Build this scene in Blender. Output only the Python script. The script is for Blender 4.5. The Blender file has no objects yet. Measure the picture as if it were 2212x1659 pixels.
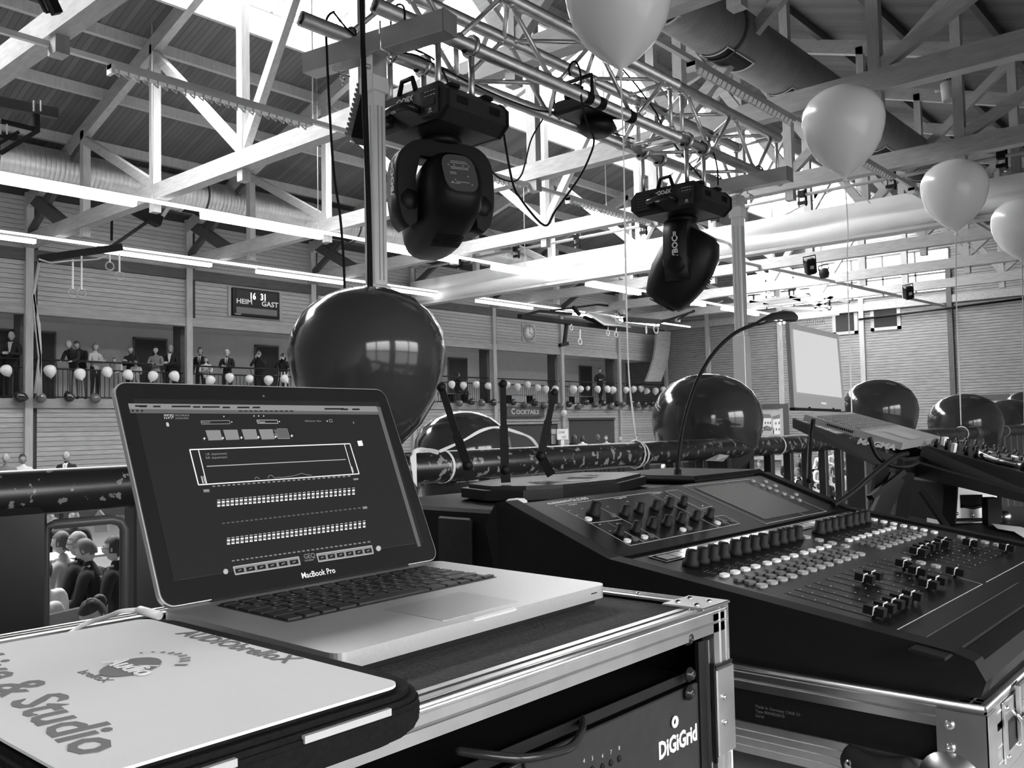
import bpy, bmesh, math, random
from mathutils import Vector, Matrix
V = Vector
PI = math.pi
R = math.radians
SC = bpy.context.scene
COL = SC.collection
random.seed(7)

# ------------------------------------------------------------------ camera
H = 2.3                                   # eye height above the hall floor
YAW, PIT, ROL, FPX = 0.71913935, 0.04878534, 0.02045414, 1951.27
CX, CY = 1106.0, 829.5
_f = V((math.cos(YAW)*math.cos(PIT), math.sin(YAW)*math.cos(PIT), math.sin(PIT)))
_r = V((math.sin(YAW), -math.cos(YAW), 0.0))
_d = _f.cross(_r)
_r2 = _r*math.cos(ROL) + _d*math.sin(ROL)
_d2 = -_r*math.sin(ROL) + _d*math.cos(ROL)
EYE = V((0, 0, H))
cam = bpy.data.cameras.new('camera')
cam.sensor_width = 36.0
cam.lens = 36.0*FPX/2212.0
cam.clip_start = 0.02
cam.clip_end = 300
camo = bpy.data.objects.new('camera', cam)
COL.objects.link(camo)
m = Matrix.Identity(4)
for i in range(3):
    m[i][0] = _r2[i]; m[i][1] = -_d2[i]; m[i][2] = -_f[i]; m[i][3] = EYE[i]
camo.matrix_world = m
SC.camera = camo

# ------------------------------------------------------------------ world, light, exposure
w = bpy.data.worlds.new('world')
SC.world = w
w.use_nodes = True
bgn = w.node_tree.nodes['Background']
bgn.inputs[0].default_value = (1, 1, 1, 1)
bgn.inputs[1].default_value = 62.0
_nt = w.node_tree                          # overcast sky: bright overhead, dimmer towards the horizon, dark ground
_tc = _nt.nodes.new('ShaderNodeTexCoord'); _sp = _nt.nodes.new('ShaderNodeSeparateXYZ'); _cr = _nt.nodes.new('ShaderNodeValToRGB')
_nt.links.new(_tc.outputs['Generated'], _sp.inputs[0]); _nt.links.new(_sp.outputs[2], _cr.inputs[0]); _nt.links.new(_cr.outputs[0], bgn.inputs[0])
_e = _cr.color_ramp.elements
_e[0].position = 0.0; _e[0].color = (.06, .06, .06, 1); _e[1].position = 1.0; _e[1].color = (1, 1, 1, 1)
for _p, _c in ((.02, .12), (.12, .24), (.35, .40)):
    _k = _e.new(_p); _k.color = (_c, _c, _c, 1)
SC.view_settings.view_transform = 'Standard'
SC.view_settings.look = 'None'
SC.view_settings.exposure = 0.32
SC.view_settings.gamma = 1.0
SC.view_settings.use_curve_mapping = False

def portal(name, loc, rot, sx, sy):
    l = bpy.data.lights.new(name, 'AREA')
    l.shape = 'RECTANGLE'; l.size = sx; l.size_y = sy
    l.cycles.is_portal = True
    o = bpy.data.objects.new(name, l)
    o.location = loc; o.rotation_euler = rot
    COL.objects.link(o)
    return o
RS = 0.322                                # roof slope, rise over run
RIDGE_Y, RIDGE_Z = 11.9, 13.7
def roofz(y): return RIDGE_Z - RS*abs(y - RIDGE_Y)
X0, X1, YN, YF = -2.5, 42.5, -2.2, 26.0
SKY = (14.1, 17.4)
ym = (SKY[0]+SKY[1])/2
portal('skylight_portal', (20, ym, roofz(ym)+0.02), (-math.atan(RS), 0, 0), 45, 3.5)
portal('window_portal', (X1+0.15, 16.4, 8.9), (0, R(90), 0), 1.9, 10.2)
portal('window_portal', (1.0, YN-0.25, 2.5), (R(90), 0, 0), 6.4, 2.1)

# ------------------------------------------------------------------ camera geometry helpers
def ray(px, py):
    v = _r2*(px-CX) + _d2*(py-CY) + _f*FPX
    return v.normalized()
def P(px, py, ax, val):
    """point of the real plane (axis ax = val) that the photograph shows at px, py"""
    d = ray(px, py)
    t = (val-EYE[ax])/d[ax]
    return EYE + d*t
def Pd(px, py, depth):
    d = ray(px, py)
    return EYE + d*(depth/d.dot(_f))

class Frame:
    def __init__(s, O, W, D, N=None):
        s.O = V(O); s.W = V(W).normalized(); s.D = V(D).normalized()
        s.N = V(N).normalized() if N is not None else s.W.cross(s.D)
    def __call__(s, a, b, c=0.0):
        return s.O + s.W*a + s.D*b + s.N*c
    def m(s, a=0, b=0, c=0):
        M = Matrix.Identity(4); o = s(a, b, c)
        for i in range(3):
            M[i][0] = s.W[i]; M[i][1] = s.D[i]; M[i][2] = s.N[i]; M[i][3] = o[i]
        return M
    def uv(s, px, py, c=0.0):
        d = ray(px, py); o = s(0, 0, c)
        t = (o-EYE).dot(s.N)/d.dot(s.N)
        p = EYE + d*t - o
        return p.dot(s.W), p.dot(s.D)

# ------------------------------------------------------------------ materials
MATS = {}
def mat(name, c, rough=0.6, metal=0.0, spec=0.5, noise=0.0, nscale=20.0, bump=0.0, stretch=None, rnd=0.0,
        emit=0.0, coat=0.0, trans=0.0, wear=None, coords='Object'):
    if name in MATS: return MATS[name]
    m = bpy.data.materials.new(name); m.use_nodes = True
    nt = m.node_tree; N = nt.nodes; L = nt.links
    b = N['Principled BSDF']
    cc = (c, c, c, 1)
    b.inputs['Base Color'].default_value = cc
    b.inputs['Roughness'].default_value = rough
    b.inputs['Metallic'].default_value = metal
    b.inputs['Specular IOR Level'].default_value = spec
    if coat: b.inputs['Coat Weight'].default_value = coat; b.inputs['Coat Roughness'].default_value = 0.05
    if emit:
        b.inputs['Emission Color'].default_value = cc
        b.inputs['Emission Strength'].default_value = emit
    if noise or bump or rnd or wear:
        tc = N.new('ShaderNodeTexCoord'); mp = N.new('ShaderNodeMapping')
        L.new(tc.outputs[coords], mp.inputs[0])
        if stretch: mp.inputs['Scale'].default_value = stretch
        oi = N.new('ShaderNodeObjectInfo')
        vm = N.new('ShaderNodeVectorMath'); vm.operation = 'SCALE'
        cb = N.new('ShaderNodeCombineXYZ')
        for k in range(3): L.new(oi.outputs['Random'], cb.inputs[k])
        L.new(cb.outputs[0], vm.inputs[0]); vm.inputs['Scale'].default_value = 37.0 if rnd else 0.0
        va = N.new('ShaderNodeVectorMath'); va.operation = 'ADD'
        L.new(mp.outputs[0], va.inputs[0]); L.new(vm.outputs[0], va.inputs[1])
        nz = N.new('ShaderNodeTexNoise'); nz.inputs['Scale'].default_value = nscale; nz.inputs['Detail'].default_value = 4
        L.new(va.outputs[0], nz.inputs['Vector'])
        mr = N.new('ShaderNodeMapRange'); L.new(nz.outputs['Fac'], mr.inputs['Value'])
        mr.inputs['From Min'].default_value = 0.3; mr.inputs['From Max'].default_value = 0.7
        mr.inputs['To Min'].default_value = 1-noise; mr.inputs['To Max'].default_value = 1+noise
        out = mr.outputs[0]
        if rnd:
            m2 = N.new('ShaderNodeMapRange'); L.new(oi.outputs['Random'], m2.inputs['Value'])
            m2.inputs['To Min'].default_value = 1-rnd; m2.inputs['To Max'].default_value = 1+rnd
            mu = N.new('ShaderNodeMath'); mu.operation = 'MULTIPLY'
            L.new(out, mu.inputs[0]); L.new(m2.outputs[0], mu.inputs[1]); out = mu.outputs[0]
        mu = N.new('ShaderNodeMath'); mu.operation = 'MULTIPLY'; L.new(out, mu.inputs[0]); mu.inputs[1].default_value = c
        out = mu.outputs[0]
        if wear:
            thr, wc, wsc = wear
            n2 = N.new('ShaderNodeTexNoise'); n2.inputs['Scale'].default_value = wsc; n2.inputs['Detail'].default_value = 8
            L.new(tc.outputs[coords], n2.inputs['Vector'])
            cr = N.new('ShaderNodeMapRange'); L.new(n2.outputs['Fac'], cr.inputs['Value'])
            cr.inputs['From Min'].default_value = thr; cr.inputs['From Max'].default_value = thr+0.015
            mx = N.new('ShaderNodeMix'); L.new(cr.outputs[0], mx.inputs['Factor'])
            L.new(out, mx.inputs['A']); mx.inputs['B'].default_value = wc; out = mx.outputs['Result']
        cm = N.new('ShaderNodeCombineColor')
        for k in range(3): L.new(out, cm.inputs[k])
        L.new(cm.outputs[0], b.inputs['Base Color'])
        if bump:
            bp = N.new('ShaderNodeBump'); bp.inputs['Strength'].default_value = bump; bp.inputs['Distance'].default_value = 0.002
            L.new(nz.outputs['Fac'], bp.inputs['Height']); L.new(bp.outputs[0], b.inputs['Normal'])
    MATS[name] = m
    return m

def glass_mat(name, tint=0.95, gloss=0.08, rough=0.02):
    m = bpy.data.materials.new(name); m.use_nodes = True
    nt = m.node_tree; N = nt.nodes; L = nt.links
    N.remove(N['Principled BSDF'])
    t = N.new('ShaderNodeBsdfTransparent'); t.inputs[0].default_value = (tint, tint, tint, 1)
    g = N.new('ShaderNodeBsdfGlossy'); g.inputs['Roughness'].default_value = rough
    x = N.new('ShaderNodeMixShader'); x.inputs[0].default_value = gloss
    L.new(t.outputs[0], x.inputs[1]); L.new(g.outputs[0], x.inputs[2])
    L.new(x.outputs[0], N['Material Output'].inputs[0])
    return m

PLANK = mat('pine_plank', 0.40, 0.6, noise=0.16, nscale=3, stretch=(1.2, 14, 14), rnd=0.10, bump=0.2)
PLANKE = mat('pine_cladding', 0.27, 0.6, noise=0.2, nscale=2.5, stretch=(8, 1.0, 8), bump=0.2)
JOINT = mat('cladding_backing', 0.06, 0.9)
WOOD = mat('glulam_timber', 0.40, 0.55, noise=0.14, nscale=3, stretch=(6, 1.2, 6), rnd=0.05, bump=0.2)
WOODP = mat('planed_post', 0.42, 0.55, noise=0.12, nscale=3, stretch=(6, 6, 1.0), rnd=0.06, bump=0.2)
BEAMD = mat('stained_shaded_beam', 0.08, 0.6, noise=0.2, nscale=3, stretch=(1, 6, 6))
FASCIA = mat('fascia_board', 0.34, 0.6, noise=0.14, nscale=2, stretch=(1, 6, 6))
PAINT = mat('painted_plaster', 0.80, 0.8, noise=0.03, nscale=3)
DOORM = mat('dark_door', 0.06, 0.5, noise=0.1)
STEELG = mat('galvanised_steel', 0.62, 0.33, 1.0, noise=0.12, nscale=12)
DUCTM = mat('duct_sheet_metal', 0.72, 0.34, 0.9, noise=0.08, nscale=4)
ALU = mat('brushed_aluminium', 0.80, 0.28, 1.0, noise=0.08, nscale=30, stretch=(1, 20, 20), bump=0.1)
ALUV = mat('aluminium_edging', 0.78, 0.30, 1.0, noise=0.10, nscale=20, bump=0.08)
TUBE = mat('truss_tube', 0.80, 0.34, 0.95, noise=0.12, nscale=25, bump=0.15)
CHROME = mat('bright_chrome', 0.85, 0.12, 1.0)
BLACK = mat('black_plastic', 0.008, 0.42, spec=.28, noise=0.15, nscale=60, bump=0.1)
BLACKM = mat('matt_black', 0.006, 0.6, spec=.25, noise=0.2, nscale=80, bump=0.1)
BLACKG = mat('gloss_black', 0.02, 0.22)
RUBBER = mat('black_rubber', 0.015, 0.7, spec=.3, noise=0.2, nscale=90, bump=0.3)
DGREY = mat('dark_grey_paint', 0.026, 0.5, spec=.3, noise=0.12, nscale=70, bump=0.1)
MGREY = mat('mid_grey_plastic', 0.22, 0.5)
LGREY = mat('light_grey_plastic', 0.5, 0.5)
WHITEP = mat('white_plastic', 0.85, 0.4)
WHITEL = mat('white_lettering', 0.85, 0.6)
GREYL = mat('grey_lettering', 0.13, 0.6)
PAPER = mat('white_paper', 0.85, 0.8)
POSTM = mat('stand_extrusion', 0.86, 0.38, 0.35, noise=0.04, nscale=8)
BARM = mat('steel_crossbar', 0.50, 0.4, 0.6, noise=0.08, nscale=10)
FELT = mat('grey_carpet_lining', 0.05, 0.95, noise=0.3, nscale=260, bump=0.8)
CANVAS = mat('white_printed_canvas', 0.80, 0.85, noise=0.03, nscale=8, bump=0.15)
NEO = mat('black_neoprene', 0.008, 0.9, spec=.15, noise=0.3, nscale=300, bump=0.4)
CURT = mat('vinyl_curtain', 0.86, 0.5, noise=0.03, nscale=2)
ROOFM = None
TUBEL = mat('lamp_diffuser', 1.0, 0.5, emit=7.0)
FIXT = mat('lamp_housing', 0.72, 0.4)
SKIN = mat('skin', 0.46, 0.55, noise=0.05, nscale=30)
SKIN2 = mat('skin_tan', 0.36, 0.55)
HAIRD = mat('dark_hair', 0.035, 0.6, noise=0.3, nscale=60, stretch=(1, 1, 4), bump=0.5)
HAIRM = mat('brown_hair', 0.12, 0.6, noise=0.3, nscale=60, stretch=(1, 1, 4), bump=0.5)
HAIRB = mat('blond_hair', 0.34, 0.6, noise=0.25, nscale=60, stretch=(1, 1, 4), bump=0.5)
HAIRW = mat('white_hair', 0.72, 0.6, noise=0.15, nscale=60, bump=0.4)
CLOB = mat('black_cloth', 0.018, 0.85, noise=0.2, nscale=40)
CLOD = mat('dark_grey_cloth', 0.06, 0.85)
CLOG = mat('grey_cloth', 0.22, 0.85)
CLOW = mat('white_cloth', 0.80, 0.85)
CLOL = mat('light_grey_cloth', 0.5, 0.85)
BALW = mat('white_balloon', 0.93, 0.25, coat=0.3)
MATS['white_balloon'].node_tree.nodes['Principled BSDF'].inputs['Transmission Weight'].default_value = 0.0
MATS['white_balloon'].node_tree.nodes['Principled BSDF'].inputs['Subsurface Weight'].default_value = 0.0
BALD = mat('dark_red_balloon', 0.045, 0.12, coat=0.3)
BALK = mat('black_balloon', 0.02, 0.16, coat=0.9)
BALG = mat('grey_balloon', 0.13, 0.2, coat=0.7)
RIBB = mat('white_ribbon', 0.85, 0.35)
FLOORM = mat('sports_floor', 0.16, 0.35, noise=0.05, nscale=2)
STAGEM = mat('stage_deck', 0.05, 0.7, noise=0.2, nscale=10)
GLASS = glass_mat('window_glass', 0.72)
FROST = glass_mat('skylight_glass', 0.62)
RAILM = mat('rail_paint_chipped', 0.022, 0.30, spec=0.6, noise=0.2, nscale=15, bump=0.25, wear=(0.60, 0.28, 48.0))
RAILP = mat('rail_paint', 0.022, 0.32, spec=0.6, noise=0.2, nscale=15, bump=0.2)

# ------------------------------------------------------------------ objects
class _WL(dict):
    def __getitem__(s, o): return dict.__getitem__(s, o.name)
    def __setitem__(s, o, v): dict.__setitem__(s, o.name, v)
WL = _WL()
def link(o, parent=None, org=None):
    COL.objects.link(o)
    org = V(org) if org is not None else V((0, 0, 0))
    WL[o] = org
    if parent is not None:
        o.parent = parent
        o.location = org - WL[parent]
    else:
        o.location = org
    return o
def tag(o, label=None, cat=None, group=None, kind=None):
    if label: o['label'] = label
    if cat: o['category'] = cat
    if group: o['group'] = group
    if kind: o['kind'] = kind
    return o
def thing(name, label, cat, loc, group=None):
    o = bpy.data.objects.new(name, None)
    o.empty_display_size = 0.05
    link(o, None, loc)
    return tag(o, label, cat, group)
def kids(o): return [c for c in bpy.data.objects if c.parent == o]
def dup(src, loc, label=None, group=None, rotz=None, scale=None, children=None):
    r = src.copy(); COL.objects.link(r); r.location = loc; WL[r] = V(loc)
    if rotz is not None: r.rotation_euler[2] = rotz
    if scale is not None: r.scale = (scale,)*3
    if label: r['label'] = label
    if group: r['group'] = group
    for ch in src.children:
        c = ch.copy(); COL.objects.link(c); c.parent = r
        for g in ch.children:
            d = g.copy(); COL.objects.link(d); d.parent = c
    return r

class MB:
    def __init__(s, M=None):
        s.v = []; s.f = []; s.mi = []; s.sm = []; s.mats = []
        s.M = M
    def mid(s, m):
        if m not in s.mats: s.mats.append(m)
        return s.mats.index(m)
    def add(s, vs, fs, m, smooth=False, M=None):
        b = len(s.v); k = s.mid(m)
        for p in vs:
            p = V(p)
            if M is not None: p = M @ p
            if s.M is not None: p = s.M @ p
            s.v.append(p)
        for f in fs:
            s.f.append(tuple(b+i for i in f)); s.mi.append(k); s.sm.append(smooth)
        return s
    def box(s, a, b, m, M=None, bev=0.0):
        x0, y0, z0 = [min(a[i], b[i]) for i in range(3)]; x1, y1, z1 = [max(a[i], b[i]) for i in range(3)]
        if bev <= 0:
            vs = [(x0,y0,z0),(x1,y0,z0),(x1,y1,z0),(x0,y1,z0),(x0,y0,z1),(x1,y0,z1),(x1,y1,z1),(x0,y1,z1)]
            fs = [(3,2,1,0),(4,5,6,7),(0,1,5,4),(1,2,6,5),(2,3,7,6),(3,0,4,7)]
            return s.add(vs, fs, m, False, M)
        e = min(bev, (x1-x0)/2.01, (y1-y0)/2.01, (z1-z0)/2.01)
        vs = []
        for z, i in ((z0, e), (z0+e, 0), (z1-e, 0), (z1, e)):
            xa, xb, ya, yb = x0+i, x1-i, y0+i, y1-i
            c = e*0.6 if i == 0 else e*0.3
            vs += [(xa+c,ya,z),(xb-c,ya,z),(xb,ya+c,z),(xb,yb-c,z),(xb-c,yb,z),(xa+c,yb,z),(xa,yb-c,z),(xa,ya+c,z)]
        fs = [tuple(range(7,-1,-1)), tuple(range(24,32))]
        for k in range(3):
            for i in range(8):
                j = (i+1) % 8
                fs.append((k*8+i, k*8+j, k*8+8+j, k*8+8+i))
        return s.add(vs, fs, m, False, M)
    def prism(s, pts, d, m, M=None, smooth=False):
        """pts: 2D list in local xy, extruded along z by d (centre 0..d)"""
        n = len(pts)
        vs = [(x, y, 0) for x, y in pts] + [(x, y, d) for x, y in pts]
        fs = [tuple(range(n-1, -1, -1)), tuple(range(n, 2*n))]
        k = s.mid(m)
        s.add(vs, fs, m, False, M)
        b = len(s.v)-2*n
        for i in range(n):
            j = (i+1) % n
            s.f.append((b+i, b+j, b+n+j, b+n+i)); s.mi.append(k); s.sm.append(smooth)
        return s
    def ring(s, c, ax, u, r, n, ru=None):
        w = ax.cross(u)
        return [c + u*(r*math.cos(2*PI*i/n)) + w*((ru if ru else r)*math.sin(2*PI*i/n)) for i in range(n)]
    def tube(s, path, r, m, n=8, caps=True, M=None, closed=False):
        path = [V(p) for p in path]
        rs = r if isinstance(r, (list, tuple)) else [r]*len(path)
        L = len(path); u = None; vs = []
        for i, p in enumerate(path):
            if closed: t = path[(i+1) % L]-path[i-1]
            else: t = path[min(i+1, L-1)]-path[max(i-1, 0)]
            t.normalize()
            if u is None:
                u = V((0, 0, 1)) if abs(t.z) < 0.9 else V((1, 0, 0))
            u = (u - t*u.dot(t)).normalized()
            vs += s.ring(p, t, u, rs[i], n)
        fs = []
        for i in range(L if closed else L-1):
            a = i*n; b = ((i+1) % L)*n
            for k in range(n):
                k2 = (k+1) % n
                fs.append((a+k, a+k2, b+k2, b+k))
        s.add(vs, fs, m, True, M)
        if caps and not closed:
            b = len(s.v)-n*L; q = s.mid(m)
            s.f.append(tuple(b+i for i in range(n-1, -1, -1))); s.mi.append(q); s.sm.append(False)
            s.f.append(tuple(b+n*(L-1)+i for i in range(n))); s.mi.append(q); s.sm.append(False)
        return s
    def cyl(s, a, b, r, m, n=12, r2=None, M=None):
        return s.tube([a, b], [r, r if r2 is None else r2], m, n, True, M)
    def lathe(s, prof, m, n=16, M=None, smooth=True, sx=1, sy=1):
        vs = []; fs = []
        for r, z in prof:
            for i in range(n):
                a = 2*PI*i/n
                vs.append((r*math.cos(a)*sx, r*math.sin(a)*sy, z))
        for k in range(len(prof)-1):
            for i in range(n):
                j = (i+1) % n
                fs.append((k*n+i, k*n+j, k*n+n+j, k*n+n+i))
        if prof[0][0] > 1e-5: fs.append(tuple(range(n-1, -1, -1)))
        if prof[-1][0] > 1e-5: fs.append(tuple((len(prof)-1)*n+i for i in range(n)))
        return s.add(vs, fs, m, smooth, M)
    def ball(s, c, r, m, n=14, k=8, M=None, sc=(1, 1, 1)):
        pr = [(math.sin(PI*i/k)*1.0, -math.cos(PI*i/k)) for i in range(k+1)]
        pr[0] = (1e-4, -1); pr[-1] = (1e-4, 1)
        T = Matrix.Translation(V(c)) @ Matrix.Diagonal((r*sc[0], r*sc[1], r*sc[2], 1))
        if M is not None: T = M @ T
        return s.lathe(pr, m, n, T)
    def bar(s, a, b, w, h, m, up=(0, 0, 1)):
        """square bar from a to b, width w across, height h along up"""
        a = V(a); b = V(b); t = (b-a); L = t.length; t.normalize()
        up = V(up); u = (up - t*up.dot(t))
        if u.length < 1e-4: up = V((1, 0, 0)); u = (up - t*up.dot(t))
        u.normalize(); x = t.cross(u)
        vs = []
        for p in (a, b):
            for i, j in ((-1,-1),(1,-1),(1,1),(-1,1)):
                vs.append(p + x*(i*w/2) + u*(j*h/2))
        fs = [(3,2,1,0),(4,5,6,7),(0,1,5,4),(1,2,6,5),(2,3,7,6),(3,0,4,7)]
        return s.add(vs, fs, m)
    def quad(s, pts, m): return s.add(pts, [tuple(range(len(pts)))], m)
    def build(s, name, parent=None, org=None, kind=None):
        if org is None:
            if parent is not None: org = WL[parent]
            else:
                n = len(s.v)
                org = V((sum(p.x for p in s.v)/n, sum(p.y for p in s.v)/n, min(p.z for p in s.v)))
        org = V(org)
        me = bpy.data.meshes.new(name)
        me.from_pydata([tuple(p-org) for p in s.v], [], s.f)
        for mm in s.mats: me.materials.append(mm)
        me.polygons.foreach_set('material_index', s.mi)
        me.polygons.foreach_set('use_smooth', s.sm)
        me.validate(); me.update()
        bm = bmesh.new(); bm.from_mesh(me); bmesh.ops.recalc_face_normals(bm, faces=bm.faces); bm.to_mesh(me); bm.free()
        o = bpy.data.objects.new(name, me)
        link(o, parent, org)
        if kind: o['kind'] = kind
        return o
def inst(me_obj, name, parent, loc, kind=None):
    o = bpy.data.objects.new(name, me_obj.data if hasattr(me_obj, 'data') else me_obj)
    link(o, parent, loc)
    return o
def text(name, s, M, size, m, parent, extrude=0.0006, align='LEFT', kind=None, sx=1.0, bold=0.0, shear=0.0):
    cu = bpy.data.curves.new(name, 'FONT'); cu.body = s; cu.size = size; cu.extrude = extrude
    cu.align_x = align; cu.offset = bold; cu.shear = shear; cu.resolution_u = 2
    o = bpy.data.objects.new(name, cu); COL.objects.link(o)
    dg = bpy.context.evaluated_depsgraph_get()
    me = bpy.data.meshes.new_from_object(o.evaluated_get(dg))
    bpy.data.objects.remove(o); bpy.data.curves.remove(cu)
    me.transform(Matrix.Diagonal((sx, 1, 1, 1)))
    me.transform(M)
    me.transform(Matrix.Translation(-WL[parent]))
    me.materials.clear(); me.materials.append(m)
    q = bpy.data.objects.new(name, me)
    link(q, parent, WL[parent])
    return q
def struct(o, kind='structure'):
    o['kind'] = kind
    return o
def bez(p0, p1, p2, p3, n=12):
    p0, p1, p2, p3 = V(p0), V(p1), V(p2), V(p3); o = []
    for i in range(n+1):
        t = i/n; u = 1-t
        o.append(p0*u**3 + p1*3*u*u*t + p2*3*u*t*t + p3*t**3)
    return o
def smooth_path(pts, n=4):
    pts = [V(p) for p in pts]; o = []
    for i in range(len(pts)-1):
        a = pts[max(i-1, 0)]; b = pts[i]; c = pts[i+1]; d = pts[min(i+2, len(pts)-1)]
        for k in range(n):
            t = k/n
            o.append(0.5*((2*b)+(c-a)*t+(2*a-5*b+4*c-d)*t*t+(-a+3*b-3*c+d)*t**3))
    o.append(pts[-1]); return o
# ================================================================== SETTING: the sports hall
XC = [5.06+4.69*k for k in range(8)]                   # truss and column lines
WZ = {'sl': 3.11, 'st': 3.37, 'ob': 5.67, 'ot': 5.94, 'db': 7.135, 'dt': 7.45}
b = MB(); b.box((X0-.3, YN-.3, -.2), (X1+.3, YF+3, 0), FLOORM); struct(b.build('floor'))
# stage deck under the desk
b = MB(); b.box((X0, YN, 1.0), (9.0, 1.62, 1.12), STAGEM); struct(b.build('floor_stage'))
b = MB(); b.box((X0, 1.56, 0.01), (9.0, 1.6, 1.0), STAGEM); struct(b.build('trim_1'))

def wood_roof(name, c):
    m = bpy.data.materials.new(name); m.use_nodes = True
    nt = m.node_tree; N = nt.nodes; L = nt.links; bs = N['Principled BSDF']
    tc = N.new('ShaderNodeTexCoord'); sp = N.new('ShaderNodeSeparateXYZ'); L.new(tc.outputs['Object'], sp.inputs[0])
    ml = N.new('ShaderNodeMath'); ml.operation = 'MULTIPLY'; L.new(sp.outputs[0], ml.inputs[0]); ml.inputs[1].default_value = 1/0.14
    fr = N.new('ShaderNodeMath'); fr.operation = 'FRACT'; L.new(ml.outputs[0], fr.inputs[0])
    pp = N.new('ShaderNodeMath'); pp.operation = 'PINGPONG'; L.new(fr.outputs[0], pp.inputs[0]); pp.inputs[1].default_value = 0.5
    mr = N.new('ShaderNodeMapRange'); L.new(pp.outputs[0], mr.inputs['Value']); mr.inputs['From Max'].default_value = 0.09
    fl = N.new('ShaderNodeMath'); fl.operation = 'FLOOR'; L.new(ml.outputs[0], fl.inputs[0])
    wn = N.new('ShaderNodeTexWhiteNoise'); wn.noise_dimensions = '1D'; L.new(fl.outputs[0], wn.inputs['W'])
    m3 = N.new('ShaderNodeMapRange'); L.new(wn.outputs['Value'], m3.inputs['Value']); m3.inputs['To Min'].default_value = c*.8; m3.inputs['To Max'].default_value = c*1.2
    mu = N.new('ShaderNodeMath'); mu.operation = 'MULTIPLY'; L.new(m3.outputs[0], mu.inputs[0])
    m4 = N.new('ShaderNodeMapRange'); L.new(mr.outputs[0], m4.inputs['Value']); m4.inputs['To Min'].default_value = 0.6
    L.new(m4.outputs[0], mu.inputs[1])
    cm = N.new('ShaderNodeCombineColor')
    for k in range(3): L.new(mu.outputs[0], cm.inputs[k])
    L.new(cm.outputs[0], bs.inputs['Base Color']); bs.inputs['Roughness'].default_value = 0.7
    bp = N.new('ShaderNodeBump'); bp.inputs['Distance'].default_value = 0.01; L.new(mr.outputs[0], bp.inputs['Height'])
    L.new(bp.outputs[0], bs.inputs['Normal'])
    return m
ROOFM = wood_roof('roof_sheathing', 0.11)

def slab(b, ya, yb, xa, xb, th, m, off=0.0):
    za, zb = roofz(ya)+off, roofz(yb)+off
    vs = [(xa,ya,za),(xb,ya,za),(xb,yb,zb),(xa,yb,zb),(xa,ya,za+th),(xb,ya,za+th),(xb,yb,zb+th),(xa,yb,zb+th)]
    b.add(vs, [(3,2,1,0),(4,5,6,7),(0,1,5,4),(1,2,6,5),(2,3,7,6),(3,0,4,7)], m)
roof = MB()
slab(roof, YF+2.9, SKY[1], X0-.3, X1+.3, .2, ROOFM)
slab(roof, SKY[0], RIDGE_Y, X0-.3, X1+.3, .2, ROOFM)
slab(roof, RIDGE_Y, YN-.3, X0-.3, X1+.3, .2, ROOFM)
slab(roof, SKY[0], SKY[1], X0-.3, X0+.2, .2, ROOFM); slab(roof, SKY[0], SKY[1], X1-.1, X1+.3, .2, ROOFM)
ceil = struct(roof.build('ceiling', org=(0, 0, 0)))
for y in (25.2, 23.4, 21.4, 19.4, 17.5, 14.0, 11.9, 9.4, 7.2, 5.0, 2.8, 0.6, -1.4):
    q = MB(); q.box((X0, y-.07, roofz(y)-.24), (X1, y+.07, roofz(y)+.01), WOOD if y in (17.5, 14.0) else BEAMD if y < 12 else WOODP)  # purlins of the near slope get a darker colour to imitate shade
    q.build('purlin', ceil, org=(20, y, roofz(y)))
for y in (14.0, 17.46):
    q = MB(); q.box((X0, y-.05, roofz(y)-.6), (X1, y+.05, roofz(y)+.1), WOODP); q.build('skylight_curb', ceil)
# skylight: glazed bays between slim bars
sk = MB()
x = X0+.2
skb = MB(); za, zb = roofz(SKY[0])+.08, roofz(SKY[1])+.08
bar0 = None
win = thing('window_1', None, None, (20, ym, roofz(ym))); win['kind'] = 'structure'
k = 0
while x < X1-.2:
    if bar0 is None:
        q = MB(); q.bar((x, SKY[0], za), (x, SKY[1], zb), .05, .10, FIXT); bar0 = q.build('glazing_bar', win, org=(x, ym, (za+zb)/2))
        q = MB(); q.add([(x+.03, SKY[0], za), (x+1.53, SKY[0], za), (x+1.53, SKY[1], zb), (x+.03, SKY[1], zb)], [(0,1,2,3)], FROST)
        pane0 = q.build('pane', win, org=(x, ym, (za+zb)/2))
    else:
        inst(bar0, 'glazing_bar', win, (x, ym, (za+zb)/2))
        if x+1.5 < X1: inst(pane0, 'pane', win, (x, ym, (za+zb)/2))
    x += 1.563

# ---- long wall on the far side
wf = MB()
wf.box((X0, YF+.03, 0), (X1, YF+.12, WZ['sl']), JOINT)
wf.box((X0, YF+.03, WZ['ot']-.1), (X1, YF+.2, 9.15), JOINT)
wf.box((X0, YF+2.7, WZ['st']), (X1, YF+2.9, 9.2), PAINT)              # back wall of the gallery
wf.box((X0, YF, WZ['ob']+.15), (X1, YF+2.8, WZ['ob']+.25), PAINT)     # gallery soffit
wall_far = struct(wf.build('wall_far', org=(20, YF, 0)))
for nm, z0, z1, m, y0 in (('fascia', WZ['sl'], WZ['st'], FASCIA, YF-.05), ('beam', WZ['ob'], WZ['ot'], FASCIA, YF-.06), ('beam', WZ['db'], WZ['dt'], BEAMD, YF-.08)):
    q = MB(); q.box((X0, y0, z0), (X1, YF+.25, z1), m); q.build(nm, wall_far)
q = MB(); q.box((X0, YF, WZ['sl']), (X1, YF+2.8, WZ['st']-.01), FASCIA); q.build('gallery_floor', wall_far)
q = MB(); q.box((-2.225+.1, YF-.005, -.0615), (2.225-.1+.2, YF+.03, .0615), PLANK, bev=.006)
plank0 = q.build('plank', wall_far, org=(0, YF, 0)); pm = plank0.data
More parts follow.
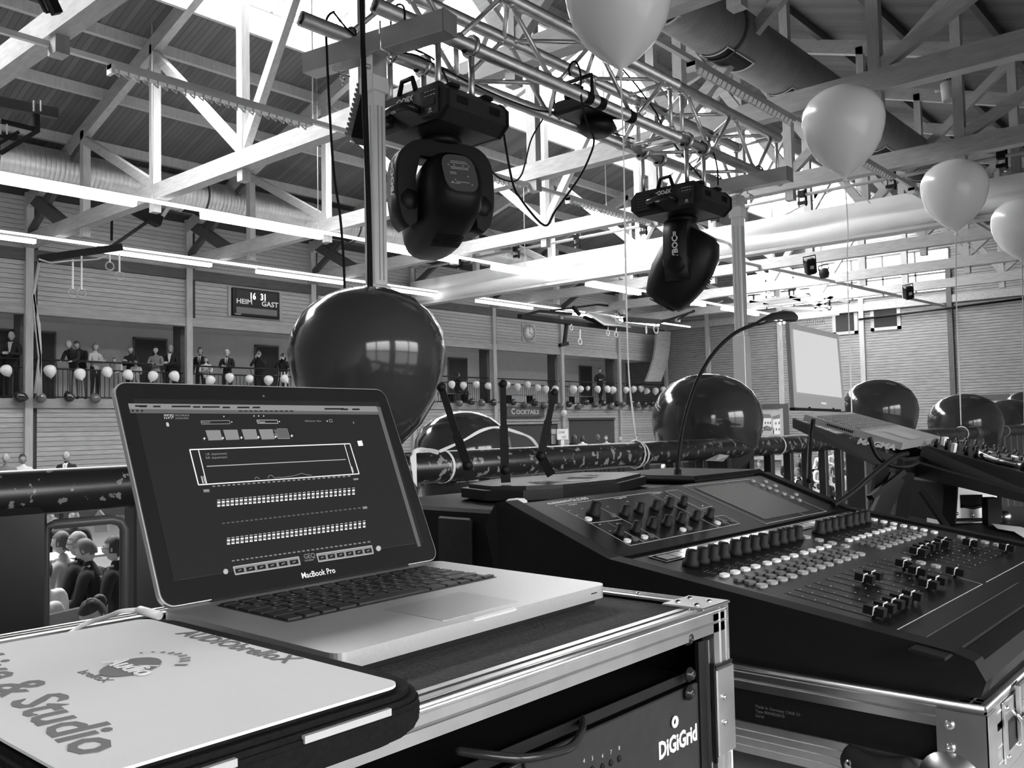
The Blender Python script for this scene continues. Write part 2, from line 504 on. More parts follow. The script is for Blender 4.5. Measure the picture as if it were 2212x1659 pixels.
bpy.data.objects.remove(plank0)
def plank(xa, xb, z):
    o = bpy.data.objects.new('plank', pm); link(o, wall_far, ((xa+xb)/2, YF, z)); o.scale[0] = (xb-xa)/4.5; return o
XW = [0.37]+XC+[X1]
OPEN = [(27.6, 28.35, 2.46), (29.15, 32.85, 2.46), (33.68, 37.4, 2.62)]
for k in range(len(XW)-1):
    xa, xb = XW[k]+.12, XW[k+1]-.12
    if xa < 4: continue
    z = WZ['ot']+.066
    while z < WZ['db']: plank(xa, xb, z); z += .1325
    z = WZ['dt']+.066
    while z < 8.95: plank(xa, xb, z); z += .1325
    z = WZ['sl']-.066
    while z > (.95 if k > 2 else 1.2):
        segs = [(xa, xb)]
        for oa, ob, oz in OPEN:
            if z < oz+.07:
                ns = []
                for sa, sb in segs:
                    if ob <= sa or oa >= sb: ns.append((sa, sb))
                    else:
                        if oa-sa > .1: ns.append((sa, oa))
                        if sb-ob > .1: ns.append((ob, sb))
                segs = ns
        for sa, sb in segs: plank(sa, sb, z)
        z -= .1325
q = MB(); q.box((-.1, YF-.12, 0), (.1, YF+.02, 9.0), WOODP); col0 = q.build('column', wall_far, org=(0, YF, 0)); cm_ = col0.data; bpy.data.objects.remove(col0)
for xx in XC[0:]+[X1-.15]: o = bpy.data.objects.new('column', cm_); link(o, wall_far, (xx, YF, 0))
q = MB(); q.box((-.09, YF+.3, WZ['st']), (.09, YF+.75, WZ['ob']+.2), BEAMD); col0 = q.build('gallery_post', wall_far, org=(0, YF, 0)); cm2 = col0.data; bpy.data.objects.remove(col0)
for xx in XC: o = bpy.data.objects.new('gallery_post', cm2); link(o, wall_far, (xx, YF, 0))
# doors at the back of the gallery
for n, (xa, xb) in enumerate(((9.2, 10.3), (10.85, 11.5), (14.05, 15.1), (18.6, 19.5), (28.5, 29.6), (38.2, 39.2))):
    q = MB(); q.box((xa, YF+2.62, WZ['st']), (xb, YF+2.72, WZ['st']+2.1), DOORM); q.box((xa-.06, YF+2.64, WZ['st']), (xa, YF+2.72, WZ['st']+2.16), MGREY)
    q.box((xb, YF+2.64, WZ['st']), (xb+.06, YF+2.72, WZ['st']+2.16), MGREY); q.box((xa-.06, YF+2.64, WZ['st']+2.1), (xb+.06, YF+2.72, WZ['st']+2.16), MGREY)
    d = struct(q.build('door_%d' % (n+1)))
    q = MB(); q.cyl((xb-.1, YF+2.58, WZ['st']+1.05), (xb-.22, YF+2.58, WZ['st']+1.05), .012, STEELG); q.box((xb-.12, YF+2.58, WZ['st']+1.0), (xb-.08, YF+2.62, WZ['st']+1.1), STEELG); q.build('door_handle', d)
# bar openings in the lower wall
for n, (xa, xb, z) in enumerate(OPEN):
    q = MB()
    q.box((xa, YF+.12, 0), (xb, YF+2.4, .02), DGREY); q.box((xa, YF+2.3, 0), (xb, YF+2.4, z), LGREY if n == 2 else DGREY)
    q.box((xa-.03, YF+.1, 0), (xa+.03, YF+2.4, z), DGREY); q.box((xb-.03, YF+.1, 0), (xb+.03, YF+2.4, z), DGREY)
    q.box((xa, YF+.1, z-.03), (xb, YF+2.4, z+.03), DGREY)
    q.box((xa-.05, YF-.03, z), (xb+.05, YF+.1, z+.1), FASCIA if n < 2 else DOORM)
    if n: q.box((xa+.9, YF+2.2, 0), (xb-.7, YF+2.32, z-.4), DOORM); q.box((xb-.5, YF+.1, 0), (xb, YF+.16, z-.05), DOORM)
    struct(q.build('trim_%d' % (n+2)))
# cut the backing behind the openings by a dark reveal: plain recess boxes stand in front of the backing

# ---- end walls with joined cladding (boards are about 5 pixels tall in the photograph)
def end_wall(name, x, inward, openings, m, pitch=.125):
    q = MB(); z = 0.0; d = .03*inward
    while z < 13.6:
        zc = z+pitch/2
        half = (RIDGE_Z-zc)/RS if zc > 9.0 else 99
        segs = [(max(YN, RIDGE_Y-half), min(YF+2.7, RIDGE_Y+half))]
        for ya, yb, za, zb in openings:
            if za < zc < zb:
                ns = []
                for sa, sb in segs:
                    if yb <= sa or ya >= sb: ns.append((sa, sb))
                    else:
                        if ya-sa > .02: ns.append((sa, ya))
                        if sb-yb > .02: ns.append((yb, sb))
                segs = ns
        for sa, sb in segs:
            q.box((x, sa, z+.004), (x+d, sb, z+pitch-.012), m)
            q.box((x-d*.2, sa, z-.01), (x-d*3, sb, z+pitch+.01), JOINT)
        z += pitch
    return struct(q.build(name, org=(x, 12, 0)))
HW = (11.45, 21.5, 8.0, 9.87)
wr = end_wall('wall_end', X1, -1, [HW], PLANKE)
wl = end_wall('wall_near_end', X0, 1, [], PLANKE)
for y in (11.5, 15.35, 19.4, 23.4, 7.6, 3.6):
    q = MB(); q.box((X1-.16, y-.11, 0), (X1-.02, y+.11, min(9.0, roofz(y))), BEAMD if y < 12 else WOODP); q.build('column', wr)  # columns on the near half are darker
q = MB(); q.box((X1-.14, YN, 7.42), (X1-.02, YF, 7.75), FASCIA); q.build('beam', wr)
def glazed(n, x, y0, y1, z0, z1, ny, nz, fm, zs=None):
    t = thing('window_%d' % n, None, None, (x, (y0+y1)/2, z0)); t['kind'] = 'structure'
    q = MB(); w_ = .07
    for i in range(ny+1):
        y = y0+(y1-y0)*i/ny; q.box((x-.04, y-w_/2, z0), (x+.04, y+w_/2, z1), fm)
    zs = zs or [z0+(z1-z0)*i/nz for i in range(nz+1)]
    for z in zs: q.box((x-.04, y0, z-w_/2), (x+.04, y1, z+w_/2), fm)
    q.build('window_frame', t)
    for i in range(ny):
        for k in range(len(zs)-1):
            ya = y0+(y1-y0)*i/ny+w_/2; yb = y0+(y1-y0)*(i+1)/ny-w_/2
            p = MB(); p.box((x-.005, ya, zs[k]+w_/2), (x+.005, yb, zs[k+1]-w_/2), GLASS); p.build('pane', t)
    return t
glazed(2, X1-.02, HW[0], HW[1], HW[2], HW[3], 7, 3, BEAMD, [8.0, 8.42, 8.8, 9.87])
# windows behind the desk, in the near long wall
q = MB()
for xa, xb, za, zb in ((X0-.1, X1+.1, 0, 1.5), (X0-.1, X1+.1, 3.5, 9.3), (X0-.1, -2.2, 1.5, 3.5), (4.2, X1+.1, 1.5, 3.5), (.75, 1.25, 1.5, 3.5)): q.box((xa, YN-.2, za), (xb, YN, zb), PLANKE)
struct(q.build('wall_near'))
for k, (xa, xb) in enumerate(((-2.2, .75), (1.25, 4.2))):
    t = thing('window_%d' % (3+k), None, None, ((xa+xb)/2, YN-.1, 1.5)); t['kind'] = 'structure'
    q = MB()
    for i in range(3): x = xa+(xb-xa)*i/2; q.box((x-.05, YN-.15, 1.5), (x+.05, YN-.05, 3.5), DGREY)
    for z in (1.5, 2.5, 3.5): q.box((xa, YN-.15, z-.05), (xb, YN-.05, z+.05), DGREY)
    q.build('window_frame', t)
    for i in range(2):
        for z0 in (1.55, 2.55): p = MB(); x = xa+(xb-xa)*i/2; p.box((x+.05, YN-.105, z0), (x+(xb-xa)/2-.05, YN-.095, z0+.9), GLASS); p.build('pane', t)
# two small dark windows in the end wall
for k, (ya, yb, za, zb, tilt) in enumerate(((14.35, 16.35, 6.4, 7.4, 1), (11.95, 13.9, 6.45, 7.4, 0))):
    t = thing('window_%d' % (5+k), None, None, (X1, (ya+yb)/2, za)); t['kind'] = 'structure'
    if k == 0: ya, yb = 15.55, 16.75
    else: ya, yb = 13.6, 14.95
    q = MB()
    for a_, b_ in (((ya, za), (ya+.16, zb)), ((yb-.16, za), (yb, zb)), ((ya, za), (yb, za+.14))): q.box((X1-.07, a_[0], a_[1]), (X1-.03, b_[0], b_[1]), WOODP)
    q.build('window_frame', t)
    q = MB(); q.box((X1-.05, ya+.16, za+.14), (X1-.04, yb-.16, zb), BLACKG); q.build('pane', t)

# ---- timber roof trusses
NODES = [26.0, 22.48, 18.95, 15.42, 11.9, 8.38, 4.85, 1.32, -2.2]
TL = ['timber roof truss at the top left corner, only its lower beam in view', 'timber roof truss in front of the scoreboard, first whole one from the left',
      'timber roof truss right behind the white lighting stand', 'timber roof truss just this side of the folded dividing curtain', 'timber roof truss hidden along the back of the folded dividing curtain',
      'timber roof truss first beyond the folded dividing curtain', 'timber roof truss second beyond the folded dividing curtain', 'timber roof truss nearest the bright end wall windows']
CH0, CH1 = 7.47, 7.82
for k, X in enumerate([4.82]+XC[1:]):
    t = thing('roof_truss', TL[k], 'truss', (X, RIDGE_Y, CH0), 'timber roof trusses')
    dk = WOOD
    q = MB(); q.box((X-.13, YN, CH0), (X+.13, YF, CH1), dk); q.build('bottom_chord', t)
    for sgn, ye in ((1, YF), (-1, YN)):
        q = MB(); q.bar((X, RIDGE_Y, roofz(RIDGE_Y)-.42), (X, ye, roofz(ye)-.42), .18, .36, dk); q.build('top_chord', t)
    for i, y in enumerate(NODES[1:-1]):
        wz = .24 if i == 3 else .19
        q = MB(); q.box((X-.09, y-wz/2, CH0-.24), (X+.09, y+wz/2, roofz(y)-.4), WOODP)
        q.build('post', t)
    for i in range(1, 4):            # diagonals falling towards the ridge, both halves
        for mir in (0, 1):
            ya, yb = NODES[i], NODES[i+1]
            if i == 3: pa, pb = (ya, CH1+.02), (yb, roofz(yb)-.75)
            else: pa, pb = (ya, roofz(ya)-.62), (yb, CH1+.02)
            if mir: pa = (2*RIDGE_Y-pa[0], pa[1]); pb = (2*RIDGE_Y-pb[0], pb[1])
            q = MB(); q.bar((X, pa[0], pa[1]), (X, pb[0], pb[1]), .15, .20, WOOD); q.build('diagonal', t)
    for mir in (0, 1):               # outermost strut rising from the wall head
        ya, yb = (NODES[0], NODES[1]) if not mir else (NODES[8], NODES[7])
        q = MB(); q.bar((X, ya, CH1), (X, yb, roofz(yb)-.62), .13, .18, BEAMD); q.build('diagonal', t)
# wall braces at the eaves
for k in (1, 2, 3):
    X = XC[k]
    q = MB(); q.bar((X, YF-.15, 8.9), (X, YF-2.4, CH1-.1), .16, .32, BEAMD)
    tag(q.build('eaves_brace'), 'dark slanting timber brace below the duct, %s' % ('left of the scoreboard lamps' if k == 1 else 'above the scoreboard' if k == 2 else 'behind the lighting stand'), 'brace', 'dark eaves braces')

# ---- ventilation ducts
for nm, y, xa, xb, lab in (('far', 23.6, 2.0, 42.0, 'long silver round ventilation duct running above the far gallery'), ('near', 7.3, 8.0, 42.0, 'dark round ventilation duct under the roof at the top right')):
    t = thing('ventilation_duct', lab, 'duct', (20, y, 8.6))
    q = MB(); z = 9.12; r = .5; pth = []; rr = []
    xx = xa; n = 0
    while xx < xb:
        pth += [(xx, y, z), (xx+.008, y, z), (xx+.01, y, z), (xx+.115, y, z), (xx+.118, y, z)]; rr += [r-.003, r-.003, r, r, r]; xx += .12
    q.tube(pth, rr, DUCTM if nm == 'far' else mat('duct_shaded', .30, .5, .6, noise=.1, nscale=3), 24)  # near duct's shade is put into its darker metal colour
    q.build('duct_pipe', t)
    g = 0
    for gx in [xa+3.2+2.55*i for i in range(int((xb-xa-4)/2.55))]:
        q = MB()
        for s_ in range(6):
            a0 = R(-120)+R(s_*10); a1 = a0+R(10)
            for a, bb in ((0, .05), (.95, 1.0)):
                q.add([(gx+a, y+math.cos(a0)*(r+.02), z+math.sin(a0)*(r+.02)), (gx+bb, y+math.cos(a0)*(r+.02), z+math.sin(a0)*(r+.02)), (gx+bb, y+math.cos(a1)*(r+.02), z+math.sin(a1)*(r+.02)), (gx+a, y+math.cos(a1)*(r+.02), z+math.sin(a1)*(r+.02))], [(0,1,2,3)], FIXT)
            q.add([(gx+.05, y+math.cos(a0)*(r+.012), z+math.sin(a0)*(r+.012)), (gx+.95, y+math.cos(a0)*(r+.012), z+math.sin(a0)*(r+.012)), (gx+.95, y+math.cos(a1)*(r+.012), z+math.sin(a1)*(r+.012)), (gx+.05, y+math.cos(a1)*(r+.012), z+math.sin(a1)*(r+.012))], [(0,1,2,3)], BLACKM)
        for a0 in (R(-120), R(-60)):
            q.tube([(gx, y+math.cos(a0)*(r+.02), z+math.sin(a0)*(r+.02)), (gx+1, y+math.cos(a0)*(r+.02), z+math.sin(a0)*(r+.02))], .018, FIXT, 4)
        q.build('air_grille', t); g += 1
    for gx in [xa+6+5.5*i for i in range(6)]:
        q = MB(); q.tube([(gx, y+(r+.03)*math.cos(a*PI/12), z+(r+.03)*math.sin(a*PI/12)) for a in range(24)], .025, BEAMD, 4, closed=True); q.build('hoop', t)

# ---- strip lights
def strip_row(rn, y, spans, lit, words, zt=7.42, rail=(2, 40)):
    q = MB(); q.box((rail[0], y-.035, zt-.07), (rail[1], y+.035, zt), FIXT if not lit else TUBELT)
    tag(q.build('light_track'), 'slim white light track %s' % words, 'lamp track', 'light tracks')
    for i, (xa, xb) in enumerate(spans):
        t = thing('strip_light', None, 'lamp', ((xa+xb)/2, y, zt-.2), 'strip lights %s' % words)
        t['label'] = '%s strip lamp, %s from the left %s' % ('lit' if lit else 'unlit', ('first', 'second', 'third', 'fourth')[i], words)
        q = MB(); q.box((xa, y-.07, zt-.13), (xb, y+.07, zt-.07), FIXT); q.build('housing', t)
        if lit:
            q = MB(); q.box((xa+.02, y-.075, zt-.22), (xb-.02, y+.075, zt-.13), TUBEL); q.build('diffuser', t)
        else:
            q = MB(); q.box((xa, y-.075, zt-.2), (xa+.05, y+.075, zt-.07), WHITEP)
            x = xa+.1
            while x < xb: q.tube([(x, y-.07, zt-.13), (x+.04, y, zt-.2), (x, y+.07, zt-.13)], .012, LGREY, 4); x += .14
            q.build('louvre', t)
TUBELT = mat('track_lit', 1.0, .5, emit=2.2)
U = [(5.77+4.88*k, 9.14+4.88*k) for k in range(7)]
for y, nm in ((18.6, 'in the upper row'), (23.9, 'in the lower row')):
    strip_row(1, y, U[:4], True, nm+' left of the dividing curtain', rail=(3, 23.35))
    strip_row(1, y, U[4:], True, nm+' beyond the dividing curtain', rail=(24.2, 41.5))
strip_row(1, 12.0, [(5.52, 8.83)], False, 'at the top left above the gym rings', rail=(2, 23.35))
strip_row(1, 12.0, [(10.9, 14.2), (15.7, 19.0)], False, 'in the middle behind the moving heads', zt=7.43, rail=(24.2, 24.5))
strip_row(1, 6.2, [(11.0, 14.3), (15.9, 19.2), (20.4, 23.2)], False, 'at the right behind the white balloons', rail=(8, 41))
# hanger wires
q = MB()
for X, Y in ((8.9, 12.02), (17.2, 12.02), (9.5, 18.6), (13.9, 18.6), (22, 18.6)): q.cyl((X, Y, 7.42), (X, Y, roofz(Y)-.2), .012, LGREY, 5)
tag(q.build('hanger_wires'), 'thin steel wires holding the light tracks from the roof', 'wires', kind='stuff')

# ---- folded dividing curtain
t = thing('dividing_curtain', 'white folded dividing curtain drawn up across the hall under the trusses', 'curtain', (23.5, 12, 7.05))
q = MB()
prof = [(-.32, 7.92), (-.34, 7.72), (-.30, 7.55), (-.24, 7.50), (-.33, 7.44), (-.37, 7.25), (-.28, 7.10), (0, 7.05), (.25, 7.12), (.33, 7.4), (.28, 7.8), (.2, 7.92)]
ys = [25.3-.45*i for i in range(62)]
vs = []; fs = []; n = len(prof)
for i, y in enumerate(ys):
    for j, (dx, z) in enumerate(prof):
        wv = .035*math.sin(y*1.7+j*.9)*(1 if 2 < j < 9 else .3) + (.05*math.sin(y*3.1+j)*max(0, (y-21)/4.3) if j > 2 else 0)
        vs.append((23.5+dx+wv, y, z+.03*math.sin(y*.9+j*.5)*(j > 3)))
for i in range(len(ys)-1):
    for j in range(n-1): fs.append((i*n+j, i*n+j+1, i*n+n+j+1, i*n+n+j))
fs.append(tuple(range(n-1, -1, -1)))
q.add(vs, fs, CURT, True); q.build('curtain_cloth', t)
q = MB(); q.box((23.1, YN, 6.98), (23.5, 25.2, 7.06), LGREY); q.build('bottom_batten', t)
t = thing('curtain_winding_shaft', 'thin steel winding shaft with clamps above the folded curtain', 'shaft', (23.2, 12, 8.2))
q = MB(); q.cyl((23.1, YN, 8.35), (23.1, 24.5, 8.35), .045, LGREY); q.build('shaft', t)
for y in (22.6, 19.9, 17.3, 14.8, 12.4, 9.8, 7.5, 5.0, 2.6):
    q = MB(); q.box((23.05, y-.12, 8.1), (23.15, y+.12, 8.18), BLACKM); q.cyl((23.1, y-.1, 8.05), (23.1, y-.1, 8.62), .03, BLACKM, 6); q.cyl((23.1, y+.1, 8.05), (23.1, y+.1, 8.62), .03, LGREY, 6)
    q.box((23.0, y-.09, 8.3), (23.2, y+.09, 8.46), BLACKM); q.build('clamp', t)

# ---- gallery railings, one per bay
q = MB(); q.cyl((0, 0, 0), (0, 0, .78), .011, DGREY, 6); bal0 = q.build('baluster', None, org=(0, 0, 0)); balm = bal0.data; bpy.data.objects.remove(bal0)
GR = ['far left bay, cut by the photo edge', 'bay left of the scoreboard', 'bay behind the men with binoculars', 'bay hidden by the big dark balloon', 'bay right of the big dark balloon', 'bay above the cocktail sign', 'bay where the man in black leans', 'last bay before the end wall']
for k in range(len(XC)):
    xa = XC[k]+.12; xb = (XC[k+1] if k+1 < len(XC) else X1)-.12
    t = thing('gallery_railing', 'dark steel gallery railing, '+GR[k], 'railing', ((xa+xb)/2, YF+.1, WZ['st']), 'gallery railings')
    q = MB(); q.cyl((xa, YF+.1, 4.21), (xb, YF+.1, 4.21), .022, DGREY, 6); q.cyl((xa, YF+.1, 3.42), (xb, YF+.1, 3.42), .02, DGREY, 6); q.build('rail', t)
    q = MB(); q.cyl((xa, YF+.22, 4.46), (xb, YF+.22, 4.46), .026, DGREY, 6)
    for xx in (xa+.7, (xa+xb)/2, xb-.7): q.cyl((xx, YF+.1, 4.2), (xx, YF+.22, 4.46), .012, DGREY, 5)
    q.build('handrail', t)
    x = xa+.06
    while x < xb:
        inst(balm, 'baluster', t, (x, YF+.1, 3.42)); x += .131
# ================================================================== people
def skin_body(J, E, sub=1):
    """one continuous surface grown round a skeleton; J name->(pos, rx, ry)"""
    names = list(J); idx = {n: i for i, n in enumerate(names)}
    me = bpy.data.meshes.new('b')
    me.from_pydata([J[n][0] for n in names], [(idx[a], idx[b]) for a, b in E], [])
    o = bpy.data.objects.new('b', me); COL.objects.link(o)
    md = o.modifiers.new('s', 'SKIN'); md.use_smooth_shade = True; md.branch_smoothing = 0.6
    sv = me.skin_vertices[0].data
    for i, n in enumerate(names):
        sv[i].radius = (J[n][1], J[n][2]); sv[i].use_root = (n == 'pelvis')
    m2 = o.modifiers.new('d', 'SUBSURF'); m2.levels = sub
    dg = bpy.context.evaluated_depsgraph_get()
    r = bpy.data.meshes.new_from_object(o.evaluated_get(dg))
    bpy.data.objects.remove(o); bpy.data.meshes.remove(me)
    return r
def head_verts(c, tilt=0.0, turn=0.0):
    n, k = 20, 14; vs = []; fs = []
    T = Matrix.Translation(V(c)) @ Matrix.Rotation(turn, 4, 'Z') @ Matrix.Rotation(tilt, 4, 'X')
    for i in range(k+1):
        th = PI*i/k; z = -math.cos(th); r = math.sin(th)
        for j in range(n):
            a = 2*PI*j/n; x = r*math.sin(a); y = r*math.cos(a)
            f = max(0, y)
            jaw = 1.0 - .28*max(0, -z)
            X = x*.077*jaw*(1-.06*f); Y = y*.094*(jaw if y > 0 else 1-.25*max(0, -z)); Z = z*.118
            if y > .55 and abs(x) < .33:               # nose, brow, chin, lips
                g = 1-abs(x)/.33
                if -.28 < z < .12: Y += .034*g*(1-abs(z+.16)/.3)
                if .18 < z < .45: Y += .006
                if -.62 < z < -.4: Y += .006*g
                if z < -.75: Y += .012*g
            if y > .5 and .12 < abs(x) < .6 and 0 <= z < .2: Y -= .008
            vs.append(T @ V((X, Y, Z)))
    for i in range(k):
        for j in range(n):
            j2 = (j+1) % n; fs.append((i*n+j, i*n+j2, i*n+n+j2, i*n+n+j))
    return vs, fs, T
POSES = {}
def make_pose(name, sit=False, arms='down', lean=0.0, tilt=0.0, turn=0.0, legs='std'):
    J = {}; E = []
    def c(a, b): E.append((a, b))
    if sit:
        pz = .50; J['pelvis'] = ((0, 0, pz), .14, .12); J['spine'] = ((0, .02+lean*.3, pz+.17), .125, .10); J['chest'] = ((0, .04+lean*.7, pz+.37), .15, .105)
        J['neck'] = ((0, .03+lean, pz+.53), .055, .055); J['head0'] = ((0, .045+lean*1.1, pz+.60), .05, .05)
        hc = (0, .06+lean*1.25, pz+.695-lean*.15)
    else:
        J['pelvis'] = ((0, 0, .95), .135, .11); J['spine'] = ((0, lean*.25, 1.12), .15, .115); J['chest'] = ((0, .005+lean*.6, 1.31), .175, .125)
        J['neck'] = ((0, lean, 1.465), .062, .060); J['head0'] = ((0, .015+lean*1.1, 1.53), .055, .055)
        hc = (0, .03+lean*1.25, 1.625-lean*.2)
    for a, b in (('pelvis', 'spine'), ('spine', 'chest'), ('chest', 'neck'), ('neck', 'head0')): c(a, b)
    sz = J['chest'][0][2]+.105; sy = J['chest'][0][1]
    for s, L in ((1, 'r'), (-1, 'l')):
        A = arms if isinstance(arms, str) else arms[0 if s > 0 else 1]
        J['sh'+L] = ((s*.180, sy, sz), .070, .066); c('chest', 'sh'+L)
        if A == 'down': e, w_ = (s*.225, sy-.03, sz-.29), (s*.235, sy+.04, sz-.54)
        elif A == 'fold': e, w_ = (s*.235, sy+.03, sz-.27), (s*-.02, sy+.20, sz-.20-.03*s)
        elif A == 'rail': e, w_ = (s*.23, sy+.10, sz-.26), (s*.16, sy+.34, sz-.33)
        elif A == 'face': e, w_ = (s*.25, sy+.16, sz-.20), (s*.07, sy+.20, sz+.08)
        elif A == 'clasp': e, w_ = (s*.24, sy+.06, sz-.27), (s*.035, sy+.26, sz-.26)
        elif A == 'lap': e, w_ = (s*.23, sy+.04, sz-.27), (s*.09, sy+.28, sz-.36)
        J['el'+L] = (e, .054, .052); J['wr'+L] = (w_, .034, .036)
        d = (V(w_)-V(e)).normalized(); hp = V(w_)+d*.06
        J['ha'+L] = (tuple(hp), .03, .022)
        c('sh'+L, 'el'+L); c('el'+L, 'wr'+L); c('wr'+L, 'ha'+L)
        side = d.cross(V((0, 1, .2))).normalized() if abs(d.y) < .8 else V((1, 0, 0))
        cur = side.cross(d).normalized()
        for q_, (off, ln) in enumerate(((-.027, .062), (-.009, .072), (.009, .068), (.026, .052))):
            p1 = hp+side*off+d*.045; p2 = p1+d*ln*.5+cur*.006; p3 = p2+d*ln*.4+cur*.016
            for nn, pp, rr in (('a', p1, .0105), ('b', p2, .0095), ('c', p3, .008)):
                J['f%d%s%s' % (q_, nn, L)] = (tuple(pp), rr, rr)
            c('ha'+L, 'f%da%s' % (q_, L)); c('f%da%s' % (q_, L), 'f%db%s' % (q_, L)); c('f%db%s' % (q_, L), 'f%dc%s' % (q_, L))
        t1 = hp-side*.034*s+d*.01; t2 = t1-side*.018*s+d*.03
        J['ta'+L] = (tuple(t1), .012, .012); J['tb'+L] = (tuple(t2), .010, .010); c('ha'+L, 'ta'+L); c('ta'+L, 'tb'+L)
        if sit: h, k, an, to = (s*.095, .06, pz-.01), (s*.12, .47, pz+.02), (s*.12, .44, .10), (s*.13, .58, .035)
        elif legs == 'cross': h, k, an, to = (s*.09, 0, .90), (s*.05, .05, .50), (s*-.04, .02+.05*s, .09), (s*-.05, .15+.05*s, .035)
        else: h, k, an, to = (s*.092, 0, .90), (s*.105, .015, .50), (s*.115, -.01, .09), (s*.13, .13, .035)
        J['hi'+L] = (h, .092, .09); J['kn'+L] = (k, .058, .06); J['an'+L] = (an, .038, .04); J['to'+L] = (to, .042, .032)
        c('pelvis', 'hi'+L); c('hi'+L, 'kn'+L); c('kn'+L, 'an'+L); c('an'+L, 'to'+L)
    me = skin_body(J, E)
    # regions: 0 skin, 1 top, 2 bottom, 3 shoes
    seg = []
    for a, b in E:
        if a[:2] == 'ha' or a[:1] == 'f' or a[:2] == 'ta' or a[:2] == 'wr': r_ = 0
        elif b == 'head0': r_ = 0
        elif a[:2] in ('hi', 'kn') or b[:2] == 'hi': r_ = 2
        elif b[:2] == 'to': r_ = 3
        else: r_ = 1
        seg.append((V(J[a][0]), V(J[b][0]), r_, (J[a][1]+J[b][1])/2))
    for p in me.polygons:
        cc = p.center; best = (9, 0)
        for a, b, r_, rad in seg:
            ab = b-a; t = max(0, min(1, (cc-a).dot(ab)/ab.length_squared)); d = (cc-(a+ab*t)).length/rad
            if d < best[0]: best = (d, r_)
        p.material_index = best[1]; p.use_smooth = True
    # join the head and its features to the body surface
    bm = bmesh.new(); bm.from_mesh(me)
    vs, fs, T = head_verts(hc, tilt, turn)
    def addm(vs, fs, mi):
        bv = [bm.verts.new(v) for v in vs]
        for f in fs:
            try: nf = bm.faces.new([bv[i] for i in f]); nf.material_index = mi; nf.smooth = True
            except ValueError: pass
    addm(vs, fs, 0)
    mb = MB(T)
    for s in (1, -1):
        mb.ball((s*.077, -.005, 0), .03, 'skin', 8, 6, sc=(.35, .6, 1.0))
    e0 = len(mb.v); mb2 = MB(T); mb3 = MB(T)
    for s in (1, -1):
        mb2.ball((s*.031, .078, .012), .0125, 'w', 8, 6, sc=(1, .6, .7)); mb3.ball((s*.031, .0855, .012), .0062, 'w', 6, 4)
        mb3.tube([(s*.015, .089, .034), (s*.032, .088, .039), (s*.048, .078, .033)], .0035, 'w', 4)
    mb3.tube([(-.022, .082, -.062), (0, .090, -.064), (.022, .082, -.062)], .0042, 'w', 4)
    addm(mb.v, mb.f, 0); addm(mb2.v, mb2.f, 4); addm(mb3.v, mb3.f, 5)
    bm.to_mesh(me); bm.free()
    POSES[name] = (me, T, J)
for nm, kw in (('stand', {}), ('rail', dict(arms='rail', lean=.10, tilt=-.12)), ('fold', dict(arms='fold')), ('face', dict(arms='face', tilt=.02)),
               ('clasp', dict(arms='clasp', legs='cross', tilt=-.15)), ('clasp2', dict(arms='clasp')), ('sit', dict(sit=True, arms='lap')), ('sitdown', dict(sit=True, arms='lap', tilt=-.45, lean=.08)),
               ('sitface', dict(sit=True, arms=('face', 'lap'), lean=.05)), ('lean', dict(arms='rail', lean=.26, tilt=-.3)), ('sitturn', dict(sit=True, arms='lap', turn=.5))):
    make_pose(nm, **kw)
EYEW = mat('eye_white', .8, .3); FACED = mat('facial_dark', .05, .6)
def hair_mesh(T, style, m):
    mb = MB(T)
    n, k = 18, 12; vs = []; fs = []; keep = {}
    for i in range(k+1):
        th = PI*i/k; z = -math.cos(th); r = math.sin(th)
        for j in range(n):
            a = 2*PI*j/n; x = r*math.sin(a); y = r*math.cos(a)
            s = 1.10+.03*math.sin(a*5+i*1.3)
            vs.append((x*.079*s, y*.095*s-.004, z*.120*s))
    def ok(i, j):
        th = PI*(i+.5)/k; z = -math.cos(th); a = 2*PI*(j+.5)/n; y = math.cos(a)*math.sin(th); x = abs(math.sin(a))
        if style == 'bald': return z < .35 and z > -.35 and y < -.1
        if z > .52: return True
        if style in ('long', 'bob'): return (y < .30 and z > (-.75))
        if y > .15: return False
        return z > -.35 - .2*(y < -.5)
    for i in range(k):
        for j in range(n):
            if ok(i, j):
                j2 = (j+1) % n; fs.append((i*n+j, i*n+j2, i*n+n+j2, i*n+n+j))
    mb.add(vs, fs, m, True)
    if style == 'long':
        pr = [(.085, .04), (.092, -.05), (.095, -.14), (.085, -.22), (.06, -.30), (.01, -.33)]
        vs = []; fs = []; n2 = 11
        for r, z in pr:
            for j in range(n2):
                a = R(100)+R(160)*j/(n2-1)+0; a = PI/2+R(-5)+R(190)*j/(n2-1)
                rr = r*(1+.05*math.sin(j*2.3))
                vs.append((rr*math.sin(a+PI/2-R(0)) if False else rr*math.cos(a-PI/2+PI/2-R(0))*1.0, 0, z))
        vs = []
        for r, z in pr:
            for j in range(n2):
                a = R(-5)+R(190)*j/(n2-1); rr = r*(1+.05*math.sin(j*2.3+z*30))
                vs.append((rr*math.cos(a), -rr*math.sin(a)*1.05-.005, z))
        for i in range(len(pr)-1):
            for j in range(n2-1): fs.append((i*n2+j, i*n2+j+1, i*n2+n2+j+1, i*n2+n2+j))
        mb.add(vs, fs, m, True)
    if style == 'bun': mb.ball((0, -.105, .05), .05, m, 10, 7)
    return mb
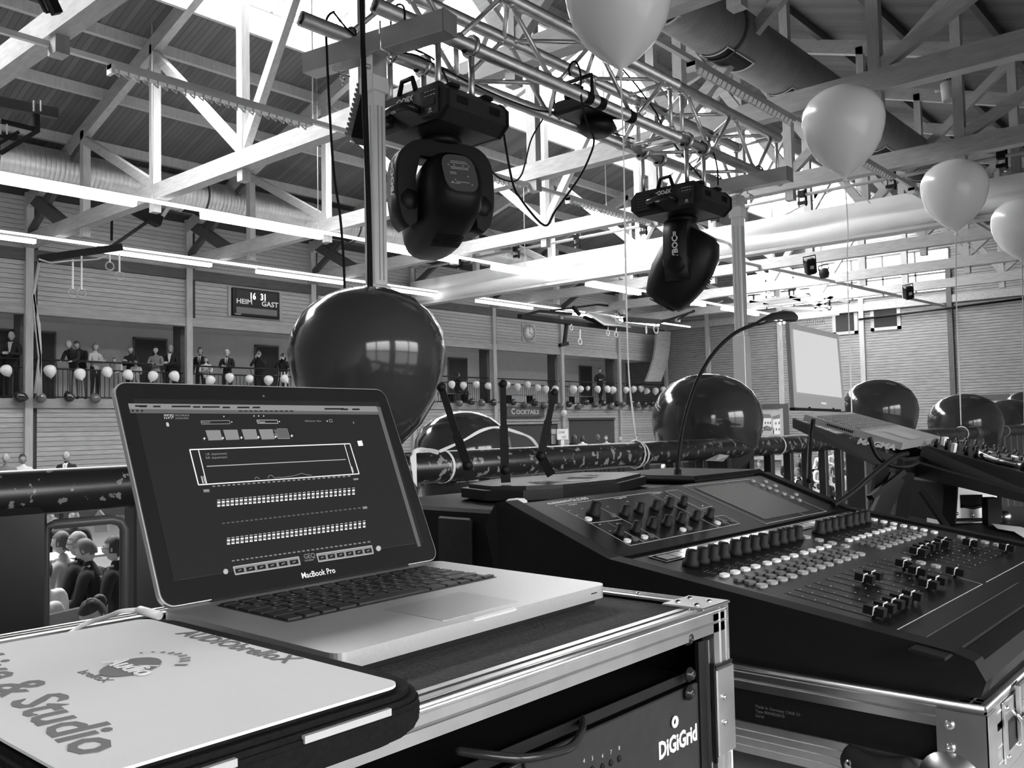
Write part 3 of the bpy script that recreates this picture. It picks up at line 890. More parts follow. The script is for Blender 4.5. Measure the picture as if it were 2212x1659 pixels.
def person(label, loc, fwd, h=1.75, pose='stand', top=CLOB, bottom=CLOB, hair='short', hm=HAIRD, skin=SKIN, shirt=None, tie=None, dress=None, glasses=False, held=None, group='guests on the far gallery', dz=0.0):
    """fwd: direction the person faces (world xy); loc: spot on the floor"""
    t = thing('person', label, 'person', loc, group)
    s = h/1.76
    f = V((fwd[0], fwd[1], 0)).normalized(); rgt = V((f.y, -f.x, 0))
    M = Matrix.Identity(4)
    for i in range(3): M[i][0] = rgt[i]*s; M[i][1] = f[i]*s; M[i][2] = (0, 0, s)[i]; M[i][3] = (loc[0], loc[1], loc[2]+dz)[i]
    me0, T, J = POSES[pose]
    me = me0.copy(); me.transform(M); me.transform(Matrix.Translation(-WL[t]))
    for mm in (skin, top, bottom, CLOB, EYEW, FACED): me.materials.append(mm)
    o = bpy.data.objects.new('body', me); link(o, t, WL[t])
    q = hair_mesh(M @ T, hair, hm); q.build('hair', t)
    if shirt or tie:
        cy = J['chest'][0][1]; cz = J['chest'][0][2]
        q = MB(M)
        if shirt: q.add([(-.055, cy+.085, cz+.15), (.055, cy+.085, cz+.15), (.045, cy+.118, cz+.05), (.012, cy+.125, cz-.12), (-.012, cy+.125, cz-.12), (-.045, cy+.118, cz+.05)], [(0, 1, 2, 3, 4, 5)], shirt)
        if shirt: q.tube([(-.05, cy+.0, cz+.165), (-.03, cy+.06, cz+.155), (0, cy+.085, cz+.14), (.03, cy+.06, cz+.155), (.05, cy+.0, cz+.165)], .012, shirt, 5)
        q.build('shirt_front', t)
        if tie:
            q = MB(M); q.add([(-.014, cy+.10, cz+.12), (.014, cy+.10, cz+.12), (.022, cy+.134, cz-.08), (0, cy+.136, cz-.12), (-.022, cy+.134, cz-.08), (0, cy+.112, cz+.1)], [(0, 1, 2, 3, 4)], tie); q.build('tie', t)
    if dress:
        q = MB(M); q.lathe([(.135, 1.05), (.17, .92), (.20, .72), (.235, .50), (.233, .495), (.12, 1.0)], dress, 18); q.build('skirt', t)
    if glasses:
        q = MB(M @ T)
        for sx_ in (1, -1):
            q.tube([(sx_*.032+.021*math.cos(a*PI/5), .097, .012+.015*math.sin(a*PI/5)) for a in range(10)], .0028, BLACK, 4, closed=True)
            q.tube([(sx_*.053, .095, .014), (sx_*.079, .0, .014)], .0026, BLACK, 4)
        q.tube([(-.011, .099, .015), (.011, .099, .015)], .0026, BLACK, 4)
        q.build('glasses', t)
    return t, M, T
# ================================================================== guests on the far gallery and in the hall
def gal(px, label, h, face, y=.42, **k):
    p = P(px, 800, 1, YF+y); f = {'L': (-.75, -.66), 'C': (-.66, -.75), 'R': (.3, -.95), 'LL': (-1, .1), 'RR': (.95, -.3)}[face]
    return person(label, (p.x, YF+y, WZ['st']), f, h, **k)
gal(2, 'person in black at the left photo edge of the gallery, leaning on the rail', 1.72, 'RR', y=1.1, pose='rail')
gal(25, 'grey-haired person in a dark suit holding papers on the far left of the gallery', 1.86, 'C', pose='clasp2', hair='bald', hm=HAIRW, shirt=CLOL)
gal(161, 'fair-haired person in black stooping over the gallery rail left of the rings', 1.72, 'L', pose='lean', hm=HAIRB, bottom=CLOG)
gal(178, 'dark-haired person in a black jacket stooping beside a fair-haired one', 1.78, 'L', y=.95, pose='lean', hm=HAIRD, bottom=CLOG)
gal(205, 'person in a light grey cardigan and black trousers on the gallery', 1.66, 'R', pose='fold', top=CLOL, hm=HAIRM, hair='bob')
gal(256, 'child in a light checked top bending at the gallery rail', 1.30, 'L', pose='lean', top=CLOL, bottom=CLOL, hm=HAIRM)
gal(283, 'person with short dark hair in a black top between two children', 1.66, 'L', y=.7, pose='fold', hm=HAIRM, hair='bob')
gal(295, 'child in a pale top looking through the gallery rail', 1.22, 'C', pose='rail', top=CLOL, bottom=CLOL, hm=HAIRM)
gal(337, 'long-haired person in a sleeveless grey dress with folded hands', 1.66, 'L', pose='clasp2', top=CLOG, bottom=SKIN, dress=CLOG, hair='long', hm=HAIRD)
gal(369, 'blond person with glasses in a black blazer over a white shirt', 1.75, 'L', pose='clasp2', shirt=CLOW, hair='bob', hm=HAIRB, glasses=True)
gal(433, 'dark-haired person with glasses in a black suit and tie behind a boy', 1.74, 'L', y=.62, pose='stand', shirt=CLOW, tie=CLOB, glasses=True)
gal(445, 'boy in a white shirt resting his folded arms on the rail', 1.42, 'C', pose='fold', top=CLOW, hm=HAIRM)
gal(491, 'white-haired person in a dark suit with a tie at the rail', 1.70, 'L', pose='clasp2', shirt=CLOW, tie=CLOB, hm=HAIRW)
t, M, T = gal(560, 'short-haired person in a black jumper looking through binoculars', 1.72, 'L', pose='face', hm=HAIRM)
q = MB(M @ T); q.cyl((.03, .1, .0), (.03, .18, 0), .025, BLACK); q.cyl((-.03, .1, .0), (-.03, .18, 0), .025, BLACK); tag(q.build('binoculars'), 'black binoculars held up by the person in a black jumper', 'binoculars')
t, M, T = gal(612, 'person in a black and white striped dress holding up a camera', 1.68, 'L', pose='face', hair='long', hm=HAIRD, bottom=SKIN)
q = MB(M)
for i in range(16):
    a0 = 2*PI*i/16; a1 = 2*PI*(i+1)/16; mm = CLOW if i % 2 else CLOB
    for (r0, z0), (r1, z1) in (((.135, 1.08), (.17, .9)), ((.17, .9), (.24, .5)), ((.24, .5), (.30, .12))):
        q.add([(r0*math.cos(a0), r0*math.sin(a0), z0), (r0*math.cos(a1), r0*math.sin(a1), z0), (r1*math.cos(a1), r1*math.sin(a1), z1), (r1*math.cos(a0), r1*math.sin(a0), z1)], [(0,1,2,3)], mm)
q.build('striped_skirt', t)
q = MB(M @ T); q.box((-.06, .1, -.04), (.06, .15, .05), BLACK, bev=.01); q.cyl((0, .15, 0), (0, .2, 0), .03, BLACKG); tag(q.build('camera_body'), 'black camera held up by the person in the striped dress', 'camera')
p = P(987, 850, 1, YF+.9)
person('dark-clothed person sitting on a bench behind the gallery rail', (p.x, YF+.9, WZ['st']), (1, -.2), 1.8, pose='sit', top=CLOB, bottom=CLOD, skin=SKIN2)
gal(1295, 'person dressed in black leaning on the rail with clasped hands, legs crossed', 1.86, 'L', y=.5, pose='clasp', hm=HAIRD)
# benches on the gallery
for n, (pa, pb) in enumerate(((1088, 1155), (1226, 1285), (960, 1015))):
    a = P(pa, 858, 1, YF+1.2); b_ = P(pb, 858, 1, YF+1.2)
    t = thing('bench', 'narrow folding bench on the gallery %s' % ('above the cocktail sign', 'behind the person with crossed legs', 'under the sitting person')[n], 'bench', ((a.x+b_.x)/2, YF+1.2, WZ['st']), 'gallery benches')
    q = MB(); q.box((a.x, YF+1.08, WZ['st']+.42), (b_.x, YF+1.34, WZ['st']+.46), LGREY); q.build('seat', t)
    for xx in (a.x+.35, b_.x-.35):
        q = MB(); q.box((xx-.12, YF+1.12, WZ['st']), (xx-.09, YF+1.3, WZ['st']+.42), DGREY); q.box((xx+.09, YF+1.12, WZ['st']), (xx+.12, YF+1.3, WZ['st']+.42), DGREY); q.box((xx-.12, YF+1.14, WZ['st']+.3), (xx+.12, YF+1.28, WZ['st']+.33), DGREY); q.build('leg_frame', t)
def hallman(px, py, y, label, f, **k):
    p = P(px, py, 1, y); h = p.z/1.0
    return person(label, (p.x, y, 0), f, h, group=k.pop('group', 'guests standing by the far wall'), **k)
hallman(14, 978, 25.0, 'grey-haired person in a grey jumper standing by the far wall at the left edge', (-.6, -.8), top=CLOG, hm=HAIRW, hair='bald')
hallman(49, 980, 25.2, 'person in a white shirt standing by the far wall under the gallery post', (-.4, -.9), top=CLOW, hm=HAIRD, skin=SKIN2)
hallman(144, 973, 24.2, 'balding person in a black suit with a white shirt by the far wall', (-.66, -.75), shirt=CLOW, tie=CLOL, hm=HAIRM, hair='bald')
for px, py, lab, f, kw in ((1239, 938, 'dark-clothed person with long dark hair at the cocktail bar, left of three', (1, -.2), dict(hair='long')),
    (1258, 941, 'person in a white top with dark hair at the cocktail bar', (.9, .3), dict(top=CLOW, hair='bob')),
    (1292, 938, 'tall person in black with their back turned at the cocktail bar', (.3, .95), dict(hm=HAIRM)),
    (1309, 940, 'person in a white top turned left at the cocktail bar', (-1, -.2), dict(top=CLOL, hair='bob', hm=HAIRM)),
    (1340, 943, 'fair-haired person by the wall right of the cocktail bar', (-.9, -.3), dict(hair='bob', hm=HAIRB, top=CLOG)),
    (1375, 938, 'dark-haired person in black by the ribbon, right of the bar', (-.9, -.5), dict())):
    hallman(px, py, 23.5, lab, f, group='guests at the cocktail bar', **kw)

# ---- seated audience
LEFT = (-.66, .75)
def aud(px, py, crown, label, f, **k):
    """px, py: top of the head in the photograph; crown: its height above the floor"""
    p = P(px, py, 2, crown); s = crown/1.32
    k.setdefault('pose', 'sit')
    f_ = V((f[0], f[1])).normalized()
    return person(label, (p.x-f_.x*.07*s, p.y-f_.y*.07*s, 0), f, 1.76*s, group='seated audience', **k)
aud(134, 1152, 1.28, 'white-collared person in profile, furthest of the row seen below the rail', (-.7, .7), hm=HAIRM, top=CLOL, y=0) if False else None
aud(130, 1148, 1.30, 'fair-skinned older person in profile at the far end of the audience row', (-.66, .75), hm=HAIRM, top=CLOL, shirt=CLOW)
aud(165, 1149, 1.34, 'person with fair hair and glasses in a black suit, seated in profile', (-.70, .68), hm=HAIRB, glasses=True, shirt=CLOL, tie=CLOL)
aud(205, 1160, 1.30, 'young person looking down with a white collar in the audience row', (-.66, .72), pose='sitdown', hm=HAIRM, shirt=CLOW)
aud(243, 1158, 1.32, 'dark-haired person with glasses and striped tie, nearest of the audience row', (-.72, .66), glasses=True, hm=HAIRD, shirt=CLOL, tie=CLOW)
aud(218, 1283, 1.25, 'dark-haired person bending her head, seated lowest behind the white cable', (-.70, -.4), pose='sitdown', hm=HAIRD, hair='bun', top=CLOG, skin=SKIN)
aud(80, 1225, 1.25, 'person with long blond hair and bare shoulders behind the rail post', (-.3, .95), hair='long', hm=HAIRB, top=SKIN, bottom=CLOG)
aud(100, 1100, 1.28, 'dark-clothed person resting chin on hand at the top left of the crowd', (.2, -1), pose='sitface', hm=HAIRD)
aud(160, 1098, 1.25, 'person in black behind the row of suited guests', (-.4, -.9), hm=HAIRD)
aud(90, 1205, 1.22, 'person in a white blouse with dark straps in the crowd', (-.1, 1), top=CLOW, hm=HAIRD, hair='bob') 
aud(335, 1225, 1.25, 'person in a white shirt glimpsed between rail post and laptop', (-.8, .2), top=CLOW, hm=HAIRD)
for px, py, lab, f, kw in ((1773, 993, 'long dark-haired person in a white top facing the camera between balusters', (-.6, -.8), dict(hair='long', top=CLOW)),
    (1769, 972, 'person in a white shirt above the long-haired one', (-.9, .3), dict(top=CLOW, hm=HAIRD)),
    (1806, 985, 'person with glasses in grey between the balusters', (-.66, -.7), dict(glasses=True, hm=HAIRB, top=CLOG)),
    (1800, 968, 'pale-haired person at the top of the baluster gap', (-.66, -.7), dict(hm=HAIRW, top=CLOL)),
    (1812, 1028, 'grey-haired person in a black suit in profile between balusters', (-.9, .1), dict(hm=HAIRW, shirt=CLOW)),
    (1783, 1046, 'person seen from behind with a wide head, black glasses', (-.2, .9), dict(hm=HAIRM, glasses=True, top=CLOG)),
    (1731, 978, 'person in a dark coat left of the balusters', (-.3, -.9), dict(hm=HAIRD, top=CLOD)),
    (1722, 1010, 'person in a black suit low between the left balusters', (-.6, .5), dict(hm=HAIRM, shirt=CLOW)),
    (1829, 975, 'person in grey right of the glasses wearer', (-.7, -.6), dict(hm=HAIRD, top=CLOG)),
    (1832, 1003, 'light-faced person next to the thick railing post', (-.8, -.2), dict(hm=HAIRB, top=CLOL)),
    (1828, 1060, 'person in black beside the thick railing post', (-.7, .3), dict(hm=HAIRD)),
    (1700, 985, 'person in black partly behind a baluster', (-.5, -.8), dict(hm=HAIRD)),
    (1590, 1000, 'person in black under the ribboned rail', (-.5, -.8), dict(hm=HAIRM)),
    (1640, 995, 'person in dark clothes under the ribbon knot', (-.5, -.8), dict(hm=HAIRD)),
    (1430, 985, 'person with fluffy blond hair under the rail by the antenna', (-.5, .8), dict(hm=HAIRB, hair='bob', top=CLOL))):
    aud(px, py, 1.24, lab, f, **kw)
# chairs under the nearer guests
def chair(loc, f, label):
    f = V((f[0], f[1], 0)).normalized(); r = V((f.y, -f.x, 0)); t = thing('stacking_chair', label, 'chair', loc, 'audience chairs')
    F = Frame(loc, r, f, V((0, 0, 1)))
    M = F.m()
    q = MB(M); q.box((-.21, -.19, .40), (.21, .24, .43), DGREY, bev=.012); q.build('seat', t)
    q = MB(M); q.box((-.2, -.24, .62), (.2, -.215, .92), MGREY, bev=.011); q.build('backrest', t)
    for x in (-.19, .19):
        for y, z1 in ((.2, .41), (-.22, .88)):
            q = MB(M); q.cyl((x, y, 0), (x, y, z1), .011, STEELG, 8); q.build('leg', t)
ROW = [(130, 1148, 1.30, (-.66, .75)), (165, 1149, 1.34, (-.70, .68)), (205, 1160, 1.30, (-.66, .72)), (243, 1158, 1.32, (-.72, .66)), (218, 1283, 1.25, (-.70, -.4)), (80, 1225, 1.25, (-.3, .95)), (335, 1225, 1.25, (-.8, .2))]
CN = ['under the older person in profile', 'under the fair-haired person with glasses', 'under the young person looking down', 'under the nearest suited person', 'under the person bending her head', 'grey rounded back beside the blond guest', 'behind the laptop hinge']
for (px, py, cr, f), nm in zip(ROW, CN):
    p = P(px, py, 2, cr); f_ = V((f[0], f[1])).normalized(); chair((p.x-f_.x*.07, p.y-f_.y*.07, 0), f, 'audience chair '+nm)
p = P(95, 1128, 2, .74)
t = thing('banquet_table', 'long table with white paper behind the suited guests', 'table', (6.2, 12.4, 0))
q = MB(); q.box((4.4, 12.0, .72), (8.2, 12.8, .75), CLOL); q.build('tabletop', t)
for x in (4.5, 8.1):
    for y in (12.05, 12.75): q = MB(); q.cyl((x, y, 0), (x, y, .72), .02, DGREY, 8); q.build('leg', t)
# white folded cloth ornament standing in front of the guests
p = P(208, 1150, 2, 1.25); F = Frame((p.x, p.y, p.z), _r, _r.cross(V((0,0,1))), V((0,0,1)))
s_ = (p-EYE).length/1951
q = MB(F.m())
q.add([(0, 0, 0), (26*s_, .02, 2*s_), (24*s_, 0, 25*s_), (10*s_, .03, 45*s_), (-4*s_, 0, 28*s_), (30*s_, .06, 28*s_), (50*s_, .1, 35*s_), (36*s_, .05, 20*s_), (-18*s_, .04, 24*s_), (-20*s_, .02, 10*s_)], [(0, 1, 2, 3, 4), (1, 7, 6, 5), (4, 8, 9, 0)], CLOW)
q.add([(0, .03, 0), (26*s_, .05, 2*s_), (24*s_, .05, 25*s_), (10*s_, .06, 45*s_), (-4*s_, .03, 28*s_)], [(0, 1, 2, 3, 4)], CLOL)
tag(q.build('folded_cloth'), 'white folded cloth fan held up above the seated guests', 'cloth')

# ================================================================== things on the far wall
t = thing('scoreboard', 'dark scoreboard reading HEIM and GAST on the far wall', 'scoreboard', (16.9, YF-.1, 6.12))
Fw = Frame((0, YF-.13, 0), (1, 0, 0), (0, 0, 1), (0, -1, 0))
a = P(503, 620, 1, YF-.13); c = P(605, 690, 1, YF-.13); xa, xb, zb, za = a.x, c.x, a.z, c.z
q = MB(); q.box((xa, YF-.12, za), (xb, YF+.02, zb), BLACK, bev=.02); q.build('case', t)
q = MB(); q.box((xa-.12, YF-.06, za-.02), (xa-.02, YF+.02, zb+.02), WOODP); q.box((xb+.02, YF-.06, za-.02), (xb+.12, YF+.02, zb+.02), WOODP); q.build('side_batten', t)
W_ = xb-xa; H_ = zb-za
q = MB(); q.box((xa+.12, YF-.135, zb-H_*.38), (xb-.12, YF-.12, zb-H_*.08), DGREY); q.box((xa+.12, YF-.135, za+H_*.10), (xb-.12, YF-.12, za+H_*.32), mat('score_window', .14, .3)); q.build('display_window', t)
LED = mat('score_digits', .9, .5, emit=1.1)
text('digits', '16', Fw.m(xa+W_*.34, zb-H_*.36, .012), .30, LED, t, bold=.008, sx=.8); text('digits', '31', Fw.m(xa+W_*.57, zb-H_*.36, .012), .30, LED, t, bold=.008, sx=.8)
text('lettering', 'HEIM', Fw.m(xa+.12, zb-H_*.55, .002), .23, WHITEL, t, sx=1.15, bold=.006); text('lettering', 'GAST', Fw.m(xb-.72, zb-H_*.57, .002), .23, WHITEL, t, sx=1.15, bold=.006)
text('lettering', 'BODET', Fw.m(xa+.08, za+.03, .002), .07, WHITEL, t)
t = thing('wall_clock', 'round white wall clock showing four on a square wooden plate', 'clock', (31, YF-.1, 6.2))
c = P(1144, 718, 1, YF-.1); cx_, cz_ = c.x, c.z
q = MB(); q.box((cx_-.45, YF-.05, cz_-.42), (cx_+.5, YF+.01, cz_+.42), WOODP); q.build('backing_board', t)
Mc = Matrix.Translation(V((cx_, YF-.05, cz_))) @ Matrix.Rotation(R(90), 4, 'X')
q = MB(Mc); q.lathe([(.38, 0), (.39, .05), (.37, .07), (.36, .05), (.36, .0)], LGREY, 28); q.build('rim', t)
q = MB(Mc); q.lathe([(.36, .04), (.0001, .042)], WHITEP, 28); q.build('dial', t)
q = MB(Mc)
for i in range(12):
    a = PI*i/6; q.bar((.29*math.sin(a), .29*math.cos(a), .045), (.34*math.sin(a), .34*math.cos(a), .045), .02, .004, BLACK)
q.bar((0, -.04, .05), (0, .30, .05), .022, .004, BLACK); q.bar((0, 0, .052), (.19*math.sin(R(120)), .19*math.cos(R(120)), .052), .03, .004, BLACK); q.build('hands', t)
t = thing('cocktail_sign', 'dark wooden sign reading COCKTAILS under the gallery balloons', 'sign', (30.6, YF-.2, 2.75))
a = P(1096, 878, 1, YF-.15); c = P(1177, 901, 1, YF-.15)
q = MB(); q.box((a.x, YF-.14, c.z), (c.x, YF-.06, a.z), BEAMD, bev=.02); q.build('board', t)
Fs = Frame((0, YF-.145, 0), (1, 0, 0), (0, 0, 1), (0, -1, 0)); hh = a.z-c.z; ww = c.x-a.x
text('lettering', 'C', Fs.m(a.x+.1*ww, c.z+.30*hh, .001), .52*hh*1.45, LGREY, t, bold=.01); text('lettering', 'OCKTAILS', Fs.m(a.x+.225*ww, c.z+.30*hh, .001), .40*hh*1.4, LGREY, t, bold=.008, sx=1.28)
t = thing('drink_sign', 'white board with handwritten Drink me on a post beside the bar', 'sign', (32.5, 24.6, 0))
a = P(1203, 927, 1, 25.6); c = P(1227, 949, 1, 25.6)
q = MB(); q.box((a.x, 25.58, c.z), (c.x, 25.62, a.z), PAPER); q.build('board', t)
q = MB(); q.box(((a.x+c.x)/2-.12, 25.6, 0), ((a.x+c.x)/2+.12, 25.66, c.z), PAPER); q.build('stand', t)
Fd = Frame((0, 25.575, 0), (1, 0, 0), (0, 0, 1), (0, -1, 0)); ww = c.x-a.x; hh = a.z-c.z
text('lettering', 'Drink', Fd.m(a.x+.06, a.z-hh*.42, .001), hh*.42, GREYL, t); text('lettering', 'me!', Fd.m(a.x+ww*.4, c.z+hh*.12, .001), hh*.42, GREYL, t)
for n, (pa, ya, pb, yb, lab) in enumerate(((1067, 930, 1076, 960, 'tall white notice on the pillar left of the middle antenna'), (1191, 927, 1201, 938, 'grey notice left of the Drink me board, upper'), (1191, 940, 1201, 959, 'grey notice left of the Drink me board, lower'))):
    a = P(pa, ya, 1, YF-.14); c = P(pb, yb, 1, YF-.14); q = MB(); q.box((a.x, YF-.145, c.z), (c.x, YF-.125, a.z), PAPER if n == 0 else LGREY); tag(q.build('notice'), lab, 'notice')
# bottles and cups on the bar
for n, px in enumerate(range(1102, 1166, 7)):
    p = P(px, 966, 1, 25.0); q = MB()
    if n == 0:
        q.lathe([(.04, 0), (.045, .02), (.045, .18), (.015, .25), (.015, .32)], LGREY, 10, Matrix.Translation(V((0, 0, 1.0)))); b0 = tag(q.build('bottle', org=(0, 0, 1.0)), 'pale bottle standing on the cocktail bar behind the black antennas', 'bottle', 'bottles on the cocktail bar')
    o = b0 if n == 0 else dup(b0, (0, 0, 0)); o.location = (p.x, 24.9, 1.05)
q = MB(); q.box((27, 24.6, 0), (37.3, 25.2, 1.05), DGREY); tag(q.build('bar_counter'), 'dark bar counter in front of the openings in the far wall', 'counter')
for px in (1279, 1284, 1289):
    p = P(px, 958, 1, 24.9); q = MB(); q.lathe([(.05, 0), (.06, .14)], WHITEP, 10, Matrix.Translation(V((p.x, 24.8, 1.05)))); tag(q.build('paper_cup'), 'white paper cup on the bar counter', 'cup', 'white cups on the bar')
# painting of old houses on the end wall
t = thing('house_poster', 'large pale poster of gabled town houses in a dark frame on the end wall', 'poster', (X1-.1, 20.2, 1.6))
XP = X1-.12
def W(px, py, d=0): return P(px, py, 0, XP-d)
q = MB(); a = W(1624, 884); c = W(1694, 941)
q.box((XP, c.y, c.z-1.2), (XP+.03, a.y+.4, a.z), CLOL); q.build('print', t)
q = MB(); o1 = W(1702, 872); q.box((XP-.05, o1.y, c.z-1.2), (XP+.04, c.y, o1.z), BEAMD); q.box((XP-.05, c.y, a.z), (XP+.04, a.y+.4, o1.z), BEAMD); q.build('frame', t)
q = MB()
for pts, mm in (([(1634, 890), (1628, 912), (1630, 935), (1648, 935), (1648, 898)], LGREY), ([(1636, 889), (1646, 903), (1668, 903), (1664, 895), (1648, 894)], MGREY), ([(1648, 903), (1648, 930), (1666, 930), (1666, 903)], PAPER),
                ([(1668, 900), (1690, 893), (1690, 903), (1670, 906)], MGREY), ([(1670, 906), (1690, 903), (1690, 938), (1670, 938)], PAPER), ([(1642, 925), (1656, 919), (1674, 926), (1660, 929)], MGREY), ([(1646, 929), (1646, 941), (1672, 941), (1672, 928)], LGREY)):
    q.quad([W(x, y, .012+.004*(mm is MGREY)) for x, y in pts], mm)
for x, y in ((1641, 910), (1645, 910), (1652, 911), (1658, 911), (1663, 911), (1675, 912), (1682, 911), (1686, 911), (1651, 923), (1676, 925), (1682, 925)):
    q.quad([W(x, y, .022), W(x+2, y, .022), W(x+2, y+5, .022), W(x, y+5, .022)], DGREY)
q.build('painted_houses', t)
q = MB(); a = W(2108, 866); c = W(2166, 920); q.box((XP, c.y, c.z), (XP+.03, a.y, a.z), CLOL); q.box((XP-.03, c.y-.3, a.z), (XP+.03, a.y+.3, a.z+.25), BEAMD)
tag(q.build('second_poster'), 'pale poster on the end wall glimpsed between two dark balloons', 'poster')
# curved roll hanging in the corner
q = MB(); L_ = []
for px, py in ((1434, 716), (1433, 745), (1429, 775), (1422, 800), (1413, 824)):
    a = P(px-15+(716-py)*.02, py, 1, 25.2); b_ = P(px+15, py, 1, 25.2); L_.append((a, b_))
for k in range(len(L_)-1):
    (a, b_), (c, d) = L_[k], L_[k+1]; off = V((0, .12, 0))
    q.add([a, b_, d, c, a+off, b_+off, d+off, c+off], [(0,1,2,3), (7,6,5,4), (0,3,7,4), (1,5,6,2)], FASCIA)
tag(q.build('climbing_chute'), 'curved pale wooden strip hanging in the far corner of the hall', 'chute')

# ================================================================== gym apparatus
def rod(q, pts, y, r, m, n=6, ax=1): q.tube([P(a, b_, ax, y) for a, b_ in pts], r, m, n)
def flat(q, pts, y, w_, h, m, ax=1):
    L_ = [P(a, b_, ax, y) for a, b_ in pts]
    for i in range(len(L_)-1): q.bar(L_[i], L_[i+1], w_, h, m)
t = thing('basketball_rig', 'black folded basketball rig hanging at the upper left edge', 'sports rig', P(60, 250, 1, 15))
q = MB(); flat(q, [(-60, 210), (123, 246)], 15, .12, .16, DGREY); q.build('carrier_beam', t)
q = MB(); flat(q, [(78, 245), (79, 282)], 15, .08, .08, BLACKM); flat(q, [(82, 281), (2, 262)], 15, .06, .06, BLACKM); flat(q, [(82, 282), (3, 330)], 15, .1, .07, BLACKM); flat(q, [(40, 285), (-10, 315)], 15, .05, .05, BLACKM); q.build('folding_arm', t)
q = MB()
for x in (73, 88): flat(q, [(x, 217), (x, 240)], 14.9, .02, .02, LGREY)
for x in (1, 15): flat(q, [(x, 268), (x, 290)], 14.9, .02, .02, LGREY)
q.build('clamp_bolts', t)
t = thing('floodlight', 'small black floodlight clipped to the beam at the top left edge', 'lamp', P(110, 10, 1, 10.5))
q = MB(); flat(q, [(82, -8), (100, 26), (128, 20)], 10.5, .05, .03, BLACKM); flat(q, [(104, -12), (124, 30)], 10.4, .10, .10, BLACKM); q.build('bracket', t)
q = MB(); q.quad([P(90, -5, 1, 10.45), P(105, -5, 1, 10.45), P(112, 16, 1, 10.45), P(103, 24, 1, 10.45)], LGREY); q.build('lens', t)
t = thing('ring_rig', 'dark folding gym ring rig in front of the wall at the left', 'sports rig', P(170, 555, 1, 23.6))
q = MB(); flat(q, [(84, 559), (262, 534)], 23.6, .16, .18, BLACKM); q.build('ring_beam', t)
q = MB(); flat(q, [(245, 530), (320, 478)], 23.6, .08, .08, DGREY); flat(q, [(242, 450), (241, 520)], 23.6, .05, .05, BLACKM); flat(q, [(242, 450), (300, 458)], 23.6, .08, .08, DGREY); flat(q, [(280, 445), (345, 480)], 23.6, .30, .28, BLACKM); flat(q, [(345, 475), (370, 438)], 23.6, .1, .1, LGREY); q.build('boom', t)
RN = [(157, 633, 560), (176, 634, 553), (237, 575, 550), (258, 596, 548)]
RL = ['first from the left', 'second from the left', 'third and highest', 'fourth, right beside the lamp row']
for (px, py, ty), lb in zip(RN, RL):
    c = P(px, py, 1, 23.5); tp = P(px, ty, 1, 23.5)
    g = thing('gym_ring', 'pale gym ring on a white strap by the far wall at left, %s' % lb, 'gym ring', c, 'gym rings at the left')
    q = MB(); q.tube([c+V((.11*math.cos(a*PI/8), 0, .11*math.sin(a*PI/8))) for a in range(16)], .018, WOODP, 6, closed=True); q.build('ring', g)
    q = MB(); q.bar(c+V((0, 0, .1)), tp, .03, .05, WHITEP, up=(0, 1, 0)); q.build('strap', g)
q = MB(); rod(q, [(84, 560), (110, 568), (150, 563), (180, 562), (210, 560), (232, 552)], 23.45, .022, LGREY); tag(q.build('slack_rope'), 'pale rope sagging below the left ring beam', 'rope')
t = thing('climbing_ropes', 'bundle of pale climbing ropes tied along the left wall column', 'ropes', P(75, 860, 1, 25.4))
for pts in (((85, 565), (73, 632), (80, 720), (86, 780), (82, 855)), ((70, 635), (84, 700), (87, 760), (76, 850)), ((72, 636), (76, 690), (86, 770), (88, 852))):
    q = MB(); rod(q, pts, 25.5, .045, CLOL); q.build('rope', t)
t = thing('backboard_rig', 'black folded basketball rig with a glass backboard under the lamp row in the middle', 'sports rig', P(1300, 700, 1, 22.5))
q = MB(); flat(q, [(1122, 683), (1350, 712)], 22.5, .2, .16, BLACKM); flat(q, [(1122, 683), (1165, 672), (1235, 678)], 22.6, .1, .1, BLACKM); flat(q, [(1224, 700), (1219, 742)], 22.5, .12, .12, BLACKM); flat(q, [(1209, 746), (1226, 742)], 22.5, .14, .14, BLACKM)
flat(q, [(1190, 671), (1290, 658), (1345, 664)], 23.2, .08, .08, BLACKM); flat(q, [(1262, 685), (1300, 700)], 22.5, .12, .12, BLACKM); flat(q, [(1238, 663), (1252, 680)], 22.9, .12, .12, BLACKM); q.build('rig_frame', t)
bb = [P(1266, 675, 1, 22.3), P(1318, 683, 1, 23.2), P(1362, 707, 1, 22.9), P(1305, 701, 1, 22.0)]
q = MB(); q.add(bb+[p-V((0,0,.04)) for p in bb], [(0,1,2,3), (7,6,5,4)], mat('acrylic_board', .42, .2)); q.build('backboard', t)
q = MB(); q.tube(bb, .045, WHITEP, 4, closed=True); mid = sum(bb, V((0,0,0)))/4; q.tube([mid+(p-mid)*.4-V((0,0,.06)) for p in bb], .035, WHITEP, 4, closed=True); q.build('board_lines', t)
q = MB(); hc = P(1335, 688, 1, 22.6); q.tube([hc+V((.26*math.cos(a*PI/7), .1*math.sin(a*PI/7), .22*math.sin(a*PI/7))) for a in range(14)], .02, WHITEP, 5, closed=True)
for a in range(8): q.tube([hc+V((.26*math.cos(a*PI/4), 0, .22*math.sin(a*PI/4))), hc+V((.12*math.cos(a*PI/4+.4)+.1, .1, .1*math.sin(a*PI/4)-.3))], .012, WHITEP, 4)
q.build('hoop_net', t)
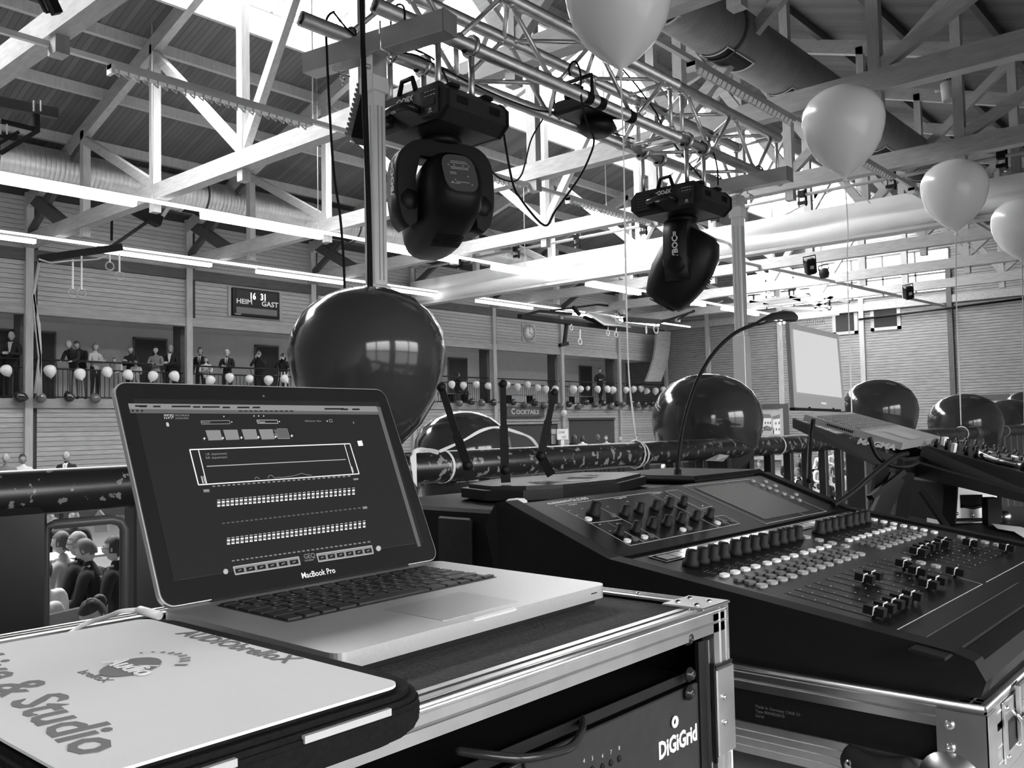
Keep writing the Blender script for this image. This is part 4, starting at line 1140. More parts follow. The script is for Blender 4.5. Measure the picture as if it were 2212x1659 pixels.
for px, py, ty, rr, lb in ((1313, 719, 705, .12, 'below the backboard rig, left one'), (1331, 723, 708, .12, 'below the backboard rig, right one'), (1417, 711, 695, .19, 'beside the long white ribbon, facing the camera'), (1396, 713, 700, .05, 'beside the long white ribbon, seen edge on'), (1253, 738, 712, .12, 'faint one in front of the cladding, lower'), (1234, 708, 700, .1, 'faint one in front of the cladding, upper')):
    c = P(px, py, 1, 22.4); tp = P(px, ty, 1, 22.4)
    g = thing('gym_ring', 'white gym ring, %s' % lb, 'gym ring', c, 'gym rings in the middle')
    q = MB(); q.tube([c+V((rr*math.cos(a*PI/8), .0, (rr if rr > .06 else .16)*math.sin(a*PI/8))) for a in range(16)], .022, WHITEP, 6, closed=True); q.build('ring', g)
    q = MB(); q.bar(c+V((0, 0, .1)), tp, .04, .05, WHITEP, up=(0, 1, 0)); q.build('strap', g)
q = MB(); rod(q, [(1425, 697), (1545, 657), (1560, 650)], 21.5, .05, BLACKM); rod(q, [(1465, 690), (1500, 670), (1546, 655)], 21.5, .04, BLACKM); flat(q, [(1350, 690), (1424, 695)], 21.5, .2, .2, BLACKM)
tag(q.build('folding_boom'), 'black folding boom by the last gym rings near the far corner', 'sports rig')
t = thing('ceiling_sports_rig', 'folded steel ball game rig hanging in front of the end wall above the gooseneck lamp', 'sports rig', P(1700, 640, 0, 34))
q = MB()
for pts in (((1620, 652), (1706, 642)), ((1616, 634), (1640, 632)), ((1690, 623), (1720, 622)), ((1620, 652), (1690, 665), (1790, 668)), ((1706, 642), (1795, 665)), ((1650, 655), (1730, 648)), ((1720, 627), (1835, 652)), ((1640, 632), (1672, 640)), ((1760, 665), (1800, 640)), ((1706, 642), (1750, 637))): flat(q, pts, 34, .10, .12, LGREY if pts[0][1] > 625 else BLACKM, 0)
for x, y0, y1 in ((1628, 632, 652), (1705, 624, 642), (1782, 640, 668), (1792, 650, 670), (1773, 655, 672)): flat(q, [(x, y0), (x, y1)], 34, .06, .06, BLACKM, 0)
q.build('rig_frame', t)
q = MB(); a = P(1718, 676, 0, 34); b_ = P(1790, 671, 0, 34); c = P(1813, 676, 0, 32); d = P(1720, 686, 0, 32); q.add([a, b_, c, d]+[p-V((0,0,.08)) for p in (a,b_,c,d)], [(0,1,2,3),(7,6,5,4),(0,3,7,4),(1,2,6,5),(2,3,7,6)], mat('target_board', .6, .5)); q.build('target_board', t)
q = MB(); c = P(1762, 692, 0, 34)
for a in range(9): q.tube([c+V((0, -.28+.07*a, .25)), c+V((0, -.35+.09*a, -.15))], .01, LGREY, 4)
for z in (.25, .1, -.05): q.tube([c+V((0, -.3, z)), c+V((0, .3, z))], .01, LGREY, 4)
q.build('ball_net', t)
# conduit with three hung loudspeakers
pa = P(1545, 553, 0, 26); pb = P(2042, 661, 0, 42.2)
q = MB(); q.cyl(pa, pb, .07, LGREY, 8); tag(q.build('ceiling_conduit'), 'long grey conduit crossing under the trusses towards the end wall', 'conduit')
for px, py, w_, lab in ((1750, 575, .42, 'black wedge loudspeaker under the conduit, left of a pair'), (1780, 590, .34, 'dark grey rounded loudspeaker under the conduit, right of a pair'), (1962, 632, .40, 'black loudspeaker near the bright end wall windows')):
    t_ = (px-1545)/(2042-1545); dd = (pb-EYE).length*(.62+.38*t_); c = EYE+ray(px, py)*dd*.86
    t = thing('loudspeaker', lab, 'loudspeaker', c, 'hung loudspeakers')
    F = Frame(c, _r+V((0,0,.18)), V((_f.x, _f.y, .35)))
    q = MB(F.m()); hw = w_*.5
    if px == 1780: q.lathe([(.0001, -hw), (hw*.8, -hw*.8), (hw, 0), (hw*.8, hw*.8), (.0001, hw)], DGREY, 10)
    else: q.box((-hw*.75, -hw*.8, -hw*1.2), (hw*.75, hw*.8, hw*1.2), BLACKM, bev=.05)
    q.build('cabinet', t)
    q = MB(F.m()); q.tube([(-hw*.9, 0, hw*.6), (-hw*.9, 0, hw*1.5), (hw*.9, 0, hw*1.5), (hw*.9, 0, hw*.6)], .02, BLACKM, 5); q.build('bracket', t)
    q = MB(F.m()); q.box((-.05, -hw*.86, -.06), (.06, -hw*.78, .04), LGREY); q.build('badge', t)
# cable tray and pipe along the end wall
q = MB(); q.cyl(P(1855, 690, 0, X1-.15), P(2212, 645, 0, X1-.15), .05, BLACKM, 6); tag(q.build('wall_pipe'), 'dark pipe along the top of the end wall boards', 'pipe')
# paper drum loudspeaker at the upper right
t = thing('drum_loudspeaker', 'pale cylindrical loudspeaker hanging from the dark beams at the upper right', 'loudspeaker', P(2050, 198, 0, 24))
a = P(2047, 178, 0, 24); b_ = P(2052, 218, 0, 24)
q = MB(); q.tube([a, a+(b_-a)*.05, b_-(b_-a)*.05, b_], [.15, .18, .18, .15], LGREY, 16); q.build('drum', t)
q = MB(); q.cyl(P(2020, 198, 0, 24), P(2040, 194, 0, 24), .03, LGREY, 6); q.cyl(a, V((a.x, a.y, a.z+.5)), .02, DGREY, 5); q.build('bracket', t)

# ================================================================== balloons
def balloon_mesh(m, knot=True):
    q = MB(); pr = [(.02, -1.36), (.05, -1.33), (.07, -1.29), (.03, -1.25), (.05, -1.20), (.16, -1.12), (.42, -.93), (.67, -.68), (.87, -.35), (.97, 0), (1.0, .25), (.96, .50), (.83, .74), (.62, .92), (.35, 1.04), (.0005, 1.09)]
    q.lathe(pr, m, 32); return q
def balloon(name, label, group, c, r, m, tilt=None, ribbon=None, cat='balloon', n=None):
    q = balloon_mesh(m)
    T = Matrix.Translation(V(c)) @ (tilt if tilt is not None else Matrix.Identity(4)) @ Matrix.Scale(r, 4)
    q.v = [T @ p for p in q.v]
    t = thing(name, label, cat, c, group); q.build('skin', t)
    return t
# small ones along the far gallery
q = balloon_mesh(BALW); q.v = [p*.15 for p in q.v]; s0 = tag(q.build('balloon', org=(0,0,0)), 'small white balloon tied to the far gallery railing', 'balloon', 'white balloons along the gallery railing')
WB = [(-15, 799, 1), (14, 801, 1), (108, 802, 1.1), (173, 809, 1.05), (232, 804, 1), (277, 810, 1), (330, 813, 1), (377, 813, 1.05), (454, 822, 1), (496, 816, .95), (539, 819, .9), (580, 822, 1.05), (615, 819, .95), (643, 822, 1), (976, 831, 1), (1001, 833, 1), (1029, 831, 1.05), (1055, 834, 1), (1096, 832, 1), (1118, 836, 1.05), (1140, 832, 1.05), (1161, 838, 1.05), (1179, 841, 1.1), (1199, 841, 1.1), (1238, 842, 1.35), (1254, 841, 1.05), (1270, 839, .7), (1291, 841, 1.1), (1312, 841, 1.15), (1324, 843, 1.2), (1352, 843, 1.1), (1369, 841, 1.1), (1385, 840, 1.1), (1397, 845, 1.1), (1416, 845, 1.2), (1433, 842, 1.1), (1452, 846, 1.2)]
for i, (px, py, s) in enumerate(WB):
    o = s0 if i == 0 else dup(s0, (0,0,0))
    o.location = P(px, py, 1, YF-.05); o.scale = (s,)*3; o.rotation_euler = (random.uniform(-.6, .6), random.uniform(-.6, .6), 0)
q = balloon_mesh(BALK); q.v = [p*.15 for p in q.v]; k0 = tag(q.build('balloon', org=(0,0,0)), 'small black balloon tied low along the gallery floor edge', 'balloon', 'black balloons along the gallery floor edge')
q = balloon_mesh(BALG); q.v = [p*.15 for p in q.v]; g0 = tag(q.build('balloon', org=(0,0,0)), 'small dark grey balloon tied low along the gallery floor edge', 'balloon', 'grey balloons along the gallery floor edge')
KB = [(45, 858), (149, 857), (1018, 868), (1066, 869), (1109, 869), (1155, 869), (1190, 868), (1229, 873), (1266, 869), (1304, 871), (1334, 872), (1366, 872), (1394, 874), (1410, 872), (1448, 874)]
GB = [(87, 860), (205, 860), (992, 871), (1041, 870), (1133, 874), (1176, 875), (1210, 877), (1250, 878), (1287, 874), (1321, 877), (1347, 874), (1378, 875), (1430, 876)]
for L_, b0 in ((KB, k0), (GB, g0)):
    for i, (px, py) in enumerate(L_):
        o = b0 if i == 0 else dup(b0, (0,0,0))
        o.location = P(px, py, 1, YF-.22); o.scale = (random.uniform(.95, 1.15),)*3; o.rotation_euler = (PI+random.uniform(-.7, .7), random.uniform(-.7, .7), 0) if i % 2 else (random.uniform(1.2, 1.9), random.uniform(-.4, .4), random.uniform(0, 6))
c = P(1218, 893, 1, YF-.35)
balloon('balloon', 'single small white balloon hanging on the pillar above the Drink me board', None, c, .15, BALW)
# ribbons
def ribbon(q, pts, w_=.006):
    pts = smooth_path(pts, 5)
    for i in range(len(pts)-1):
        q.bar(pts[i], pts[i+1], w_*(.6+.4*abs(math.cos(i*.35))), .0012, RIBB, up=(_f.x, _f.y, .1))
YR = 1.5
RAILT = 2.25
WBIG = [(1337, 12, 116, 1372, 952, 'huge white balloon cut by the top edge of the photo', [(1340, 150), (1347, 330), (1352, 600), (1358, 800), (1368, 900), (1375, 952)]),
        (1822, 280, 86, 1840, 893, 'big white balloon below the dark duct at the upper right', [(1826, 400), (1832, 500), (1830, 560), (1834, 700), (1840, 893)]),
        (2062, 419, 68, 2076, 918, 'white balloon second from the right edge', [(2065, 512), (2066, 650), (2072, 800), (2076, 918)]),
        (2207, 493, 60, 2215, 915, 'white balloon cut by the right edge of the photo', [(2208, 560), (2210, 700), (2213, 915)])]
for px, py, rp, bx, by, lab, rb in WBIG:
    yy = YR
    d = ray(px, py); c = P(px, py, 1, yy); r = rp/FPX*(c-EYE).dot(_f)
    t = balloon('balloon', lab, 'big white balloons over the railing', c, r, BALW)
    q = MB(); ribbon(q, [P(a, b_, 1, yy) for a, b_ in rb], .0055 if px < 2000 else .009)
    q.build('ribbon', t)
    q = MB(); kx = P(bx, by, 1, yy).x
    q.tube([(kx+.01*math.sin(a*PI/6+1), YR+.041*math.cos(a*PI/6), 2.215+.041*math.sin(a*PI/6)) for a in range(12)], .0035, RIBB, 4, closed=True)
    q.build('knot_loop', t)
    if px in (1822, 2062):
        q = MB(); e = c+V((0, 0, -r*1.33)); rr = _r2
        ribbon(q, [e, e+rr*r*.35+V((0, 0, -r*.25)), e+rr*r*.6+V((0, 0, -r*.55))], .005); q.build('ribbon_tail', t)
DB = [(795, 803, 166, 'biggest dark balloon right behind the open laptop', 1.62), (1000, 1003, 105, 'dark balloon half hidden by the biggest one, low behind the rail', 1.95), (1528, 935, 116, 'dark balloon crossed by the gooseneck lamp', 1.64), (1900, 905, 78, 'dark balloon behind the second laptop', 1.64), (2086, 932, 74, 'dark balloon at the right crossed by a white ribbon', 1.64), (2185, 940, 70, 'dark balloon near the right edge, lower of two', 1.64), (2216, 890, 40, 'small dark balloon cut by the right edge', 1.64), (1950, 935, 45, None, 1.64)]
for px, py, rp, lab, yy in DB[:-1]:
    c = P(px, py, 1, yy); r = rp/FPX*(c-EYE).dot(_f)*1.02
    balloon('balloon', lab, 'big dark balloons along the railing', c, r, BALD)
# ================================================================== lighting truss on two stands
TY0, TY1, TZ0, TZ1, TXa, TXb = 2.1, 2.34, 3.615, 3.858, 1.69, 4.66
t = thing('box_truss', 'aluminium box truss carrying moving head lights on two white stands', 'lighting truss', (3.1, 2.22, 3.59))
r = .025
for y, z, xa in ((TY0, TZ0, 1.79), (TY0, TZ1, 1.79), (TY1, TZ0, 1.69), (TY1, TZ1, 1.79)):
    q = MB(); ra = .017
    n = 14; A_ = [(xa, y, z), (xa+.001, y, z)]
    q.tube([(xa+.03, y, z), (xa, y, z), (xa, y, z), (xa+1.78, y, z), (xa+1.781, y, z), (xa+1.80, y, z), (xa+1.801, y, z), (TXb, y, z)], [ra, ra, r, r, r+.004, r+.004, r, r], TUBE, 16)
    q.build('main_tube', t)
br = .0095
def brace(a, b):
    a = V(a); b = V(b); q = MB(); q.cyl(a, b, br, TUBE, 8)
    for p, d in ((a, (b-a).normalized()), (b, (a-b).normalized())): q.cyl(p+d*.022, p+d*.034, br*1.5, TUBE, 8)
    return q.build('brace', t)
for (ya, za), (yb, zb), ph in (((TY0, TZ1), (TY0, TZ0), 0), ((TY1, TZ1), (TY1, TZ0), 1), ((TY0, TZ0), (TY1, TZ0), 1), ((TY0, TZ1), (TY1, TZ1), 0)):
    for x0_, x1_ in ((1.86, 3.50), (3.66, 4.60)):
        n = 6 if x1_-x0_ > 1 else 4
        for i in range(n):
            xa = x0_+(x1_-x0_)*i/n+.012; xb = x0_+(x1_-x0_)*(i+1)/n-.012
            f0 = (i+ph) % 2
            brace((xa, ya if not f0 else yb, za if not f0 else zb), (xb, yb if not f0 else ya, zb if not f0 else za))
    for xx in (3.53, 3.63, 4.63): brace((xx, ya, za), (xx, yb, zb))
for px in (1269, 1296, 1361):
    x = P(px, 300, 1, TY0).x; q = MB(); q.cyl((x-.022, TY0, TZ0), (x+.022, TY0, TZ0), r+.0015, BLACKM, 18); q.build('tape_band', t)
# stands
for n, (X, lab, Ya, Yb) in enumerate(((1.885, 'white square lifting stand on the left, under the near end of the truss', 1.87, 2.56), (4.385, 'white square lifting stand on the right, behind the gooseneck lamp', 1.87, 2.58))):
    t = thing('lifting_stand', lab, 'lighting stand', (X, 2.22, 1.12), 'lighting stands')
    zc = 3.545
    ba, bb = ((970, 50), (668, 143)) if n == 0 else ((1705, 376), (1540, 409))
    pa_, pb_ = P(*ba, 2, zc), P(*bb, 2, zc); Fb = Frame(pa_, pb_-pa_, V((0, 0, 1)).cross(pb_-pa_), (0, 0, 1)); Lb = (pb_-pa_).length
    q = MB(Fb.m()); q.box((0, -.035, -.035), (Lb, .035, .035), BARM, bev=.003); q.build('crossbar', t)
    q = MB(Fb.m()); q.box((-.006, -.036, -.036), (0, .036, .036), MGREY, bev=.002); q.build('end_cap', t)
    q = MB(); q.box((X-.026, 2.194, 2.76), (X+.026, 2.246, zc-.1), POSTM, bev=.004)
    for s in (-1, 1): q.box((X+s*.008-.001, 2.190, 2.78), (X+s*.008+.001, 2.1945, zc-.2), BARM); q.box((X-.0275, 2.22+s*.01-.001, 2.78), (X-.0255, 2.22+s*.01+.001, zc-.2), BARM)
    q.build('inner_mast', t)
    q = MB(); q.box((X-.034, 2.186, zc-.155), (X+.034, 2.254, zc-.10), POSTM, bev=.004); q.box((X-.03, 2.19, zc-.1), (X+.03, 2.25, zc-.035), ALUV); q.cyl((X-.04, 2.22, zc-.07), (X-.028, 2.22, zc-.07), .009, ALUV); q.build('top_collar', t)
    q = MB(); q.box((X-.034, 2.186, 1.3), (X+.034, 2.254, 2.765), POSTM, bev=.004); q.build('outer_mast', t)
    q = MB()
    for s in (-1, 1): q.bar((X, 2.22, 1.5), (X+s*.7, 2.22+.0, 1.14), .03, .05, POSTM); q.bar((X, 2.22, 1.5), (X, 2.22+s*.5, 1.14), .03, .05, POSTM)
    q.box((X-.06, 2.16, 1.12), (X+.06, 2.28, 1.5), POSTM); q.build('foot', t)
    for y in (TY0, TY1):
        q = MB()
        q.tube([(X, y-.033, zc+.02)]+[(X, y+.033*math.cos(PI-PI*a/8), TZ0+.033*math.sin(PI*a/8)) for a in range(9)]+[(X, y+.033, zc+.02)], .0035, BLACKM, 6)
        q.tube([(X-.039, y+.04, zc+.05), (X-.039, y+.04, zc-.04), (X+.03, y+.04, zc-.042)], .0035, CHROME, 6)
        q.ball((X, y+.04, zc-.055), .011, CHROME, 8, 6); q.cyl((X, y+.04, zc-.08), (X, y+.04, zc-.04), .004, CHROME, 6); q.build('hook_clamp', t)
# moving heads
def moving_head(label, X, Y0, Z, psi, tau, words):
    t = thing('moving_head', label, 'stage light', (X+.14, Y0+.18, Z-.45), 'moving head lights')
    L_, Wd, Hh = .285, .36, .115
    cx, cy = X+L_/2, Y0+Wd/2
    q = MB()
    pr = [(-Wd/2+.03, Hh), (Wd/2-.03, Hh), (Wd/2, Hh-.03), (Wd/2, .035), (Wd/2-.04, .0), (-Wd/2+.04, .0), (-Wd/2, .035), (-Wd/2, Hh-.03)]
    M = Matrix(((0, 0, 1, X), (1, 0, 0, cy), (0, 1, 0, Z), (0, 0, 0, 1)))
    q.prism(pr, L_, DGREY, M)
    q.prism([(a*1.03, .5*Hh+(b-.5*Hh)*1.04) for a, b in pr], .02, BLACK, Matrix.Translation(V((-.012, 0, 0))) @ M)
    q.prism([(a*1.02, .5*Hh+(b-.5*Hh)*1.03) for a, b in pr], .012, BLACK, Matrix.Translation(V((L_-.004, 0, 0))) @ M)
    q.build('base', t)
    Ft = Frame((X-.0145, 0, 0), (0, 1, 0), (0, 0, 1), (-1, 0, 0))
    # panels on the face that looks along the hall
    q = MB(); xx = X-.013
    q.box((xx-.003, cy+.07, Z+.02), (xx+.004, cy+.16, Z+.098), BLACKM, bev=.003); q.build('vent_cover', t)
    q = MB()
    for i in range(5): q.box((xx-.004, cy+.08, Z+.028+.013*i), (xx-.0025, cy+.15, Z+.034+.013*i), DGREY)
    q.build('vent_slots', t)
    q = MB(); q.box((xx-.003, cy-.155, Z+.015), (xx+.004, cy-.07, Z+.10), BLACKG, bev=.003); q.box((xx-.005, cy-.14, Z+.045), (xx-.002, cy-.085, Z+.065), BLACKM); q.build('control_panel', t)
    q = MB()
    for i in range(4):
        for z in (.077, .091): q.box((xx-.0045, cy-.14+.013*i, Z+z), (xx-.003, cy-.133+.013*i, Z+z+.0018), WHITEL)
    q.box((xx-.0045, cy-.128, Z+.022), (xx-.003, cy-.108, Z+.025), LGREY); q.quad([(xx-.004, cy-.118, Z+.038), (xx-.004, cy-.109, Z+.031), (xx-.004, cy-.118, Z+.027), (xx-.004, cy-.127, Z+.031)], LGREY)
    q.build('panel_marks', t)
    q = MB(); q.tube(smooth_path([(xx, cy+.075, Z+.045), (xx-.03, cy+.07, Z+.052), (xx-.042, cy+.03, Z+.055), (xx-.042, cy-.02, Z+.055), (xx-.03, cy-.05, Z+.052), (xx, cy-.055, Z+.048)], 4), [.013]*21, BLACKG, 8); q.build('handle', t)
    q = MB(); q.box((xx-.05, cy+.0, Z+.038), (xx-.045, cy+.018, Z+.052), LGREY); q.build('sticker', t)
    Mt = Matrix(((0, 0, -1, xx-.001), (1, 0, 0, 0), (0, -1, 0, 0), (0, 0, 0, 1)))
    text('lettering', words[0], Matrix.Translation(V((0, cy-.035, Z+.101))) @ Matrix(((0, 0, -1, xx-.001), (1, 0, 0, 0), (0, -1, 0, 0), (0, 0, 0, 1))), .026, WHITEL, t, bold=.0006)
    # louvres on the near long side
    q = MB()
    for x0_ in (.045, .20):
        for i in range(7): q.box((X+x0_+.0075*i, Y0-.002, Z+.055), (X+x0_+.0035+.0075*i, Y0+.002, Z+.08), BLACKM)
    q.build('side_louvres', t)
    # omega clamps on top
    for x in (X+.06, X+.22):
        q = MB(); q.box((x-.02, cy-.16, Z+Hh), (x+.02, cy+.16, Z+Hh+.012), BLACKM)
        for y in (TY0, TY1):
            q.tube([(x, y+.033*math.cos(a*PI/6), TZ0+.033*math.sin(a*PI/6)) for a in range(12)], .010, ALUV, 6, closed=True)
            q.cyl((x, y, TZ0-.035), (x, y, Z+Hh), .011, ALUV, 8); q.ball((x-.035, y, TZ0-.02), .012, BLACKM, 8, 5)
        q.build('clamp', t)
    q = MB(); q.tube([(X-.01, cy-.045, Z+Hh), (X-.01, cy-.03, Z+Hh+.045), (X-.01, cy+.02, Z+Hh+.045), (X-.01, cy+.035, Z+Hh)], .009, BLACKM, 6); q.build('safety_eye', t)
    # yoke: C shape standing in a plane turned by psi
    YM = Matrix.Translation(V((cx, cy, Z))) @ Matrix.Rotation(psi, 4, 'Z')
    q = MB(YM)
    q.lathe([(.06, .0), (.075, -.012), (.07, -.03), (.05, -.035)], BLACK, 20)
    out = []; N_ = 22; yh = .345
    for i in range(N_+1):
        a = PI*i/N_; ca, sa = math.cos(a), math.sin(a)
        out.append((.172*math.copysign(abs(ca)**.75, ca), -.165+.135*abs(sa)**.8))
    inn = [(-.112, -.085), (.112, -.085)]
    po = [(.172, -.165)]
    prof = [(.158, -.30), (.172, -.24), (.174, -.165), (.165, -.09), (.13, -.045), (.07, -.028), (-.07, -.028), (-.13, -.045), (-.165, -.09), (-.174, -.165), (-.172, -.24), (-.158, -.30), (-.135, -.325), (-.11, -.31), (-.104, -.25), (-.112, -.16), (-.095, -.085), (.095, -.085), (.112, -.16), (.104, -.25), (.11, -.31), (.135, -.325)]
    sp = smooth_path([(a, b, 0) for a, b in prof[:13]], 3); prof = [(p.x, p.y) for p in sp]+prof[13:]
    Mp = Matrix(((1, 0, 0, 0), (0, 0, 1, -.055), (0, 1, 0, 0), (0, 0, 0, 1)))
    q.prism(prof, .11, BLACK, Mp, True)
    for s in (1, -1):
        q.lathe([(.045, .098*1), (.062, .11), (.066, .14), (.055, .168), (.02, .176), (.0005, .177)], BLACK, 18, Matrix.Translation(V((0, 0, -.235))) @ Matrix.Rotation(s*PI/2, 4, 'Y'))
    q.build('yoke', t)
    Mw = YM @ Matrix(((0, 0, -1, -.1755), (0, -1, 0, .02), (-1, 0, 0, -.21), (0, 0, 0, 1))) if False else YM @ Matrix.Translation(V((-.1752, .013, -.235))) @ Matrix(((0, 0, -1, 0), (0, -1, 0, 0), (1*0-1*0, 0, 0, 0), (0, 0, 0, 1))) if False else None
    # lettering reads upwards on both outer cheeks
    for s in (1, -1):
        Mx = Matrix(((0, 0, s, s*.1745), (0, -s, 0, s*.012), (1, 0, 0, -.225), (0, 0, 0, 1)))
        text('lettering', words[1], YM @ Mx, .036, WHITEL, t, bold=.0012, sx=1.05)
    # head
    HM = YM @ Matrix.Translation(V((0, 0, -.235))) @ Matrix.Rotation(tau, 4, 'X')
    q = MB(HM)
    rings = [(-.175, .060, .066), (-.165, .082, .095), (-.11, .099, .125), (-.03, .102, .138), (.06, .100, .135), (.13, .094, .118), (.18, .082, .10), (.20, .072, .085)]
    vs = []; fs = []; n = 16
    for y, rx, rz in rings:
        for j in range(n):
            a = 2*PI*j/n+PI/16; ca, sa = math.cos(a), math.sin(a)
            vs.append((rx*math.copysign(abs(ca)**.7, ca), y, rz*math.copysign(abs(sa)**.7, sa)))
    for i in range(len(rings)-1):
        for j in range(n): fs.append((i*n+j, i*n+(j+1) % n, i*n+n+(j+1) % n, i*n+n+j))
    fs.append(tuple(range(n-1, -1, -1))); fs.append(tuple((len(rings)-1)*n+j for j in range(n)))
    q.add(vs, fs, BLACK, True); q.build('lamp_head', t)
    q = MB(HM); q.lathe([(.070, .198), (.066, .212), (.058, .212), (.0005, .206)], BLACKG, 20, Matrix.Rotation(-PI/2, 4, 'X')); q.build('lens', t)
    q = MB(HM)
    rr = .062; pts = [(rr*.95*math.copysign(abs(math.cos(a))**.6, math.cos(a)), rr*1.2*math.copysign(abs(math.sin(a))**.6, math.sin(a))) for a in [2*PI*i/24 for i in range(24)]]
    Mb = Matrix(((1, 0, 0, 0), (0, 0, -1, -.1735), (0, 1, 0, 0), (0, 0, 0, 1)))
    q.prism(pts, .006, MGREY if False else mat('label_plate', .10, .45), Mb); q.build('rear_label_plate', t)
    q = MB(HM @ Mb)
    rnd = random.Random(3)
    for z, w_ in ((.045, .05), (.038, .055), (.020, .06), (.014, .056), (-.002, .022), (-.008, .02), (-.04, .04), (-.046, .03)):
        x = -w_/2+(.0 if w_ > .03 else -.025)
        while x < w_/2-(0 if w_ > .03 else .025): l = rnd.uniform(.003, .008); q.box((x, z, .006), (x+l, z+.0028, .0068), LGREY); x += l+.001
    for x, z in ((-.036, .03), (.036, .03), (-.034, -.04), (.034, -.045), (-.016, .03), (.016, .03), (-.022, -.03), (.026, -.012)):
        q.add([(x-.004, z-.003, .0068), (x+.004, z-.003, .0068), (x, z+.004, .0068)], [(0, 1, 2)], LGREY)
    q.build('plate_print', t)
    q = MB(HM)
    for i in range(6): q.box((-.05, -.02+.011*i, -.1395), (.05, -.016+.011*i, -.136), BLACKM)
    for i in range(5): q.box((-.098, -.08+.012*i, .0), (-.094, -.074+.012*i, .025), BLACKM)
    q.build('cooling_slots', t)
    return t
moving_head('big black moving head light hanging next to the left stand, label plate showing', 2.0, 2.0, 3.295, R(-22), R(-24), ('XBOC-', 'YBOC='))
moving_head('black moving head light beside the right stand, yoke seen edge on', 3.60, 2.0, 3.285, R(18), R(-58), ('XPOD-', 'YBOC='))
# black flood inside the truss
t = thing('truss_floodlight', 'black floodlight lying inside the truss above the taped tube', 'stage light', P(1255, 215, 1, 2.22))
c = P(1262, 232, 1, 2.22); q = MB(Matrix.Translation(c)); q.box((-.10, -.09, -.04), (.13, .09, .02), BLACK, bev=.012); q.lathe([(.05, -.10), (.085, -.075), (.07, -.04)], BLACK, 18, Matrix.Translation(V((.09, 0, 0)))); q.build('housing', t)
q = MB(Matrix.Translation(c)); q.tube([(-.08, -.1, 0), (-.08, -.1, .09), (-.08, .1, .09), (-.08, .1, 0)], .009, BLACKM, 6); q.box((-.1, -.03, .02), (-.04, .03, .07), BLACKM); q.build('bracket', t)
q = MB(Matrix.Translation(c)); q.ball((.10, .0, .045), .022, BLACKM, 8, 6); q.build('plug', t)
# finned dimmer behind the left stand
t = thing('finned_dimmer', 'black box with cooling fins clamped behind the left stand', 'dimmer', P(785, 240, 1, 2.45))
F = Frame(P(783, 245, 1, 2.45), _r, V((_f.x, _f.y, 0)), V((0, 0, 1)))
q = MB(F.m() @ Matrix.Rotation(R(14), 4, 'Y')); q.box((-.02, 0, -.09), (.055, .08, .11), BLACKM); q.build('case', t)
q = MB(F.m() @ Matrix.Rotation(R(14), 4, 'Y'))
for i in range(11): q.box((-.045, 0, -.085+.018*i), (-.02, .07, -.078+.018*i), MGREY)
q.build('fins', t)
# cables on the rig
def cable(name, pts, r, m, label, y=2.3, n=6, cat='cable'):
    q = MB(); q.tube(smooth_path([P(a, b_, 1, y) for a, b_ in pts], 5), r, m, 7)
    return tag(q.build(name), label, cat)
cable('cable', [(745, 640), (742, 560), (735, 470), (722, 380), (715, 290), (709, 180), (705, 90), (704, 50), (711, 32), (722, 25)], .0042, BLACKM, 'thin black cable looped over the truss, left of the thick pair', 2.35)
cable('cable', [(797, 640), (796, 520), (792, 380), (786, 250), (783, 130), (779, 0), (777, -60)], .0055, BLACKM, 'thick black cable hanging in front of the left stand, left strand of the pair', 2.15)
cable('cable', [(803, 640), (800, 500), (795, 330), (790, 180), (785, 60), (783, -60)], .0045, BLACKM, 'thick black cable hanging in front of the left stand, right strand of the pair', 2.17)
cable('cable', [(1088, 290), (1106, 390), (1125, 430), (1176, 487), (1200, 455), (1250, 385), (1275, 335), (1283, 300), (1268, 265), (1256, 215), (1254, 160), (1246, 136), (1236, 134), (1229, 150), (1232, 165)], .0042, BLACKM, 'black power cable drooping in a deep loop from the big moving head', 2.08)
cable('cable', [(1172, 258), (1148, 300), (1135, 350), (1126, 378), (1110, 392), (1080, 385), (1062, 370)], .0032, BLACKM, 'thinner black cable curving from the truss to the back of the big moving head', 2.2)
cable('cable', [(1515, 305), (1538, 325), (1549, 360), (1551, 400)], .0040, BLACKM, 'black cable running from the truss into the second moving head', 2.08)
cable('cable', [(1345, 150), (1375, 185), (1415, 240), (1430, 270), (1470, 330), (1515, 385)], .0040, BLACKM, 'black cable threading along inside the truss to the second moving head', 2.25)
cable('cable', [(880, 100), (940, 130), (968, 180), (975, 215)], .0035, BLACKM, 'black cable draped over the truss above the big moving head', 2.3)
cable('cable', [(720, 26), (770, 80), (850, 110), (900, 120), (960, 150), (1060, 200), (1150, 235), (1200, 245), (1300, 280), (1370, 300)], .0035, BLACKM, 'black cable strung lengthwise through the truss', 2.3)
# ================================================================== railing in front of the desk
RY, RZ, RR = 1.5, 2.215, .036
t = thing('stage_railing', 'dark chipped pipe railing running behind the desk equipment', 'railing', (3, RY, 1.12))
q = MB(); q.tube([(-1.6, RY, RZ), (5.9, RY, RZ)], RR, RAILM, 28); q.build('top_pipe', t)
q = MB(); q.tube([(5.9, RY, RZ), (5.905, RY, RZ), (5.97, RY, RZ), (5.975, RY, RZ), (9.0, RY, RZ)], [RR, RR+.008, RR+.008, RR, RR], mat('rail_lit_paint', .10, .3, spec=.7), 24); q.build('far_pipe', t)  # lighter copy of the rail paint, light put into its colour
q = MB(); q.box((.40, RY-.05, 1.12), (.575, RY+.02, RZ-.02), RAILP, bev=.01); q.build('post', t)
q = MB(); q.box((4.0, RY-.045, 1.12), (4.09, RY+.045, RZ-.02), RAILP, bev=.01); q.build('post', t)
